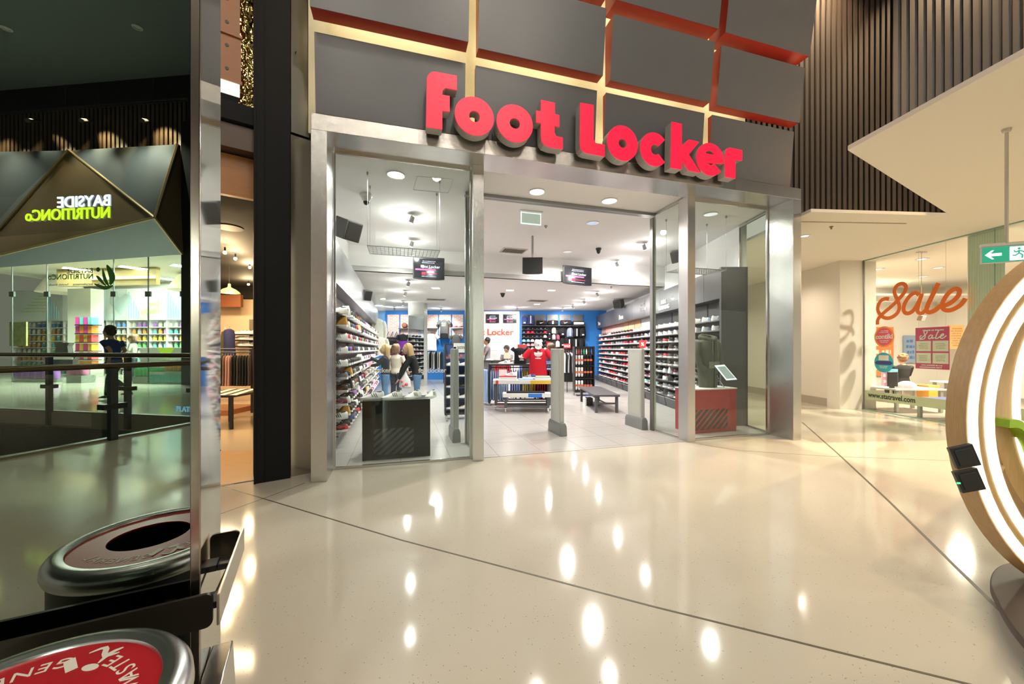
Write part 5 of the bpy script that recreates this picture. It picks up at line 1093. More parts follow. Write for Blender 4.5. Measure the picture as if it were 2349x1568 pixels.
GOLD = mat('crumpled_gold', (.75, .52, .16), .10, 1, bump=1.0, bs=9); GOLD.node_tree.nodes['Bump'].inputs['Distance'].default_value = .05
mb = MB(NM); q0_ = (vplane(nb0+cn*.5, cd, 552)-nb0).dot(cd); mb.box(q0_-.02, q0_+.5, .5, .52, 4.2, 6.45); ob('gold_screen', mb, GOLD, label='crumpled gold metal screen behind the dark column in the upper opening', cat='wall art', smooth=False)
# interior
mb = MB(); mb.slab([(wx(584, 4.62), 4.62, 2.35), (wx(584, 4.62)+.1, 4.62, 2.35), (wx(590, 11.3)+.1, 11.3, 2.35), (wx(590, 11.3), 11.3, 2.35)], (0, 0, .95)); mb.box(-12, -5.6, 11.15, 11.2, 2.95, 3.3); struct('wall_neighbour_shade', mb, mat('black_ceiling_and_wall_shade', (.012, .011, .01), .8), smooth=False)  # upper walls coloured black in place of shade, lit only lower down
mb = MB(); mb.box(-12, -5.6, 11.2, 11.3, 0, 3.3); struct('wall_neighbour_back', mb, mat('peach_wall', (.74, .55, .36), .7), smooth=False)
mb = MB(); mb.slab([(wx(584, 4.62), 4.62, 0), (wx(584, 4.62)+.1, 4.62, 0), (wx(590, 11.3)+.1, 11.3, 0), (wx(590, 11.3), 11.3, 0)], (0, 0, 2.35)); struct('wall_neighbour_right', mb, mat('peach_wall', (.7, .5, .3)), smooth=False)
mb = MB(); mb.slab([(-10.5, 2.0, 3.3), (-2.95, 4.62, 3.3), (wx(600, 11.3), 11.3, 3.3), (-12, 11.3, 3.3)], (0, 0, .1)); struct('ceiling_neighbour', mb, mat('black_ceiling_and_wall_shade', (.012, .011, .01), .8), smooth=False)
mb = MB(); mb.slab([(-10.6, 2.0, 0), (-10.5, 2.0, 0), (-11.9, 11.2, 0), (-12, 11.2, 0)], (0, 0, 3.3)); struct('wall_neighbour_left', mb, mat('peach_wall', (.7, .5, .3)), smooth=False)
mb = MB(); mb.slab([gp(470, 1122)+UP*.002, gp(586, 1100)+UP*.002, gp(586, 1034)+UP*.002, gp(440, 1036)+UP*.002], (0, 0, .003)); struct('floor_neighbour_timber', mb, mat('timber_floor', (.62, .38, .17), .2, var=.15, vs_=4, stretch=(1, 12, 1)), smooth=False)
mb = MB(); mb.slab([gp(400, 1036)+UP*.002, gp(586, 1034)+UP*.002, gp(592, 918)+UP*.002, gp(380, 918)+UP*.002], (0, 0, .003)); struct('floor_neighbour', mb, mat('cream_concrete', (.62, .50, .34), .12), smooth=False)
mb = MB(); mb.slab([gp(494, 1116), gp(584, 1102), gp(584, 1100), gp(494, 1114)], (0, 0, .006)); struct('trim_threshold', mb, BLACKM, smooth=False)
mb = MB(); mb.box(wx(480, 10.8), wx(555, 10.8), 10.75, 10.85, 2.68, 3.02); ob('timber_beam', mb, mat('brown_beam', (.22, .07, .025), .5, var=.2, stretch=(1, 1, 10)), label='dark brown timber beam high on the clothing store back wall', cat='beam', smooth=False)
mb = MB(); mb.box(wx(546, 10.6), wx(577, 10.6), 11.05, 11.19, 1.2, 2.35); ob('grey_board', mb, mat('board_brown_grey', (.19, .14, .10), .5), label='grey brown board behind the shoes in the clothing store', cat='wall board', smooth=False)
for r_, py in enumerate((766, 779, 793)):
    z = H+(HY-py)/F*10.9; mb = MB(); mb.box(wx(540, 10.9), wx(590, 10.9), 10.75, 11.04, z-.03, z); ob('display_shelf', mb, BLACKM, label='dark shelf holding pale shoes in the clothing store, %s from the top' % nth[r_], cat='shelf', smooth=False)
    for c in range(5): new_shoe((15, 0, 15, 11, 0)[(c+r_) % 5], (wx(546+c*9, 10.9)+.12, 10.88, z+.0005), pi+.2*((c*7) % 3-1), False, 'pale sneaker in the clothing store, %s shelf, %s from the left' % (nth[r_], nth[c]), 'sneakers in the clothing store')
t = thing('clothes_rail', 'black clothes rail full of shirts in the clothing store on the left', 'clothes rail', (wx(540, 9), 9, .006)); m = MB(); xa, xb = wx(498, 9), wx(578, 9)
for z in (1.42, 1.5): m.tube([(xa, 9, z), (xb, 9, z)], .014, 6)
for x in (xa, xb): m.box(x-.02, x+.02, 8.98, 9.02, .006, 1.5)
ob('frame', m, BLACKM, parent=t, smooth=False)
for i in range(12):
    n_ = ('black', 'charcoal', 'brown', 'pink', 'pink', 'black', 'black', 'charcoal', 'black', 'black', 'black', 'charcoal')[i]
    hanging('%s shirt on the rail in the clothing store, %s from the left' % (n_, nth[i]), Vector((xa+.06+i*.065, 9, 1.40)), .75, .06, cloth('n_'+n_, {'black': (.02,)*3, 'charcoal': (.06,)*3, 'brown': (.22, .13, .09), 'pink': (.5, .28, .25)}[n_]), 'shirts on the clothing store rail', radians(25))
hanging('navy jacket hanging by the shoe shelves in the clothing store', Vector((wx(533, 10.6), 10.5, 2.1)), .85, .25, cloth('n_navy', (.03, .035, .10)), 'jackets on the clothing store wall', 0, .3)
hanging('dark olive jacket hanging by the shoe shelves in the clothing store', Vector((wx(525, 10.6), 10.45, 2.05)), .8, .12, cloth('n_olive', (.07, .06, .03)), 'jackets on the clothing store wall', 0, .3)
t = thing('display_bench', 'dark table with white slanted stripes in the clothing store', 'table', (wx(540, 7.6), 7.6, .006))
m = MB(); xa, xb = wx(470, 7.6), wx(576, 7.6); m.box(xa, xb, 7.1, 8.3, .60, .64); ob('top', m, BLACKM, parent=t, smooth=False)
for x, y in ((xa+.06, 7.15), (xb-.06, 7.15), (xa+.06, 8.25), (xb-.06, 8.25), (wx(528, 7.9), 7.9)): m = MB(); m.box(x-.022, x+.022, y-.022, y+.022, .006, .6); ob('leg', m, BLACKM, parent=t, smooth=False)
for i in range(3): m = MB(); x = wx(505+i*26, 7.6)-.3; m.slab([(x, 8.28, .6405), (x+.14, 8.28, .6405), (x+.52, 7.12, .6405), (x+.38, 7.12, .6405)], (0, 0, .004)); ob('stripe', m, mat('stripe_white', (.6, .56, .5)), parent=t, smooth=False)
mb = MB(); mb.box(wx(490, 9.3), wx(572, 9.3), 8.6, 9.6, .006, .12); ob('low_platform', mb, mat('red_timber', (.35, .12, .04), .25), label='low reddish timber platform under the clothes rail', cat='platform', smooth=False)
def bulb(lab, px, py, Y, w):
    c = at(px, py, Y); t = thing('hanging_bulb', lab, 'light bulb', c); m = MB(TR(c)); m.sph((0, 0, 0), .028); ob('bulb', m, emit('bulb_warm', (1, .76, .42), 40), parent=t)
    m = MB(TR(c)); m.tube([(0, 0, .03), (0, 0, .09)], .014, 8); m.tube([(0, 0, .09), (0, 0, 3.28-c.z)], .003, 4); ob('cord', m, BLACKM, parent=t); point('bulb_lamp', c-UP*.07, w, (1, .72, .38), .05)
for i, (px, py, Y) in enumerate(((516, 579, 6.6), (540, 593, 7.2), (573, 613, 8.2), (570, 652, 10))): bulb('bright warm bulb hanging in the clothing store, %s from the left' % ('first', 'second', 'fourth', 'third')[i], px, py, Y, 55)
c = at(526, 672, 8.2); t = thing('pendant_lamp', 'green dome pendant lamp in the clothing store', 'pendant lamp', c); m = MB(TR(c)); m.lathe([(.20, 0), (.18, .03), (.12, .08), (.05, .115), (.03, .13), (.024, .2), (.004, .205)], 28); m.lathe([(.198, .001), (.17, .028), (.1, .07), (.01, .1)], 28); ob('shade', m, mat('sage_enamel', (.28, .36, .22), .3), parent=t)
m = MB(TR(c)); m.sph((0, 0, .03), .035); ob('bulb', m, emit('bulb_warm', (1, 1, 1), 1), parent=t); m = MB(TR(c)); m.tube([(0, 0, .2), (0, 0, 3.28-c.z)], .004, 4); ob('cord', m, BLACKM, parent=t)
point('bulb_lamp', c-UP*.02, 25, (1, .75, .42), .04)
mb = MB(); cc_ = at(526, 522, 5.4); mb.lathe([(.17, 0), (.17, .02), (.001, .021)], 28, TR((cc_.x, cc_.y, 3.2))); ob('ceiling_speaker', mb, mat('brown_disc', (.07, .05, .035), .5), label='dark round disc on the black ceiling of the clothing store', cat='ceiling disc')
area('clothing_store_lamp', (-6.2, 7.2, 3.2), 80, 1.2, .3, (1, .74, .45)); area('clothing_store_lamp', (-4.2, 5.8, 3.2), 30, .8, .3, (1, .74, .45)); area('clothing_store_lamp', (-7.5, 9.6, 3.2), 90, 1.2, .3, (1, .74, .45))
# ================================================================== RIGHT SIDE: low ceiling, slat wall, corridor
CZ = 3.7
pc_ = [(4.80, 6.16), (7.27, 6.35), (3.72, 4.25), (3.83, 2.87), (4.2, -1.8), (26, -1.8), (26, 21.9), (4.80, 21.9)]
mb = MB(); mb.curve([pc_], .05, TR((0, 0, CZ))); struct('ceiling_corridor', mb, CREAM, smooth=False)
SLB = mat('slat_brown', (.013, .009, .007), .5, var=.15, vs_=6, stretch=(1, 1, .1))
def slatwall(name, a, b, z0, z1, pitch=.088, w=.05, d=.04, M_=None, mt=SLB, back=BLACKM):
    a, b = Vector((*a, 0)), Vector((*b, 0)); dd = (b-a).normalized(); nn = Vector((dd.y, -dd.x, 0)); L_ = (b-a).length; T = frame(a, dd, -nn, UP)
    m = MB((M_ @ T) if M_ is not None else T); m.mi = 0
    for k in range(int(L_/pitch)): x = k*pitch; m.box(x, x+w, 0, d, z0, z1)
    m.mi = 1; m.box(0, L_, d, d+.08, z0, z1)
    return struct(name, m, [mt, back], smooth=False)
slatwall('wall_slats_front', (4.84, 6.566), (8.2, 6.36), CZ+.055, 11.4)
slatwall('wall_slats_end', (3.96, 6.62), (4.84, 6.566), 4.14, 11.4)
slatwall('wall_slats_right', (6.40, 6.44), (10.4, 3.55), 5.0, 11.4, .098, .058)
for x_, y_, z_, w_, c_ in ((4.75, 6.22, 8.2, 2600, (1, .78, .5)), (5.25, 6.2, 8.2, 1300, (1, .66, .36)), (7.0, 5.55, 8.6, 1500, (1, .68, .38)), (8.4, 4.55, 8.7, 1500, (1, .68, .38))):
    spot('slat_wash_lamp', (x_, y_, z_), w_, c_, .04, 85, (x_+.05, y_+.12, z_-2), .9)
# corridor walls
WW = WARMW
mb = MB(); mb.box(8.24, 8.72, 9.95, 21.8, 0, CZ); struct('wall_corridor', mb, WW, smooth=False)
mb = MB(); mb.box(8.17, 8.72, 9.56, 9.95, 0, CZ); struct('wall_corridor_end', mb, WW, smooth=False)
mb = MB(); mb.box(XR+.14, 26, 21.8, 21.95, 0, CZ); struct('wall_far', mb, WW, smooth=False)
mb = MB(); mb.box(8.215, 8.24, 9.96, 21.7, 0, .21); struct('baseboard_corridor', mb, mat('skirting_greige', (.45, .40, .33), .4), smooth=False)
mb = MB(); mb.box(XR+.14, XR+.165, 7.9, 21.7, 0, .21); struct('baseboard_left', mb, mat('skirting_greige', (.4,)*3), smooth=False)
mb = MB(); mb.box(8.735, 8.765, 9.53, 9.56, 0, CZ); struct('trim_glass_post', mb, mat('post_grey', (.2, .19, .18), .3, .5), smooth=False)
mb = MB(); mb.tube([(4.95, 6.62, CZ-.002), (6.9, 6.72, CZ-.002)], .012, 6); struct('trim_slot', mb, mat('slot_grey', (.4, .36, .3), .5))
def ceil_light(px, py, lab, z=CZ, r=.1, e=None):
    c = gp2(px, py, z); t = thing('ceiling_downlight', lab, 'ceiling light', c-UP*.012); m = MB(TR(c)); m.lathe([(r*1.15, -.001), (r*1.15, -.01), (r, -.012), (r*.97, -.004)], 24); ob('trim_ring', m, mat('light_trim_white', (1,)*3), parent=t)
    m = MB(TR(c)); m.lathe([(r*.97, -.003), (.001, -.006)], 24); ob('diffuser', m, LAMPW, parent=t); return c
ceil_light(1846, 541, 'glowing round light in the low ceiling right of the shop portal', r=.09)
for px, py, l in ((1907, 519, 'near the shop portal'),): c = gp2(px, py, CZ); m = MB(TR(c)); m.lathe([(.03, -.001), (.03, -.015), (.012, -.02), (.014, -.05), (.002, -.055)], 12); ob('sprinkler', m, mat('sprinkler_brass', (.3, .22, .14), .4, .7), label='small sprinkler head in the low ceiling '+l, cat='sprinkler')

# travel agency shopfront, glass plane x = GX
GX = 8.76
def gx(px, py=None, off=0): return vplane((GX+off, 0), (0, 1), px, py)
m = MB(); m.box(GX-.005, GX+.005, 4.2, 9.53, .02, CZ-.02); o = struct('window_6', m, GLASS, smooth=False)
m = MB(); m.box(GX-.02, GX+.02, 4.2, 9.53, CZ-.02, CZ); m.box(GX-.02, GX+.02, 4.2, 9.53, 0, .02); y = gx(2282).y; m.box(GX-.008, GX+.008, y-.004, y+.004, .02, CZ-.02); ob('window_frame', m, GEDGE, parent=o, smooth=False)
mb = MB(); mb.box(8.80, gx(2003, off=.4).x-.03, 9.62, 9.9, 0, CZ); struct('wall_agency_pier', mb, WW, smooth=False)
mb = MB(); mb.box(8.72, 15.5, 13.9, 14.0, 0, CZ); struct('wall_agency_back', mb, mat('agency_wall', (.80, .76, .70), .6), smooth=False)
mb = MB(); mb.box(15.4, 15.5, 2, 13.9, 0, CZ); struct('wall_agency_right', mb, mat('agency_wall', (.8,)*3), smooth=False)
mb = MB(); mb.box(GX+.02, 15.4, 4.0, 13.9, .0005, .004); struct('floor_agency', mb, mat('agency_carpet', (.25, .2, .16), .9), smooth=False)
mb = MB(); y0, y1 = gx(2284).y, gx(2203).y
for k in range(14): y = y0+(y1-y0)*k/14; mb.lathe([(.028, .3), (.028, CZ-.01)], 10, TR((GX+.16, y+.02, 0)))
struct('trim_ribbed_screen', mb, mat('ribbed_mint_glass', (.68, .76, .66), .25))
def gT(y, z, off=-.007): return face_T((GX+off, y, z), (0, -1, 0))
# big orange Sale script
pS = gx(2010, 745); 
def SY(px, py): q = gx(px, py, -.006); return (-q.y, q.z)
def pth(*p): return [SY(1820+x/3.136, 480+y/3.136) for x, y in p]
mb = MB(); Tm = face_T((GX-.006, 0, 0), (0, -1, 0))
mb.stroke(pth((606, 828), (610, 790), (650, 745), (715, 690), (790, 610), (812, 560), (790, 535), (750, 545), (728, 590), (748, 650), (765, 700), (745, 750), (690, 782), (640, 770), (608, 720), (625, 665), (660, 642), (690, 645)), .085, .002, Tm, 4)
mb.stroke(pth((905, 615), (880, 600), (840, 620), (800, 680), (795, 730), (825, 748), (870, 720), (910, 650), (925, 605)), .088, .002, Tm, 4)
mb.stroke(pth((925, 605), (900, 690), (895, 735), (930, 745), (975, 690)), .08, .002, Tm, 4)
mb.stroke(pth((1045, 530), (1000, 620), (960, 710), (975, 740), (1020, 725), (1060, 690)), .095, .002, Tm, 4)
mb.stroke(pth((1060, 695), (1120, 680), (1180, 630), (1195, 585), (1160, 572), (1110, 610), (1075, 670), (1080, 715), (1130, 725), (1200, 690), (1240, 640)), .088, .002, Tm, 4)
ob('sale_lettering', mb, SALE, label='large orange script word Sale on the travel agency window', cat='lettering', smooth=False)
# url band
za, zb_ = .27, .475
t = thing('window_band', 'pale green band with a black web address low on the travel agency window', 'window band', (GX-.01, 8, za)); m = MB(); m.box(GX-.009, GX-.0055, 4.3, 9.52, za, zb_); ob('band', m, mat('band_green', (.45, .52, .33), .4), parent=t, smooth=False)
m = MB(); ya = gx(1987).y; yb = gx(2108).y; m.text('www.statravel.com', .165, .002, gT((ya+yb)/2, za+.06, -.010), bold=.02, sx=(ya-yb)/1.40/1.02); ob('lettering', m, BLACKP, parent=t, smooth=False)
def disc(lab, px, py, r, c_out, c_in, seed, word=None):
    p = gx(px, py, -.008); t = thing('window_sticker', lab, 'sticker', p-UP*r); T = gT(p.y, p.z, -.007)
    m = MB(); m.curve([arc(0, 0, r, r, 0, 360, 40)[:-1]], .001, T); ob('rim', m, c_out, parent=t, smooth=False); m = MB(); m.curve([arc(0, 0, r*.84, r*.84, 0, 360, 40)[:-1]], .0015, T); ob('disc', m, c_in, parent=t, smooth=False)
    m = MB()
    if word: m.text(word, r*.62, .001, T @ TR((0, -r*.18, .0016)), bold=.03)
    greek(m, r*.9, r*.3, 2, T @ TR((0, r*.5, .0016)), seed); greek(m, r*.9, r*.3, 2, T @ TR((0, -r*.45, .0016)), seed+1); ob('print', m, PW, parent=t, smooth=False); return t, T
disc('round orange and pink sticker with white lettering on the agency window', 2028, 772, .245, mat('st_orange', (.85, .30, .05), .5), mat('st_pink', (.75, .10, .20), .5), 1, 'contiki')
t, T = disc('round teal sticker under the pink one on the agency window', 2027, 831, .235, mat('st_teal', (.03, .42, .52), .5), mat('st_teal2', (.03, .42, .52), .5), 5)
m = MB(); m.curve([[(-.22, 0), (-.17, .045), (.17, .045), (.22, 0), (.17, -.045), (-.17, -.045)]], .001, T @ TR((0, -.01, .002))); ob('arrow_badge', m, mat('st_navy', (.04, .05, .22)), parent=t, smooth=False)
m = MB(); m.box(-.12, .12, .05, .17, .002, .003, T); ob('white_box', m, PW, parent=t, smooth=False)
# pink sale poster
q0_, q1_ = gx(2100, 752, .10), gx(2178, 848, .10); yl, yr = q0_.y, q1_.y; pz1, pz0 = q0_.z, q1_.z; pw, ph = yl-yr, pz1-pz0
t = thing('sale_poster', 'pink poster with white script Sale hanging inside the agency window', 'poster', (GX+.1, (yl+yr)/2, pz0)); T = face_T((GX+.10, (yl+yr)/2, pz0), (0, -1, 0))
m = MB(); m.box(-pw/2, pw/2, 0, ph, -.006, 0, T); ob('sheet', m, mat('poster_pink', (.66, .045, .17), .35), parent=t, smooth=False)
m = MB()
for cx_ in (-.25, .25):
    for cy_ in (.26, .55): m.box(pw*(cx_-.225), pw*(cx_+.225), ph*(cy_-.125), ph*(cy_+.125), .0005, .001, T)
ob('price_box', m, mat('poster_cream', (.85, .80, .66), .5), parent=t, smooth=False)
m = MB(); greek(m, pw*.7, ph*.06, 1, T @ TR((0, ph*.93, .001)), 8); greek(m, pw*.75, ph*.1, 2, T @ TR((0, ph*.065, .001)), 9)
s_ = pw*.0085; off = T @ TR((-pw*.36, ph*.70, .001)) @ Matrix.Scale(s_*.82, 4)
for path in ([(0, 0), (6, 8), (28, 28), (32, 40), (26, 44), (18, 36), (24, 20), (20, 6), (6, 4), (0, 14), (8, 22)], [(54, 20), (46, 22), (38, 12), (42, 4), (52, 12), (56, 22), (54, 6), (64, 10)], [(82, 44), (72, 22), (68, 6), (76, 6), (86, 14)], [(84, 12), (100, 20), (98, 26), (90, 20), (88, 8), (98, 6), (112, 18)]): m.stroke(path, 4.4, .1, off, 3)
ob('lettering', m, mat('poster_white', (.85,)*3), parent=t, smooth=False)
m = MB()
for cx_ in (-.25, .25):
    for cy_ in (.26, .55): greek(m, pw*.3, ph*.15, 4, T @ TR((pw*cx_, ph*cy_, .0012)), int(cx_*100+cy_*300)+99, .35)
ob('small_print', m, mat('poster_print', (.35, .25, .2)), parent=t, smooth=False)
m = MB(); [m.tube([T @ Vector((x, ph, 0)), (GX+.1, (T @ Vector((x, 0, 0))).y, CZ-.002)], .003, 4) for x in (-pw*.4, pw*.4)]; ob('cord', m, PW, parent=t)
# inside furniture and back wall posters
def flat(name, lab, cat_, px0, px1, py0, py1, Y, m_, d=.03, printm=None, seed=1, rows=5):
    a, b = at(px0, py1, Y), at(px1, py0, Y); t = thing(name, lab, cat_, Vector(((a.x+b.x)/2, Y, a.z))); m = MB(); m.box(a.x, b.x, Y, Y+d, a.z, b.z); ob('sheet', m, m_, parent=t, smooth=False)
    if printm: m = MB(); greek(m, (b.x-a.x)*.8, (b.z-a.z)*.8, rows, face_T(((a.x+b.x)/2, Y-.001, (a.z+b.z)/2), (1, 0, 0)), seed); ob('print', m, printm, parent=t, smooth=False)
    return t
flat('wall_poster', 'orange brochure wall panel at the left inside the agency', 'poster', 2000, 2050, 750, 862, 13.8, mat('po_orange', (.85, .22, .06), .5), .05, PW, 11, 5)
flat('wall_poster', 'blue beach poster on the agency back wall', 'poster', 2075, 2102, 769, 832, 13.8, mat('po_blue', (.28, .38, .55), .5), .05, mat('po_blue2', (.06, .18, .5)), 12, 4)
flat('wall_poster', 'light orange brochure rack at the right inside the agency', 'poster', 2178, 2212, 745, 800, 12.5, mat('po_amber', (.80, .45, .16), .5), .06, mat('po_brown', (.5, .2, .08)), 13, 8)
flat('brochure_stand', 'small tilted light blue brochure stand on the agency desk', 'brochure stand', 2042, 2060, 846, 885, 9.6, mat('po_sky', (.20, .50, .72), .5), .04, PW, 4, 2)
flat('brochure_stand', 'pink and white brochure sheet by the dark monitor on the agency desk', 'brochure stand', 2024, 2041, 850, 884, 9.7, mat('po_rose', (.7, .25, .35), .5), .03, PW, 6, 2)
flat('brochure_stand', 'lime and pink brochure by the seated person on the agency desk', 'brochure stand', 2046, 2058, 867, 884, 9.5, mat('po_lime', (.5, .6, .1), .5), .03, mat('po_magenta', (.75, .1, .35)), 3, 2)
def desk(lab, x0, x1, y0, y1, z, m_, th=.04, legm=None, solid=False):
    t = thing('desk', lab, 'desk', ((x0+x1)/2, (y0+y1)/2, .0045)); m = MB(); m.box(x0, x1, y0, y1, z-th, z); ob('top', m, m_, parent=t, bev=.006)
    for x in (x0+.08, x1-.08):
        for y in (y0+.06, y1-.06): m = MB(); m.box(x-.03, x+.03, y-.03, y+.03, .0045, z-th); ob('leg', m, legm or mat('leg_grey', (.4, .38, .35), .4), parent=t, smooth=False)
    return t
desk('white desk with brochures inside the agency window', 9.0, wx(2140, 9.3), 9.0, 9.76, .56, mat('desk_white', (.80, .76, .70), .3))
desk('low blue topped table behind the window band', wx(2075, 8.3)+.4, wx(2185, 8.2)+.3, 7.8, 8.5, .44, mat('desk_blue', (.05, .08, .30), .3))
desk('small white counter deeper inside the agency', wx(2150, 11), wx(2190, 11), 10.6, 11.2, .58, mat('desk_white', (.8,)*3))
t = thing('monitor', 'dark computer monitor at the left end of the agency desk', 'monitor', (9.2, 9.3, .56)); m = MB(); a = at(2003, 884, 9.25); m.box(9.02, 9.26, 9.2, 9.23, .60, .95); ob('screen', m, BLACKP, parent=t, bev=.008); m = MB(); m.box(9.1, 9.18, 9.2, 9.26, .561, .62); ob('stand', m, BLACKP, parent=t, smooth=False)
t = thing('storage_cube', 'orange storage cube on the agency floor', 'stool', (wx(2134, 10.4), 10.4, .0045)); m = MB(); m.box(wx(2122, 10.4), wx(2147, 10.4), 10.3, 10.7, .0045, .52); ob('body', m, mat('cube_orange', (.80, .36, .05), .5), parent=t, bev=.01)
t = thing('beach_ball_bag', 'round white bag with pastel stripes on the agency desk', 'bag', (wx(2084, 9.2), 9.2, .561)); c = Vector((wx(2084, 9.2), 9.25, .56)); m = MB()
for k in range(8):
    m.mi = k % 4; m.loft([[c+Vector((.235*sin(pi/2*j/6+.0)*cos(a), .16*sin(pi/2*j/6)*sin(a), .17*cos(pi/2*j/6))) for a in (2*pi*k/8, 2*pi*(k+.5)/8, 2*pi*(k+1)/8)] for j in range(7)], cap=False)
ob('shell', m, [mat('bag_white', (.75,)*3), mat('bag_pink', (.75, .45, .5)), mat('bag_blue', (.45, .6, .75)), mat('bag_mint', (.55, .7, .6))], parent=t)
def agency_light(px, py): c = gp2(px, py, CZ-.003); return c
for i, (px, py) in enumerate(((2115, 594), (2152, 614), (2117, 634), (2014, 617))):
    ceil_light(px, py, 'small bright downlight inside the travel agency, %s' % ('highest in view', 'right one', 'lowest of the middle pair', 'far left one')[i], CZ-.002, .12)
area('agency_lamp', (11.2, 9.5, 3.6), 620, .3, .3, (1, .86, .68)); area('agency_lamp', (11.5, 12.5, 3.6), 620, .3, .3, (1, .86, .68)); area('agency_lamp', (10.2, 7.0, 3.6), 260, .3, .3, (1, .86, .68))
t = thing('floating_ceiling', 'white suspended ceiling panel with strip lights inside the agency', 'ceiling panel', (12.5, 12, 3.3)); m = MB(); m.box(10.6, 15, 12.2, 13.7, 3.2, 3.26); ob('panel', m, WHITE, parent=t, smooth=False)
m = MB(); [m.tube([(x, y, 3.26), (x, y, CZ)], .006, 4) for x in (10.8, 14.8) for y in (12.4, 13.5)]; ob('hanger', m, BLACKM, parent=t)
# hanging camera pole in front of agency
p = gx(2114, 570, .5); t = thing('hanging_speaker', 'small pale box on a thin pole inside the agency behind the Sale script', 'speaker', p-UP*1.0); m = MB(); zz = at(2113, 725, p.y).z; m.tube([(p.x, p.y, CZ-.001), (p.x, p.y, zz)], .007, 6); m.box(p.x-.1, p.x+.1, p.y-.03, p.y+.03, CZ-.03, CZ-.001); ob('pole', m, STEEL, parent=t, smooth=False); m = MB(); m.cbox((p.x, p.y, zz-.04), (.16, .08, .12), .4, .3); ob('box', m, mat('box_sage', (.42, .42, .36)), parent=t, bev=.006)

# exit sign
pe = gp2(2309, 296, CZ); sd_ = Vector((.38, -.17, 0)).normalized(); so = at(2309, 582, pe.y); T = face_T(so, sd_)
t = thing('exit_sign', 'green exit sign with a white arrow and running figure hanging on a pole', 'exit sign', so-UP*.07)
m = MB(); m.tube([pe, so+UP*.10], .014, 12); m.lathe([(.035, -.001), (.03, -.03), (.014, -.035)], 16, TR(pe)); ob('pole', m, mat('pole_cream', (.6, .56, .5), .35), parent=t)
m = MB(); m.box(-.18, .30, -.085, .085, -.02, 0, T); m.box(-.18, .30, .085, .115, -.03, .01, T); ob('casing', m, mat('sign_white', (.7, .72, .7), .4), parent=t, bev=.003)
m = MB(); m.box(-.172, .29, -.076, .076, .0002, .002, T); ob('green_face', m, mat('exit_green', (.01, .35, .22), .4, em=(.01, .42, .25), es=.55), parent=t, smooth=False)
EW = emit('exit_white', (.92, 1, .97), 1.1); m = MB(); m.curve([[(-.155, 0), (-.105, .045), (-.088, .045), (-.115, .014), (-.035, .014), (-.035, -.014), (-.115, -.014), (-.088, -.045), (-.105, -.045)]], .001, T @ TR((0, 0, .002))); m.curve([[(.02, -.068), (.15, -.068), (.15, .068), (.02, .068)]], .0008, T @ TR((0, 0, .002))); ob('arrow', m, EW, parent=t, smooth=False)
EG = mat('exit_green', (0, 0, 0)); m = MB(); Tf = T @ TR((.085, 0, .003)); m.curve([arc(.0, .045, .011, .011, 0, 360, 14)[:-1]], .001, Tf)
for st_ in ([(0, .03), (-.002, .0)], [(-.002, .0), (-.025, -.02), (-.045, -.018)], [(-.002, .0), (.022, -.02), (.018, -.05)], [(0, .025), (-.025, .012), (-.035, .03)], [(0, .025), (.025, .015), (.04, .0)]): m.stroke(st_, .011, .001, Tf, 2)
ob('running_figure', m, EG, parent=t, smooth=False)

# ================================================================== SEAT POD at the right edge
OAK = mat('pod_oak', (.52, .34, .16), .38, var=.18, vs_=5, stretch=(14, 14, 1.2)); LEDP = emit('pod_led', (1, .90, .62), 2.6)
def ring(m, cx_, cz_, a, b, w, y0, y1, n=72, w0=0):
    rings = []
    for k in range(n):
        th = 2*pi*k/n; c, s = cos(th), sin(th)
        o1 = (cx_+(a-w0)*c, cz_+(b-w0)*s); i1 = (cx_+(a-w)*c, cz_+(b-w)*s)
        rings.append([(o1[0], y0, o1[1]), (i1[0], y0, i1[1]), (i1[0], y1, i1[1]), (o1[0], y1, o1[1])])
    m.loft(rings, closed=True)
XO = (2168-CX)/F*2.31; pcx = XO+.98; pcz = 1.09
t = thing('seat_pod', 'round oak seat pod with glowing strips and a green seat at the right edge', 'seat pod', (pcx, 2.6, .03))
m = MB(); ring(m, pcx, pcz, .98, 1.10, .17, 2.205, 2.31); ob('front_ring', m, OAK, parent=t)
m = MB(); ring(m, pcx, pcz, .98, 1.10, .062, 2.198, 2.2045, w0=.008); ob('led_strip', m, LEDP, parent=t)
m = MB(); ring(m, pcx, pcz, .98, 1.10, .158, 2.198, 2.2045, w0=.104); ob('led_strip', m, LEDP, parent=t)
m = MB(); ring(m, pcx+.02, pcz+.06, .53, .82, .17, 2.455, 2.60); ob('rear_ring', m, OAK, parent=t)
m = MB(); ring(m, pcx+.02, pcz+.06, .53, .82, .165, 2.446, 2.4545, w0=.12); ob('led_strip', m, LEDP, parent=t)
for a_ in (100, 150, 210, 260): m = MB(); th = radians(a_); m.tube([(pcx+.90*cos(th), 2.30, pcz+1.02*sin(th)), (pcx+.02+.47*cos(th), 2.50, pcz+.06+.76*sin(th))], .02, 8); ob('spoke', m, OAK, parent=t)
m = MB(); prof = smooth2([(-.50, .03), (-.42, .02), (-.34, -.10), (-.26, -.32), (-.05, -.48), (.3, -.54)], 4)
m.loft([[(pcx+x, y, pcz-.06+z) for y in (2.38, 2.62)]+[(pcx+x, y, pcz-.06+z-.05) for y in (2.62, 2.38)] for x, z in prof]); ob('green_seat', m, mat('seat_green', (.30, .52, .02), .55, bump=.2, bs=400), parent=t)
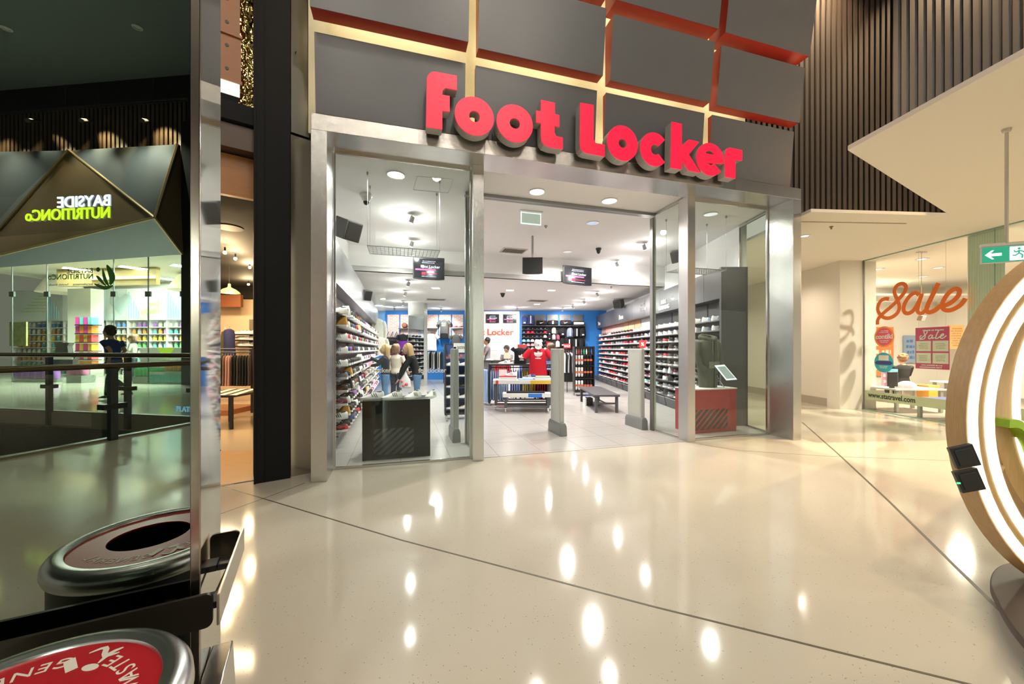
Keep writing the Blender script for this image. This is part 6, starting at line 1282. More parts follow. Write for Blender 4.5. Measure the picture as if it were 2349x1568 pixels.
for (px, py, q) in ((2198, 1047, 0), (2209, 1102, 1)):
    s_ = vplane((0, 2.23), (1, 0), px, py); yw = .25
    m = MB(frame(at(px+14, py, 2.175), Vector((.93, -.33, .1)).normalized(), Vector((.33, .93, 0)).normalized(), Vector((-.1, 0, 1)).normalized()))
    T_ = TR((0, 0, 0), 0, 0, radians(-14)); m.box(-.05, .055, -.004, .022, -.062, .062, T_); m.box(-.036, .04, -.009, -.004, -.045, .045, T_); s0 = ob('power_outlet', m, BLACKP, parent=t, bev=.004)
    if q: m = MB(TR(at(px-9, py+6, 2.155))); m.box(-.009, .009, 0, .004, -.004, .004); ob('green_light', m, emit('led_green', (.05, 1, .2), 3), parent=s0, smooth=False)
FT = mat('foot_dark_brown', (.045, .028, .024), .5, spec=.3); m = MB()
path = smooth2([(3.55, 2.50), (3.15, 2.42), (2.86, 2.25), (2.66, 2.06), (2.48, 1.86), (2.36, 1.68), (2.28, 1.45)], 4)
m.stroke([(x+.03, y-.04) for x, y in path], .17, .045, TR((0, 0, .0005)), 2); ob('foot_band', m, FT, parent=t, bev=.006)
m = MB(); m.prism([(p_[0]+.11, p_[1]-.11) for p_ in path]+[(4.6, 1.3), (4.6, 2.5)], .001, .03); ob('deck', m, mat('deck_yellow_oak', (.60, .40, .14), .3, var=.15, stretch=(1, 10, 1)), parent=t, smooth=False)
point('pod_glow_lamp', (pcx, 2.1, 1.1), 6, (1, .9, .65), .3)
# ================================================================== WHAT THE MIRROR SHOWS: the far side of the hall behind the camera
# everything is laid out where it appears beyond the glass and then reflected (RM) to its true place
VA = (-22.8, 17.1); VDv = Vector((9.3, -1.0, 0)).normalized(); VNv = Vector((VDv.y, -VDv.x, 0)) * -1   # VNv: deeper, away from viewer
VF = frame(Vector((*VA, 0)), VDv, VNv, UP)
def vb(px, py=None, off=0.0):       # local (a, z) of the front plane shifted deeper by off
    p = Vector((*VA, 0))+VNv*off; q = vplane(p, VDv, px, py); return ((q-p).dot(VDv), q.z) if py is not None else (q-p).dot(VDv)
RF = RM @ VF
def vtext_T(px, py, off):           # writing that reads correctly in the real hall
    a, z = vb(px, py, off); o = RF @ Vector((a, off, z)); xd = (RF.to_3x3() @ Vector((-1, 0, 0)))
    return face_T(o, xd)
def vpoly(m, pts, off, th=.08):     # polygon given by (px, py, offset)
    P_ = []
    for p in pts: o = p[2] if len(p) > 2 else off; a, z = vb(p[0], p[1], o); P_.append(Vector((a, o, z)))
    return m.slab(P_, (0, th, 0))
FG = mat('facet_grey', (.10, .115, .13), .35, .2); FB = mat('facet_bronze', (.17, .12, .07), .4, .3); FBL = mat('facet_slate', (.13, .17, .21), .35, .2)
T1, T2, Vv, BRt = (160, 345, 0), (409, 331, -.1), (357, 500, -1.3), (420, 583, -.1)
t = thing('faceted_fascia', 'faceted grey and bronze fascia over the nutrition shop, seen in the mirror', 'shop fascia', RF @ Vector((5, 0, 5.6)))
for n_, pts, mm in (('bronze_facet', [T1, Vv, (-160, 625, -1.0), (-160, 640, -.2), (0, 528, -.3)], FB), ('grey_facet', [T1, T2, Vv], FG), ('side_facet', [T2, BRt, Vv], FB),
                    ('lower_facet', [Vv, BRt, (0, 596, 0), (-200, 602, 0), (-160, 625, -1.0)], FBL), ('left_facet', [T1, (0, 528, -.3), (-160, 640, -.2), (-200, 352, 0)], FG)):
    m = MB(RF); vpoly(m, pts, 0, .1); ob(n_, m, mm, parent=t, smooth=False)
EDG = mat('facet_edge', (.35, .26, .14), .4, .4)
for a, b in ((T1, Vv), (T1, (0, 528, -.3)), (T2, Vv), (Vv, BRt), (Vv, (-160, 625, -1.0))):
    m = MB(RF); pa = vb(a[0], a[1], a[2]); pb = vb(b[0], b[1], b[2]); m.tube([(pa[0], a[2]-.04, pa[1]), (pb[0], b[2]-.04, pb[1])], .05, 5); ob('edge_trim', m, EDG, parent=t)
TOPZ = vb(200, 345)[1]
for i, px in enumerate((345, 385, 220, 40)): spot('fascia_wash_lamp', RF @ Vector((vb(px), -1.6, TOPZ+1.0)), 1500, (1, .93, .75), .06, 80, RF @ Vector((vb(px), -.4, TOPZ-1.5)), .9)
# lit lettering
SW = emit('sign_cool_white', (.75, .82, 1), 4.5); SLm = emit('sign_lime', (.66, .95, .02), 3.4)
def vsign(name, lab, txt, px0, px1, py, hpx, off, m_, d=.1, back=None):
    a0 = vb(px0, 500, off)[0]; a1 = vb(px1, 500, off)[0]; w = abs(a1-a0); Y = vplane(Vector((*VA, 0))+VNv*off, VDv, (px0+px1)/2).y
    size = hpx/F*Y/.70; T = vtext_T((px0+px1)/2, py, off)
    m = MB(); m.text(txt, size, d, T, bold=.012)
    xs = [T.inverted() @ v for v in m.v]; ww = max(v.x for v in xs)-min(v.x for v in xs)
    m = MB(); m.text(txt, size, d, T, bold=.012, sx=w/ww)
    if back is not None: m2 = MB(); m2.text(txt, size, .05, T @ TR((.04*0, 0, -.08)), bold=.03, sx=w/ww)
    t = thing(name, lab, 'sign', T.to_translation()); ob('lettering', m, m_, parent=t, smooth=False)
    if back is not None: ob('letter_return', m2, back, parent=t, smooth=False)
vsign('lit_sign', 'glowing cool white upper line of the nutrition shop sign, seen in the mirror', 'BAYSIDE', 133, 254, 474, 25, -1.65, SW, d=.03, back=mat('ret', (.3,)*3))
vsign('lit_sign', 'glowing lime green lower line of the nutrition shop sign, seen in the mirror', 'NUTRITIONCo', 59, 252, 503, 25, -1.65, SLm, d=.03, back=mat('ret', (.3,)*3))
point('sign_glow_lamp', RF @ Vector((vb(160), -2.6, vb(160, 480)[1])), 60, (.85, 1, .4), .4)
# shopfront glass with printed name
gz = vb(200, 588)[1]
for i, (a, b) in enumerate(((-200, 28), (29, 108), (109, 261), (263, 340), (341, 420))):
    m = MB(RF); x0, x1 = vb(a), vb(b); m.box(x0+.01, x1-.01, 0, .02, .02, gz-.02); o = struct('window_%d' % (7+i), m, GLASS, smooth=False)
    m = MB(RF); m.box(x1-.012, x1+.012, -.01, .03, .02, gz); m.box(x0, x1, -.01, .03, gz-.03, gz); m.box(x1-.12, x1+.12, -.03, .04, vb(b, 680)[1], vb(b, 680)[1]+.22); ob('window_frame', m, mat('glass_joint', (.06, .08, .07), .3), parent=o, smooth=False)
DG = mat('decal_dark_grey', (.05, .055, .07), .5); DGN = mat('decal_green', (.03, .10, .01), .5)
vsign('window_lettering', 'dark grey shop name printed high on the nutrition shop glass, seen in the mirror', 'BAYSIDE', 154, 214, 626, 11, -.02, DG, .01)
vsign('window_lettering', 'green shop name printed high on the nutrition shop glass, seen in the mirror', 'NUTRITIONCo', 111, 214, 640, 12, -.02, DGN, .01)
vsign('window_lettering', 'small grey line of words under the shop name on the nutrition shop glass', 'vitamins    supplements    health foods', 112, 254, 654, 5, -.02, DG, .01)
T = vtext_T(237, 640, -.02); m = MB()
for p_, w_ in (([(-.35, -.25), (-.45, .1), (-.2, .6)], [.05, .3]), ([(-.3, -.3), (-.1, 0), (.0, .45)], [.03, .16]), ([(-.15, -.3), (.15, .0), (.3, .15)], [.03, .14]), ([(-.5, -.28), (-.1, -.38), (.4, -.2)], [.04, .16])): m.stroke(p_, w_, .01, T, 5)
m.sph((.25, .42, 0), .1, (1, 1, .1), 12, 6, T); ob('leaf_emblem', m, DGN, label='green leaf emblem beside the printed shop name, seen in the mirror', cat='emblem', smooth=False)
# interior of the nutrition shop
BO = 5.4
m = MB(RF); m.box(vb(-200), vb(425), .05, BO+1.5, gz+.0, gz+.1); struct('ceiling_nutrition', m, mat('nutri_ceiling', (.75, .74, .66), .8), smooth=False)
m = MB(RF); m.box(vb(-300), vb(425)+2, BO+.6, BO+.7, 0, gz); struct('wall_nutrition_back', m, mat('nutri_wall', (.72, .72, .66), .8), smooth=False)
m = MB(RF); m.box(vb(421), vb(421)+.12, .0, BO+.6, 0, gz+.1); struct('wall_nutrition_side', m, mat('nutri_dark', (.05,)*3, .6), smooth=False)
m = MB(RF); m.box(vb(421), vb(436), -.1, .3, 0, 11.0); struct('trim_nutrition_column', m, DARKCOL, smooth=False)
m = MB(RF); m.box(vb(436), vb(900), -.1, .3, 0, 12.0); struct('wall_hall_dark', m, DARKCOL, smooth=False)
m = MB(RF); m.box(vb(-420), vb(-200), -.1, .3, 0, 12.0); struct('wall_hall_dark_left', m, DARKCOL, smooth=False)
def vbB(px, py, off=BO): return vb(px, py, off)
ply = mat('plywood_bulkhead', (.50, .36, .15), .6, var=.15, vs_=3)
m = MB(RF); a0 = vbB(130, 600, 2.2)[0]; a1 = vbB(358, 600, 2.2)[0]; m.box(a0, a1, 2.2, 2.4, vbB(200, 655, 2.2)[1], min(gz-.01, vbB(200, 603, 2.2)[1])); ob('plywood_bulkhead', m, ply, label='plywood bulkhead under the nutrition shop ceiling, seen in the mirror', cat='bulkhead', smooth=False)
m = MB(RF); m.box(a0+2, a1, 2.12, 2.19, vbB(200, 642, 2.2)[1], vbB(200, 636, 2.2)[1]); ob('strip_light', m, emit('strip_warm', (1, .92, .6), 4), label='long warm strip light under the plywood bulkhead, seen in the mirror', cat='strip light', smooth=False)
for i, (p0, p1) in enumerate(((50, 125), (355, 440))):
    m = MB(RF); q0, q1 = vb(p0, 620, 3.0)[0], vb(p1, 620, 3.0)[0]; zc, zl = min(gz-.1, vb(90, 622, 3)[1]), min(gz-.9, vb(90, 656, 3)[1])
    m.lathe([((q1-q0)*.30, zc), ((q1-q0)*.5, zl), ((q1-q0)*.48, zl), ((q1-q0)*.28, zc-.02)], 24, TR(((q0+q1)/2, 3.0+(q1-q0)*.5, 0))); ob('big_lampshade', m, mat('shade_cream', (.80, .74, .62), .6, em=(1, .85, .6), es=.3), label='huge cream lampshade hanging at the %s of the nutrition shop, seen in the mirror' % ('left', 'right')[i], cat='lampshade')
# wall unit: graphic panels and shelves
uz1, uz0 = vbB(200, 666)[1], vbB(200, 736)[1]
xs_ = [vbB(p, 700)[0] for p in (45, 125, 160, 208, 258, 305, 352, 394, 440)]
pcol = [(.80, .84, .80), (.55, .57, .56), (.78, .82, .80), (.62, .80, .88), (.62, .70, .68), (.82, .86, .84), (.82, .86, .84), (.60, .80, .88)]
for i in range(8):
    m = MB(RF); m.box(xs_[i]+.02, xs_[i+1]-.02, BO-.35, BO-.3, uz0, uz1); t = thing('graphic_panel', 'printed cupboard front above the bottle shelves, %s from left in the mirror' % nth[i], 'wall panel', RF @ Vector(((xs_[i]+xs_[i+1])/2, BO-.3, uz0)), 0, 'cupboard fronts in the nutrition shop')
    ob('front', m, mat('panel_print_%d' % i, pcol[i], .5, em=pcol[i], es=.15), parent=t, smooth=False)
    m = MB(RF); xm, w_, zm, h_ = (xs_[i]+xs_[i+1])/2, xs_[i+1]-xs_[i], (uz0+uz1)/2, uz1-uz0
    if i == 0:
        for q in range(6): m.box(xs_[i]+w_*(.25+.1*q), xs_[i+1]-.05, BO-.36, BO-.351, uz0+h_*(.3+.1*q), uz0+h_*(.32+.1*q))
        gm = mat('print_lime', (.6, .8, .2))
    elif i == 4:
        m.curve([[(0, -.62), (-.7, .1), (-.68, .5), (-.35, .62), (0, .4), (.35, .62), (.68, .5), (.7, .1)]], .008, RF.inverted() @ face_T(RF @ Vector((xm+.3, BO-.36, zm)), RF.to_3x3() @ Vector((-1, 0, 0)))); gm = mat('print_sage', (.40, .50, .50))
    elif i == 6:
        TT_ = RF.inverted() @ face_T(RF @ Vector((xm+.2, BO-.36, zm-.1)), RF.to_3x3() @ Vector((-1, 0, 0))); m.text('Live', .38, .005, TT_, al='LEFT'); m.text('Healthy', .38, .005, TT_ @ TR((0, -.42, 0)), al='LEFT'); gm = mat('print_lime', (0, 0, 0))
    else:
        for q in range(5): m.box(xm-w_*.4+q*.16, xm-w_*.4+q*.16+.08, BO-.36, BO-.351, uz0+.1, uz0+h_*(.9-.15*q)); 
        gm = mat('print_sky', (.35, .65, .80))
    if i not in (2,): ob('print', m, gm, parent=t, smooth=False)
t = thing('shelf_unit', 'long white wall shelving unit holding bottles in the nutrition shop, seen in the mirror', 'shelving', RF @ Vector((8, BO, .2)))
m = MB(RF); m.box(xs_[0], xs_[8], BO+.25, BO+.3, .2, uz0); ob('back', m, mat('unit_back', (.34, .40, .36), .6), parent=t, smooth=False)
for x in xs_: m = MB(RF); m.box(x-.03, x+.03, BO-.3, BO+.25, .2, uz0); ob('upright', m, WHITE, parent=t, smooth=False)
nsh = 8; shz = [vbB(200, 751+15.2*k)[1] for k in range(nsh)]
for z in shz: m = MB(RF); m.box(xs_[0], xs_[8], BO-.3, BO+.25, z-.04, z); ob('shelf', m, WHITE, parent=t, smooth=False)
m = MB(RF); m.box(xs_[0], xs_[8], BO-.28, BO+.2, .0045, shz[-1]-.2); ob('plinth', m, mat('unit_plinth', (.6, .66, .6)), parent=t, smooth=False)
botc = {'white': (.75, .75, .72), 'amber': (.55, .28, .05), 'blue': (.10, .25, .55), 'green': (.10, .42, .15), 'yellow': (.75, .60, .08), 'pink': (.65, .2, .4), 'teal': (.12, .45, .45), 'purple': (.3, .12, .45)}
pb_ = {}
rb = random.Random(5)
rows_ = [('white', 'blue', 'purple', 'white'), ('white', 'amber', 'teal', 'pink'), ('amber', 'yellow', 'teal', 'white'), ('amber', 'teal', 'green', 'white'), ('white', 'green', 'blue', 'amber'), ('amber', 'pink', 'teal', 'white'), ('green', 'purple', 'yellow', 'white'), ('white', 'teal', 'pink', 'amber')]
def bottle(c, p, lab, grp, s=1.0):
    k = (c, s)
    if k not in pb_:
        m = MB(); m.mi = 0; m.lathe([(.085*s, 0), (.09*s, .02*s), (.09*s, .19*s), (.06*s, .23*s)], 10); m.mi = 1; m.lathe([(.062*s, .23*s), (.062*s, .30*s), (.002, .301*s)], 10)
        o = ob('bottle', m, [mat('bottle_'+c, botc[c], .3), mat('bottle_cap', (.7, .7, .68), .4)], label=lab, cat='bottle', group=grp, origin=(0, 0, 0)); pb_[k] = o
    else: o = pb_[k].copy(); COL.objects.link(o); o['label'] = lab; o['group'] = grp
    o.location = p; return o
for k in range(nsh):
    for i in range(34):
        x = xs_[0]+.2+(xs_[8]-xs_[0]-.4)*i/33; c = rows_[k][(i//rb.choice((4, 5))) % 4]
        bottle(c, RF @ Vector((x, BO-.1, shz[k]+.001)), '%s bottle on the %s shelf of the nutrition shop, seen in the mirror' % (c, nth[k]), 'bottles in the nutrition shop')
# free standing displays, counter, big bottles
def vbox(name, lab, cat_, px0, px1, py0, py1, off, dep, m_):
    a0, z1 = vb(px0, py0, off); a1, z0 = vb(px1, py1, off); mm = MB(RF); mm.box(a0, a1, off, off+dep, max(z0, .0045), z1); return ob(name, mm, m_, label=lab, cat=cat_, smooth=False)
vbox('service_counter', 'pale service counter at the right of the nutrition shop, seen in the mirror', 'counter', 322, 422, 797, 852, 1.6, .8, mat('counter_pale', (.5, .5, .48), .4))
m = MB(RF); a0, z1 = vb(360, 798, 1.58); a1, z0 = vb(399, 816, 1.58); m.slab([(a0, 1.58, z1), (a1, 1.58, z1), ((a0*.35+a1*.65), 1.58, z0-.1), ((a0*.6+a1*.4), 1.58, z0-.1)], (0, .015, 0)); ob('lime_band', m, emit('counter_lime', (.55, .85, .02), .9), label='lime green triangle shape on the counter front, seen in the mirror', cat='counter sign', smooth=False)
vbox('pillar', 'square pale pillar in the nutrition shop, seen in the mirror', 'pillar', 155, 208, 662, 866, 3.2, .6, mat('nutri_pillar', (.62, .63, .56), .6))
for r_ in range(6):
    for i in range(4):
        c = (('pink', 'teal'), ('pink', 'orange'), ('yellow', 'red'), ('pink', 'yellow'), ('white', 'red'), ('yellow', 'orange'))[r_][i % 2]
        vbox('snack_box', '%s snack box before the pillar, row %s from top, %s from left, in mirror' % (c, nth[r_], nth[i]), 'box', 173+i*9.5, 181.5+i*9.5, 727+r_*20, 744+r_*20, 2.2, .3, mat('snack_'+c, {'pink': (.7, .05, .35), 'teal': (.15, .55, .55), 'orange': (.85, .3, .05), 'yellow': (.8, .6, .08), 'red': (.6, .06, .06), 'white': (.7, .7, .65)}[c], .5))
for r_ in range(6): vbox('snack_shelf', 'dark shelf of the snack stand, %s from the top, seen in the mirror' % nth[r_], 'shelf', 171, 213, 744+r_*20, 746+r_*20, 2.15, .4, BLACKM)
m = MB(RF); a_, z_ = vb(148, 830, 1.0); m.loft([[(a_+x*sx, 1.0+.1*y, z_+zz) for x, y in ((-1, -1), (1, -1), (1, 1), (-1, 1))] for zz, sx in ((-.4, .55), (.1, .6), (.25, .75), (.4, .35), (.75, .3), (.9, .42))]); ob('product_stand', m, BLACKP, label='black and white shaped cardboard product stand in the nutrition shop, seen in the mirror', cat='stand', smooth=False)
m = MB(RF); m.loft([[(a_+.1+x*sx, .9+.05*y, z_+zz) for x, y in ((-1, -1), (1, -1), (1, 1), (-1, 1))] for zz, sx in ((.12, .5), (.2, .55), (.3, .3))]); ob('stand_face', m, WHITE, label='white swirl shape on the black product stand, seen in the mirror', cat='stand sign', smooth=False)
for nm, px0, n_, c, py, sz in (('purple', 42, 10, 'purple', 868, 1.7), ('green', 318, 7, 'green', 862, 1.6), ('amber', 388, 5, 'amber', 850, 1.7), ('dark', 350, 10, 'teal', 878, 1.6), ('wine', 165, 4, 'pink', 860, 1.6)):
    for i in range(n_):
        px = px0+i*(9.5 if nm != 'dark' else 7.5); a_, z_ = vb(px, py, .5 if nm != 'dark' else .35); bottle(c, RF @ Vector((a_, .5 if nm != 'dark' else .35, max(z_, .005))), 'large %s jar in the nutrition shop, %s from the left in the mirror' % (nm, nth[i]), 'large jars in the nutrition shop', sz)
for px0, px1, py, l in ((385, 425, 850, 'amber'), (312, 348, 862, 'green'), (160, 185, 860, 'wine'), (38, 106, 868, 'purple')):
    a0 = vb(px0, py, .3)[0]; a1 = vb(px1, py, .3)[0]; z = vb(px0, py, .5)[1]; 
    if z > .03: m = MB(RF); m.box(a0-.1, a1+.1, .25, .8, .0045, z-.002); ob('low_stand', m, mat('low_stand_grey', (.3, .33, .3)), label='low pale stand under the large %s jars, seen in the mirror' % l, cat='stand', smooth=False)
m = MB(RF); a0, z1 = vb(22, 738, 0.3); a1, z0 = vb(60, 793, .3); m.box(a0, a1, .3, .36, z0, z1); ob('garden_poster', m, mat('poster_garden', (.22, .22, .06), .5, var=.8, vs_=6), label='dark green garden poster behind the nutrition shop glass, seen in the mirror', cat='poster', smooth=False)
for px, off, w in ((60, 2, 330), (200, 2, 330), (330, 2, 330), (130, 4.5, 300), (280, 4.5, 300), (400, 4.2, 300)): area('nutrition_shop_lamp', RF @ Vector((vb(px), off, gz-.1)), w*12, 1.2, .5, (.98, 1, .90))
for px in (90, 220, 340): spot('nutrition_shop_spot', RF @ Vector((vb(px), 2.6, gz-.6)), 4800, (.95, 1, .92), .1, 110, RF @ Vector((vb(px), BO, 2.0)), .8)

# upper hall walls seen in the mirror
def vline(px): return (VA[0]+VDv.x*vb(px), VA[1]+VDv.y*vb(px))
z250, z150 = vb(200, 248, .6)[1], vb(200, 155, .6)[1]
a_, b_ = RF @ Vector((vb(-420), .6, 0)), RF @ Vector((vb(900), .6, 0))
slatwall('wall_slats_back', (b_.x, b_.y), (a_.x, a_.y), TOPZ-.6, z250, .22, .13, .08, None, mat('slat_brown_far', (.07, .05, .04), .45))
m = MB(RF); m.box(vb(-420), vb(900), .5, .62, z250+.02, z150+3); struct('wall_upper_dark', m, mat('upper_dark_panel', (.010, .008, .014), .4), smooth=False)
m = MB(RF)
for px in (118, 197, 325, 428): m.box(vb(px), vb(px)+.03, .48, .5, z250, z150+1)
m.box(vb(-400), vb(800), .44, .5, z250-.03, z250+.02); struct('trim_upper_lines', m, mat('upper_line', (.04, .035, .05)), smooth=False)
for i, px in enumerate((-18, 82, 205, 345)):
    q = RF @ Vector((vb(px), -.25, z250-.75)); spot('slat_wall_lamp', q, 1900, (1, .70, .36), .05, 92, RF @ Vector((vb(px)-.1, .75, z250-3.0)), .7)
    q = RF @ Vector((vb(px+30), -.15, z250-1.3)); spot('slat_wall_lamp', q, 900, (1, .92, .70), .05, 80, RF @ Vector((vb(px+36), .75, z250-3.2)), .7)
    m = MB(RF); a0, z0 = vb(px-50, 255, -.4); a1, z1 = vb(px-22, 275, -.4); m.tube([(a0, .45, z0+.1), (a1, -.35, z1)], [.05, .09], 8); ob('wall_lamp_arm', m, mat('lamp_arm_grey', (.06, .065, .07), .4), label='dark angled lamp arm over the slatted wall, %s from the left in the mirror' % nth[i], cat='lamp arm')
# ceiling of the hall
m = MB(); m.box(-34, 34, -34, 26, 13.4, 13.6); struct('ceiling_hall', m, mat('hall_ceiling', (.10, .125, .14), .7), smooth=False)
for i, (px, py) in enumerate(((15, 65), (315, 62))):
    c = RM @ gp2(px, py, 13.4); m = MB(TR(c)); m.lathe([(.16, -.001), (.16, -.03), (.11, -.035), (.10, -.005), (.001, -.004)], 20); ob('ceiling_ring', m, mat('ring_pale', (.45, .45, .45), .4), label='small ring fitting on the dark hall ceiling, %s in the mirror' % ('left', 'right')[i], cat='ceiling light')

# balustrades around the void
def balustrade(lab, a, b, h, posts, glassm, railr=.045, edge=.35, plate=True):
    A, B = Vector(a), Vector(b); d = (B-A).normalized(); n = Vector((-d.y, d.x, 0)); L_ = (B-A).length; T = RM @ frame(A, d, n, UP)
    t = thing('balustrade', lab, 'balustrade', RM @ A)
    m = MB(T); m.tube([(0, 0, h), (L_, 0, h)], railr, 10); ob('handrail', m, mat('rail_bronze', (.16, .12, .07), .3, .6), parent=t)
    m = MB(T); m.box(0, L_, -.006, .006, .04, h-.1); ob('glass_panel', m, glassmat('balustrade_glass', (.93, .97, .95)), parent=t, smooth=False)
    for x in posts:
        m = MB(T); m.box(x-.05, x+.05, -.10, .0-.012, -.3, h-.05); ob('post', m, mat('post_dark_steel', (.06, .07, .08), .3, .6), parent=t, smooth=False)
        m = MB(T); m.box(x-.16, x+.16, -.13, .02, h*.42, h*.42+.09); ob('clamp', m, BLACKM, parent=t, smooth=False)
    m = MB(T); m.box(0, L_, -.02, .10, -edge, .035); ob('edge_plate', m, mat('edge_beige', (.28, .25, .18), .4), parent=t, smooth=False)
    return t
nA, nB = gp(-240, 1100), gp(520, 958); dn = (nB-nA).normalized(); q = vplane(nA, dn, 253); 
balustrade('near glass balustrade with a bronze handrail around the void, seen in the mirror', nA, nB, 1.22, [(q-nA).length], GLASSG)
fA, fB = gp(-300, 925), gp(520, 962); df = (fB-fA).normalized(); ps = [(vplane(fA, df, p)-fA).length for p in (-60, 121, 300, 455)]
balustrade('far glass balustrade with dark posts across the void, seen in the mirror', fA, fB, 1.36, ps, GLASSG, .05)
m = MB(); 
T = RM @ face_T(gp(388, 946, .05)+Vector((0, .2, 0)), df); m.text('PLATINUM', .17, .02, T, al='LEFT', bold=.015); ob('lit_sign', m, emit('plat_blue', (.3, .65, 1), 1.6), label='pale blue glowing letters, a reflection in glass beyond the far balustrade, seen in the mirror', cat='sign', smooth=False)  # a sign's reflection in glass, built as glowing letters set back to front
# ================================================================== PEOPLE
SKIN = mat('skin', (.56, .33, .23), .55, var=.06); SKIN2 = mat('skin_tan', (.40, .22, .14), .55, var=.06)
def remesh(mb, vox):
    me = bpy.data.meshes.new('r'); me.from_pydata([tuple(v) for v in mb.v], [], mb.f); o = bpy.data.objects.new('r', me); COL.objects.link(o)
    md = o.modifiers.new('r', 'REMESH'); md.mode = 'VOXEL'; md.voxel_size = vox; sm = o.modifiers.new('s', 'SMOOTH'); sm.iterations = 2; sm.factor = .5
    dg = bpy.context.evaluated_depsgraph_get(); e = o.evaluated_get(dg); m2 = bpy.data.meshes.new_from_object(e)
    out = MB(); out.add([v.co.copy() for v in m2.vertices], [tuple(p.vertices) for p in m2.polygons])
    bpy.data.objects.remove(o); bpy.data.meshes.remove(me); bpy.data.meshes.remove(m2); return out
def person(lab, foot, hgt, yaw, pose, top, bottom, hair, hairlen=0, skin=None, shoes=BLACKP, sleeves=True, lower=True, M_=None, female=True, skirt=False, group=None, bag=None):
    """pose: lean (fwd), turn, arms [(elbow),(hand)] x2 in body units, legs [(knee),(ankle)] x2; local: x right, y back (faces -y), z up, height 1"""
    skin = skin or SKIN; h = hgt; T = TR(foot, yaw) @ Matrix.Scale(h, 4)
    if M_ is not None: T = M_ @ T
    base = T.to_translation(); t = thing('person', lab, 'person', base)
    ln = pose.get('lean', 0.0); sw = .108 if female else .122
    pel = Vector((0, pose.get('py', 0), pose.get('pz', .53)))
    def up(x, y, z):                      # torso point, leaning about the pelvis
        v = Vector((x, y, z-.53)); v = Matrix.Rotation(ln, 3, 'X') @ v; return pel+v
    nk, hd = up(0, .0, .83), up(0, -.015, .925)
    sh = [up(-sw, 0, .80), up(sw, 0, .80)]; hip = [pel+Vector((-.05, 0, -.02)), pel+Vector((.05, 0, -.02))]
    el = [Vector(pose['arms'][i][0]) for i in (0, 1)]; ha = [Vector(pose['arms'][i][1]) for i in (0, 1)]
    kn = [Vector(pose['legs'][i][0]) for i in (0, 1)]; an = [Vector(pose['legs'][i][1]) for i in (0, 1)]
    def torso(m, g=1.0, z0=.50, z1=.825):
        zs = [(.49, .088, .06), (.53, .092, .066), (.60, .075, .055), (.68, .085, .06), (.76, .10, .062), (.805, .085, .05), (.825, .045, .035), (.85, .03, .03)]
        zs = [z for z in zs if z0-.001 <= z[0] <= z1+.001]
        m.loft([[up(a*g*cos(2*pi*k/16), b*g*sin(2*pi*k/16), z) for k in range(16)] for z, a, b in zs])
    def limb(m, pts, rr, n=10): m.tube(pts, rr, n)
    m = MB(); torso(m, .96, .49, .85)
    m.tube([nk-(hd-nk)*.3, hd-(hd-nk)*.2], .03, 12)
    q = Matrix.Translation(hd) @ Matrix.Rotation(ln*.6+pose.get('nod', 0), 4, 'X') @ Matrix.Rotation(pose.get('look', 0), 4, 'Z')
    m.sph((0, 0, 0), .068, (.80, .95, 1.05), 18, 14, q); m.sph((0, -.022, -.032), .042, (.9, 1, 1), 14, 10, q)
    m.tube([q @ Vector((0, -.058, .012)), q @ Vector((0, -.078, -.012)), q @ Vector((0, -.064, -.02))], [.006, .011, .008], 8)
    for s in (-1, 1): m.sph((s*.056, .004, -.006), .014, (.4, .8, 1.2), 8, 6, q)
    for i in (0, 1):
        limb(m, [sh[i], (sh[i]+el[i])/2, el[i], (el[i]+ha[i])/2, ha[i]], [.03, .027, .022, .021, .015])
        d = (ha[i]-el[i]).normalized(); sd = d.cross(Vector((0, 1, 0))); sd = sd.normalized() if sd.length > .2 else Vector((1, 0, 0)); nn = d.cross(sd)
        m.loft([[ha[i]+d*a+sd*w*sx+nn*.008*sy for sx, sy in ((-1, -1), (1, -1), (1, 1), (-1, 1))] for a, w in ((-.005, .014), (.02, .023), (.045, .022))])
        for f in range(4):
            o_ = sd*(-.018+.012*f); l_ = (.036, .042, .040, .030)[f]; m.tube([ha[i]+d*.04+o_, ha[i]+d*(.04+l_*.55)+o_+nn*.004, ha[i]+d*(.04+l_*.9)+o_+nn*.014], [.0062, .0058, .005], 6)
        m.tube([ha[i]+d*.008-sd*.016, ha[i]+d*.028-sd*.034+nn*.004, ha[i]+d*.045-sd*.036+nn*.010], [.0075, .0068, .0058], 6)
        if lower:
            limb(m, [hip[i], (hip[i]+kn[i])/2, kn[i], kn[i]*.65+an[i]*.35, an[i]], [.055, .048, .035, .034, .022]); m.tube([an[i], an[i]+Vector((0, -.05, -.022))], [.024, .018], 8)
    b = remesh(m, .0065); b2 = MB(T); b2.add(b.v, b.f); ob('body', b2, skin, parent=t)
    m = MB(T)
    for s in (-1, 1): m.sph((s*.024, -.0585, .008), .0085, (1.2, .6, .7), 10, 6, q)
    ob('eyes', m, mat('eye_dark', (.04, .03, .03), .3), parent=t); m = MB(T); m.sph((0, -.062, -.036), .016, (1, .35, .3), 10, 6, q); ob('mouth', m, mat('lips', (.35, .10, .09), .5), parent=t)
    m = MB(); m.sph((0, .014, .014), .074, (.84, .93, 1.0), 18, 12, q)
    if hairlen: m.loft([[q @ Vector((a*cos(2*pi*k/14), .03+bb*sin(2*pi*k/14), z)) for k in range(14)] for z, a, bb in ((.03, .062, .045), (-.03, .066, .05), (-.03-hairlen*.5, .060, .04), (-.03-hairlen, .04, .026))])
    rh = random.Random(len(lab))
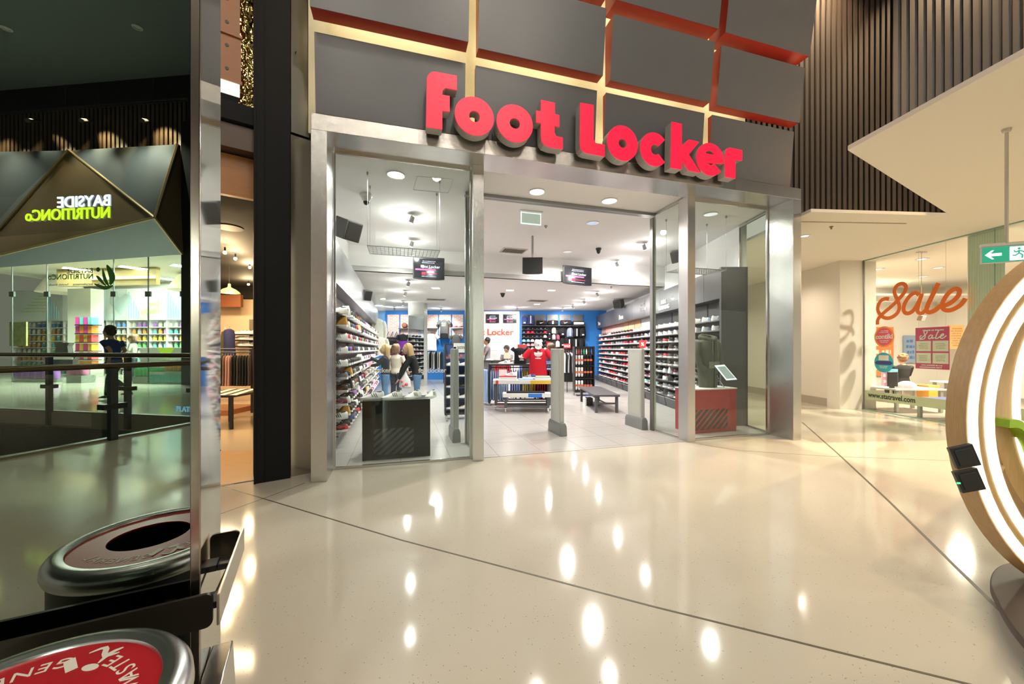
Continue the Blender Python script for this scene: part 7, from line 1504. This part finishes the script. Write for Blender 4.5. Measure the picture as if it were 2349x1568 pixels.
    if hairlen:
        for k in range(20):
            a = radians(-20+220*k/19); x0, y0 = .058*cos(a), .030+.050*sin(a)*.9; L_ = hairlen*rh.uniform(.85, 1.15)
            m.tube(smooth2([tuple(q @ Vector((x0*.5, y0*.5, .085))), tuple(q @ Vector((x0*1.08, y0*1.1, .04))), tuple(q @ Vector((x0*1.16+rh.uniform(-.006, .006), y0*1.08, -.03))), tuple(q @ Vector((x0*rh.uniform(.85, 1.1), y0+rh.uniform(-.004, .008), -.03-L_)))], 3), .0125, 6)
        if hairlen < .06:
            m.sph((0, .075, .05), .034, T=q)
    else:
        for k in range(70):
            a, b_ = rh.uniform(-.35, pi+.35), rh.uniform(.1, 1.45); m.sph((.064*cos(a)*sin(b_), .014+.072*sin(a)*sin(b_), .02+.072*cos(b_)), .014, nu=6, nv=5, T=q)
    b = remesh(m, .0062); b2 = MB(T); b2.add(b.v, b.f); ob('hair', b2, hair, parent=t)
    m = MB(); torso(m, 1.13, .49, .825)
    if sleeves is not None:
        for i in (0, 1):
            if sleeves: limb(m, [sh[i], (sh[i]+el[i])/2, el[i], (el[i]+ha[i])/2, el[i]*.08+ha[i]*.92], [.040, .036, .031, .029, .023])
            else: limb(m, [sh[i], sh[i]*.4+el[i]*.6], [.040, .037])
    b = remesh(m, .0075); b2 = MB(T); b2.add(b.v, b.f)
    to = ob('top', b2, top, parent=t)
    if lower:
        m = MB(); m.loft([[pel+Vector((a*cos(2*pi*k/14), bb*sin(2*pi*k/14), z)) for k in range(14)] for z, a, bb in ((-.06, .098, .068), (0, .10, .072), (.04, .09, .064))])
        for i in (0, 1):
            if skirt: limb(m, [hip[i], (hip[i]+kn[i])/2], [.062, .058])
            else: limb(m, [hip[i], (hip[i]+kn[i])/2, kn[i], kn[i]*.5+an[i]*.5, an[i]+Vector((0, 0, .005))], [.063, .056, .043, .04, .033])
        b = remesh(m, .0075); b2 = MB(T); b2.add(b.v, b.f); ob('shorts' if skirt else 'trousers', b2, bottom, parent=t)
        for i in (0, 1):
            m = MB(T); a = an[i]; m.loft([[a+Vector((w*cos(2*pi*k/10), y, -.033+hh*(1+sin(2*pi*k/10)))) for k in range(10)] for y, w, hh in ((.032, .014, .010), (.022, .021, .022), (-.02, .024, .022), (-.07, .026, .014), (-.10, .020, .008))]); ob('shoe', m, shoes, parent=t)
    return t
STAND = {'legs': [((-.055, -.005, .28), (-.06, .01, .04)), ((.055, -.005, .28), (.06, .01, .04))]}
def P2(arms, **k): d = dict(STAND); d['arms'] = arms; d.update(k); return d
DN = cloth('denim_blue', (.10, .19, .33)); HB = mat('hair_blonde', (.40, .27, .12), .6, var=.4, vs_=26, stretch=(1, 1, .15), bump=.6, bs=90); HL = mat('hair_light_brown', (.20, .125, .07), .6, var=.35, vs_=26, stretch=(1, 1, .15), bump=.6, bs=90); HD = mat('hair_dark', (.03, .02, .015), .5, var=.2, vs_=30)
def G(px, Y): return Vector(((px-CX)/F*Y, Y, .0045))
# three shoppers behind the left window
person('blonde person in a dark jacket and blue jeans facing the left shoe wall', G(884, 10.2), 1.60, radians(-78), P2([((-.13, -.13, .72), (-.10, -.26, .80)), ((.12, -.10, .68), (.08, -.22, .66))], look=.2), cloth('jacket_dark', (.03, .032, .04)), DN, HB, .14)
person('person with pinned up fair hair in a cream jacket seen from behind', G(909, 10.7), 1.62, radians(165), P2([((-.16, -.02, .66), (-.17, -.08, .54)), ((.16, -.02, .66), (.17, -.08, .54))]), cloth('jacket_cream', (.66, .60, .50)), cloth('trousers_dark', (.05, .055, .07)), HL, .04)
w3 = person('blonde person in black bending left with a clear shopping bag', G(957, 9.6), 1.66, radians(-75), P2([((-.13, -.22, .60), (-.12, -.26, .47)), ((.12, -.20, .58), (.10, -.27, .45))], lean=.35, look=.1), cloth('jumper_black', (.018, .018, .02)), DN, HB, .15)
c = Vector((wx(928, 9.3), 9.35, .55)); t = thing('shopping_bag', 'clear plastic shopping bag with pink items held by the bending blonde person', 'bag', c); m = MB(TR(c)); m.loft([[(a*cos(2*pi*k/12), .5*a*sin(2*pi*k/12), z) for k in range(12)] for z, a in ((0, .10), (.03, .15), (.2, .13), (.3, .06), (.42, .015))]); ob('plastic', m, mat('bag_plastic', (.62, .60, .62), .25), parent=t)
m = MB(TR(c)); m.sph((.05, -.06, .1), .04); m.sph((-.06, -.06, .17), .035); m.sph((-.02, -.075, .06), .035); ob('items', m, mat('bag_items', (.7, .12, .15), .4), parent=t)
c = Vector((wx(905, 10.4), 10.40, 1.0)); 
# staff behind the counter
person('staff member with curly dark hair in a grey patterned shirt at the dark counter', Vector((wx(1118, 17.3), 17.3, .0045)), 1.98, radians(-75), P2([((-.12, -.08, .64), (-.02, -.2, .60)), ((.12, -.08, .64), (.06, -.2, .60))], look=-.1, nod=.1), cloth('shirt_grey', (.28, .26, .28)), cloth('trousers_black', (.02,)*3), HD, 0, SKIN2, female=False, sleeves=False)
SIT = {'pz': .33, 'legs': [((-.06, -.25, .32), (-.06, -.24, .04)), ((.06, -.25, .32), (.06, -.24, .04))]}
person('seated staff member in a grey shirt looking down near the checkout monitor', Vector((wx(1163, 17.5), 17.5, .06)), 1.95, radians(-30), dict(SIT, arms=[((-.14, -.05, .45), (-.06, -.2, .44)), ((.14, -.05, .45), (.04, -.2, .44))], nod=.5), cloth('shirt_grey', (.3,)*3), cloth('trousers_black', (.02,)*3), HD, 0, SKIN2, female=False, sleeves=False)
# shopper in stripes
ST, nts, bs_ = nodemat('cloth_blue_stripes'); wv = nts.nodes.new('ShaderNodeTexWave'); wv.bands_direction = 'Z'; wv.inputs['Scale'].default_value = 1.6; tcx = nts.nodes.new('ShaderNodeTexCoord'); nts.links.new(tcx.outputs['Object'], wv.inputs[0])
cr = nts.nodes.new('ShaderNodeValToRGB'); cr.color_ramp.interpolation = 'CONSTANT'; cr.color_ramp.elements[0].color = (.03, .045, .12, 1); cr.color_ramp.elements[1].position = .5; cr.color_ramp.elements[1].color = (.18, .28, .52, 1); nts.links.new(wv.outputs[0], cr.inputs[0]); nts.links.new(cr.outputs[0], bs_.inputs['Base Color']); bs_.inputs['Roughness'].default_value = .8
person('brown haired person in a blue striped jumper and dark shorts behind the red tee', G(1266, 11.9), 1.66, radians(-150), P2([((-.15, .02, .66), (-.12, -.06, .56)), ((.15, .02, .66), (.16, -.04, .54))], look=-.8), ST, cloth('shorts_black', (.02,)*3), mat('hair_brown', (.10, .05, .03), .6, var=.2), .14, skirt=True)
# seated customer in the travel agency
ag = Vector((wx(2071, 10.6), 10.6, .05)); person('seated fair haired person in a black hooded jacket inside the travel agency, seen from behind', ag, 1.62, radians(170), dict(SIT, arms=[((-.15, -.08, .45), (-.08, -.2, .40)), ((.15, -.08, .45), (.08, -.2, .40))]), cloth('jacket_black', (.02, .02, .02)), cloth('trousers_dark', (.05,)*3), mat('hair_auburn', (.26, .12, .045), .6, var=.4, vs_=26, bump=.6, bs=90), 0, female=False)
t = thing('office_chair', 'light chair under the seated person in the travel agency', 'chair', ag); m = MB(TR(ag)); m.box(-.2, .2, -.2, .2, .36, .41); ob('seat', m, mat('chair_cream', (.6, .52, .4)), parent=t, bev=.01)
for sx in (-.17, .17):
    for sy in (-.17, .17): m = MB(TR(ag)); m.box(sx-.015, sx+.015, sy-.015, sy+.015, -.045, .36); ob('leg', m, STEEL, parent=t, smooth=False)
sc_p = Vector((wx(1163, 17.5), 17.5, .0)); t = thing('staff_stool', 'dark stool under the seated staff member', 'stool', sc_p+UP*.0045); m = MB(TR(sc_p)); m.lathe([(.17, .50), (.17, .56), (.01, .565)], 18); ob('seat', m, BLACKP, parent=t); m = MB(TR(sc_p)); m.tube([(0, 0, .0046), (0, 0, .5)], .025, 8); m.lathe([(.18, .0046), (.18, .02), (.03, .03)], 18); ob('stem', m, STEEL, parent=t)
# people seen in the mirror
wk = gp(262, 916); person('walking person in a dark blue shirt and dark trousers, seen in the mirror', Vector((wk.x, wk.y, .0045)), 2.16, radians(-85), {'arms': [((-.14, .02, .67), (-.13, -.05, .56)), ((.13, .07, .67), (.12, .04, .54))], 'legs': [((-.05, -.10, .29), (-.05, -.13, .045)), ((.05, .02, .29), (.05, .24, .10))], 'lean': .12}, cloth('shirt_navy', (.035, .06, .17)), cloth('trousers_night', (.012, .014, .02)), HD, 0, SKIN2, M_=RM, female=False, sleeves=False)
wk = Vector(((305-CX)/F*17.6, 17.6, .0045)); person('customer in a pale shirt and dark trousers at the nutrition shop, seen in the mirror', wk, 2.15, radians(-60), P2([((-.14, -.03, .67), (-.06, -.15, .62)), ((.14, -.03, .67), (.08, -.16, .62))]), cloth('shirt_pale', (.6, .6, .56)), cloth('trousers_dark', (0,)*3), HL, .03, M_=RM, female=True)
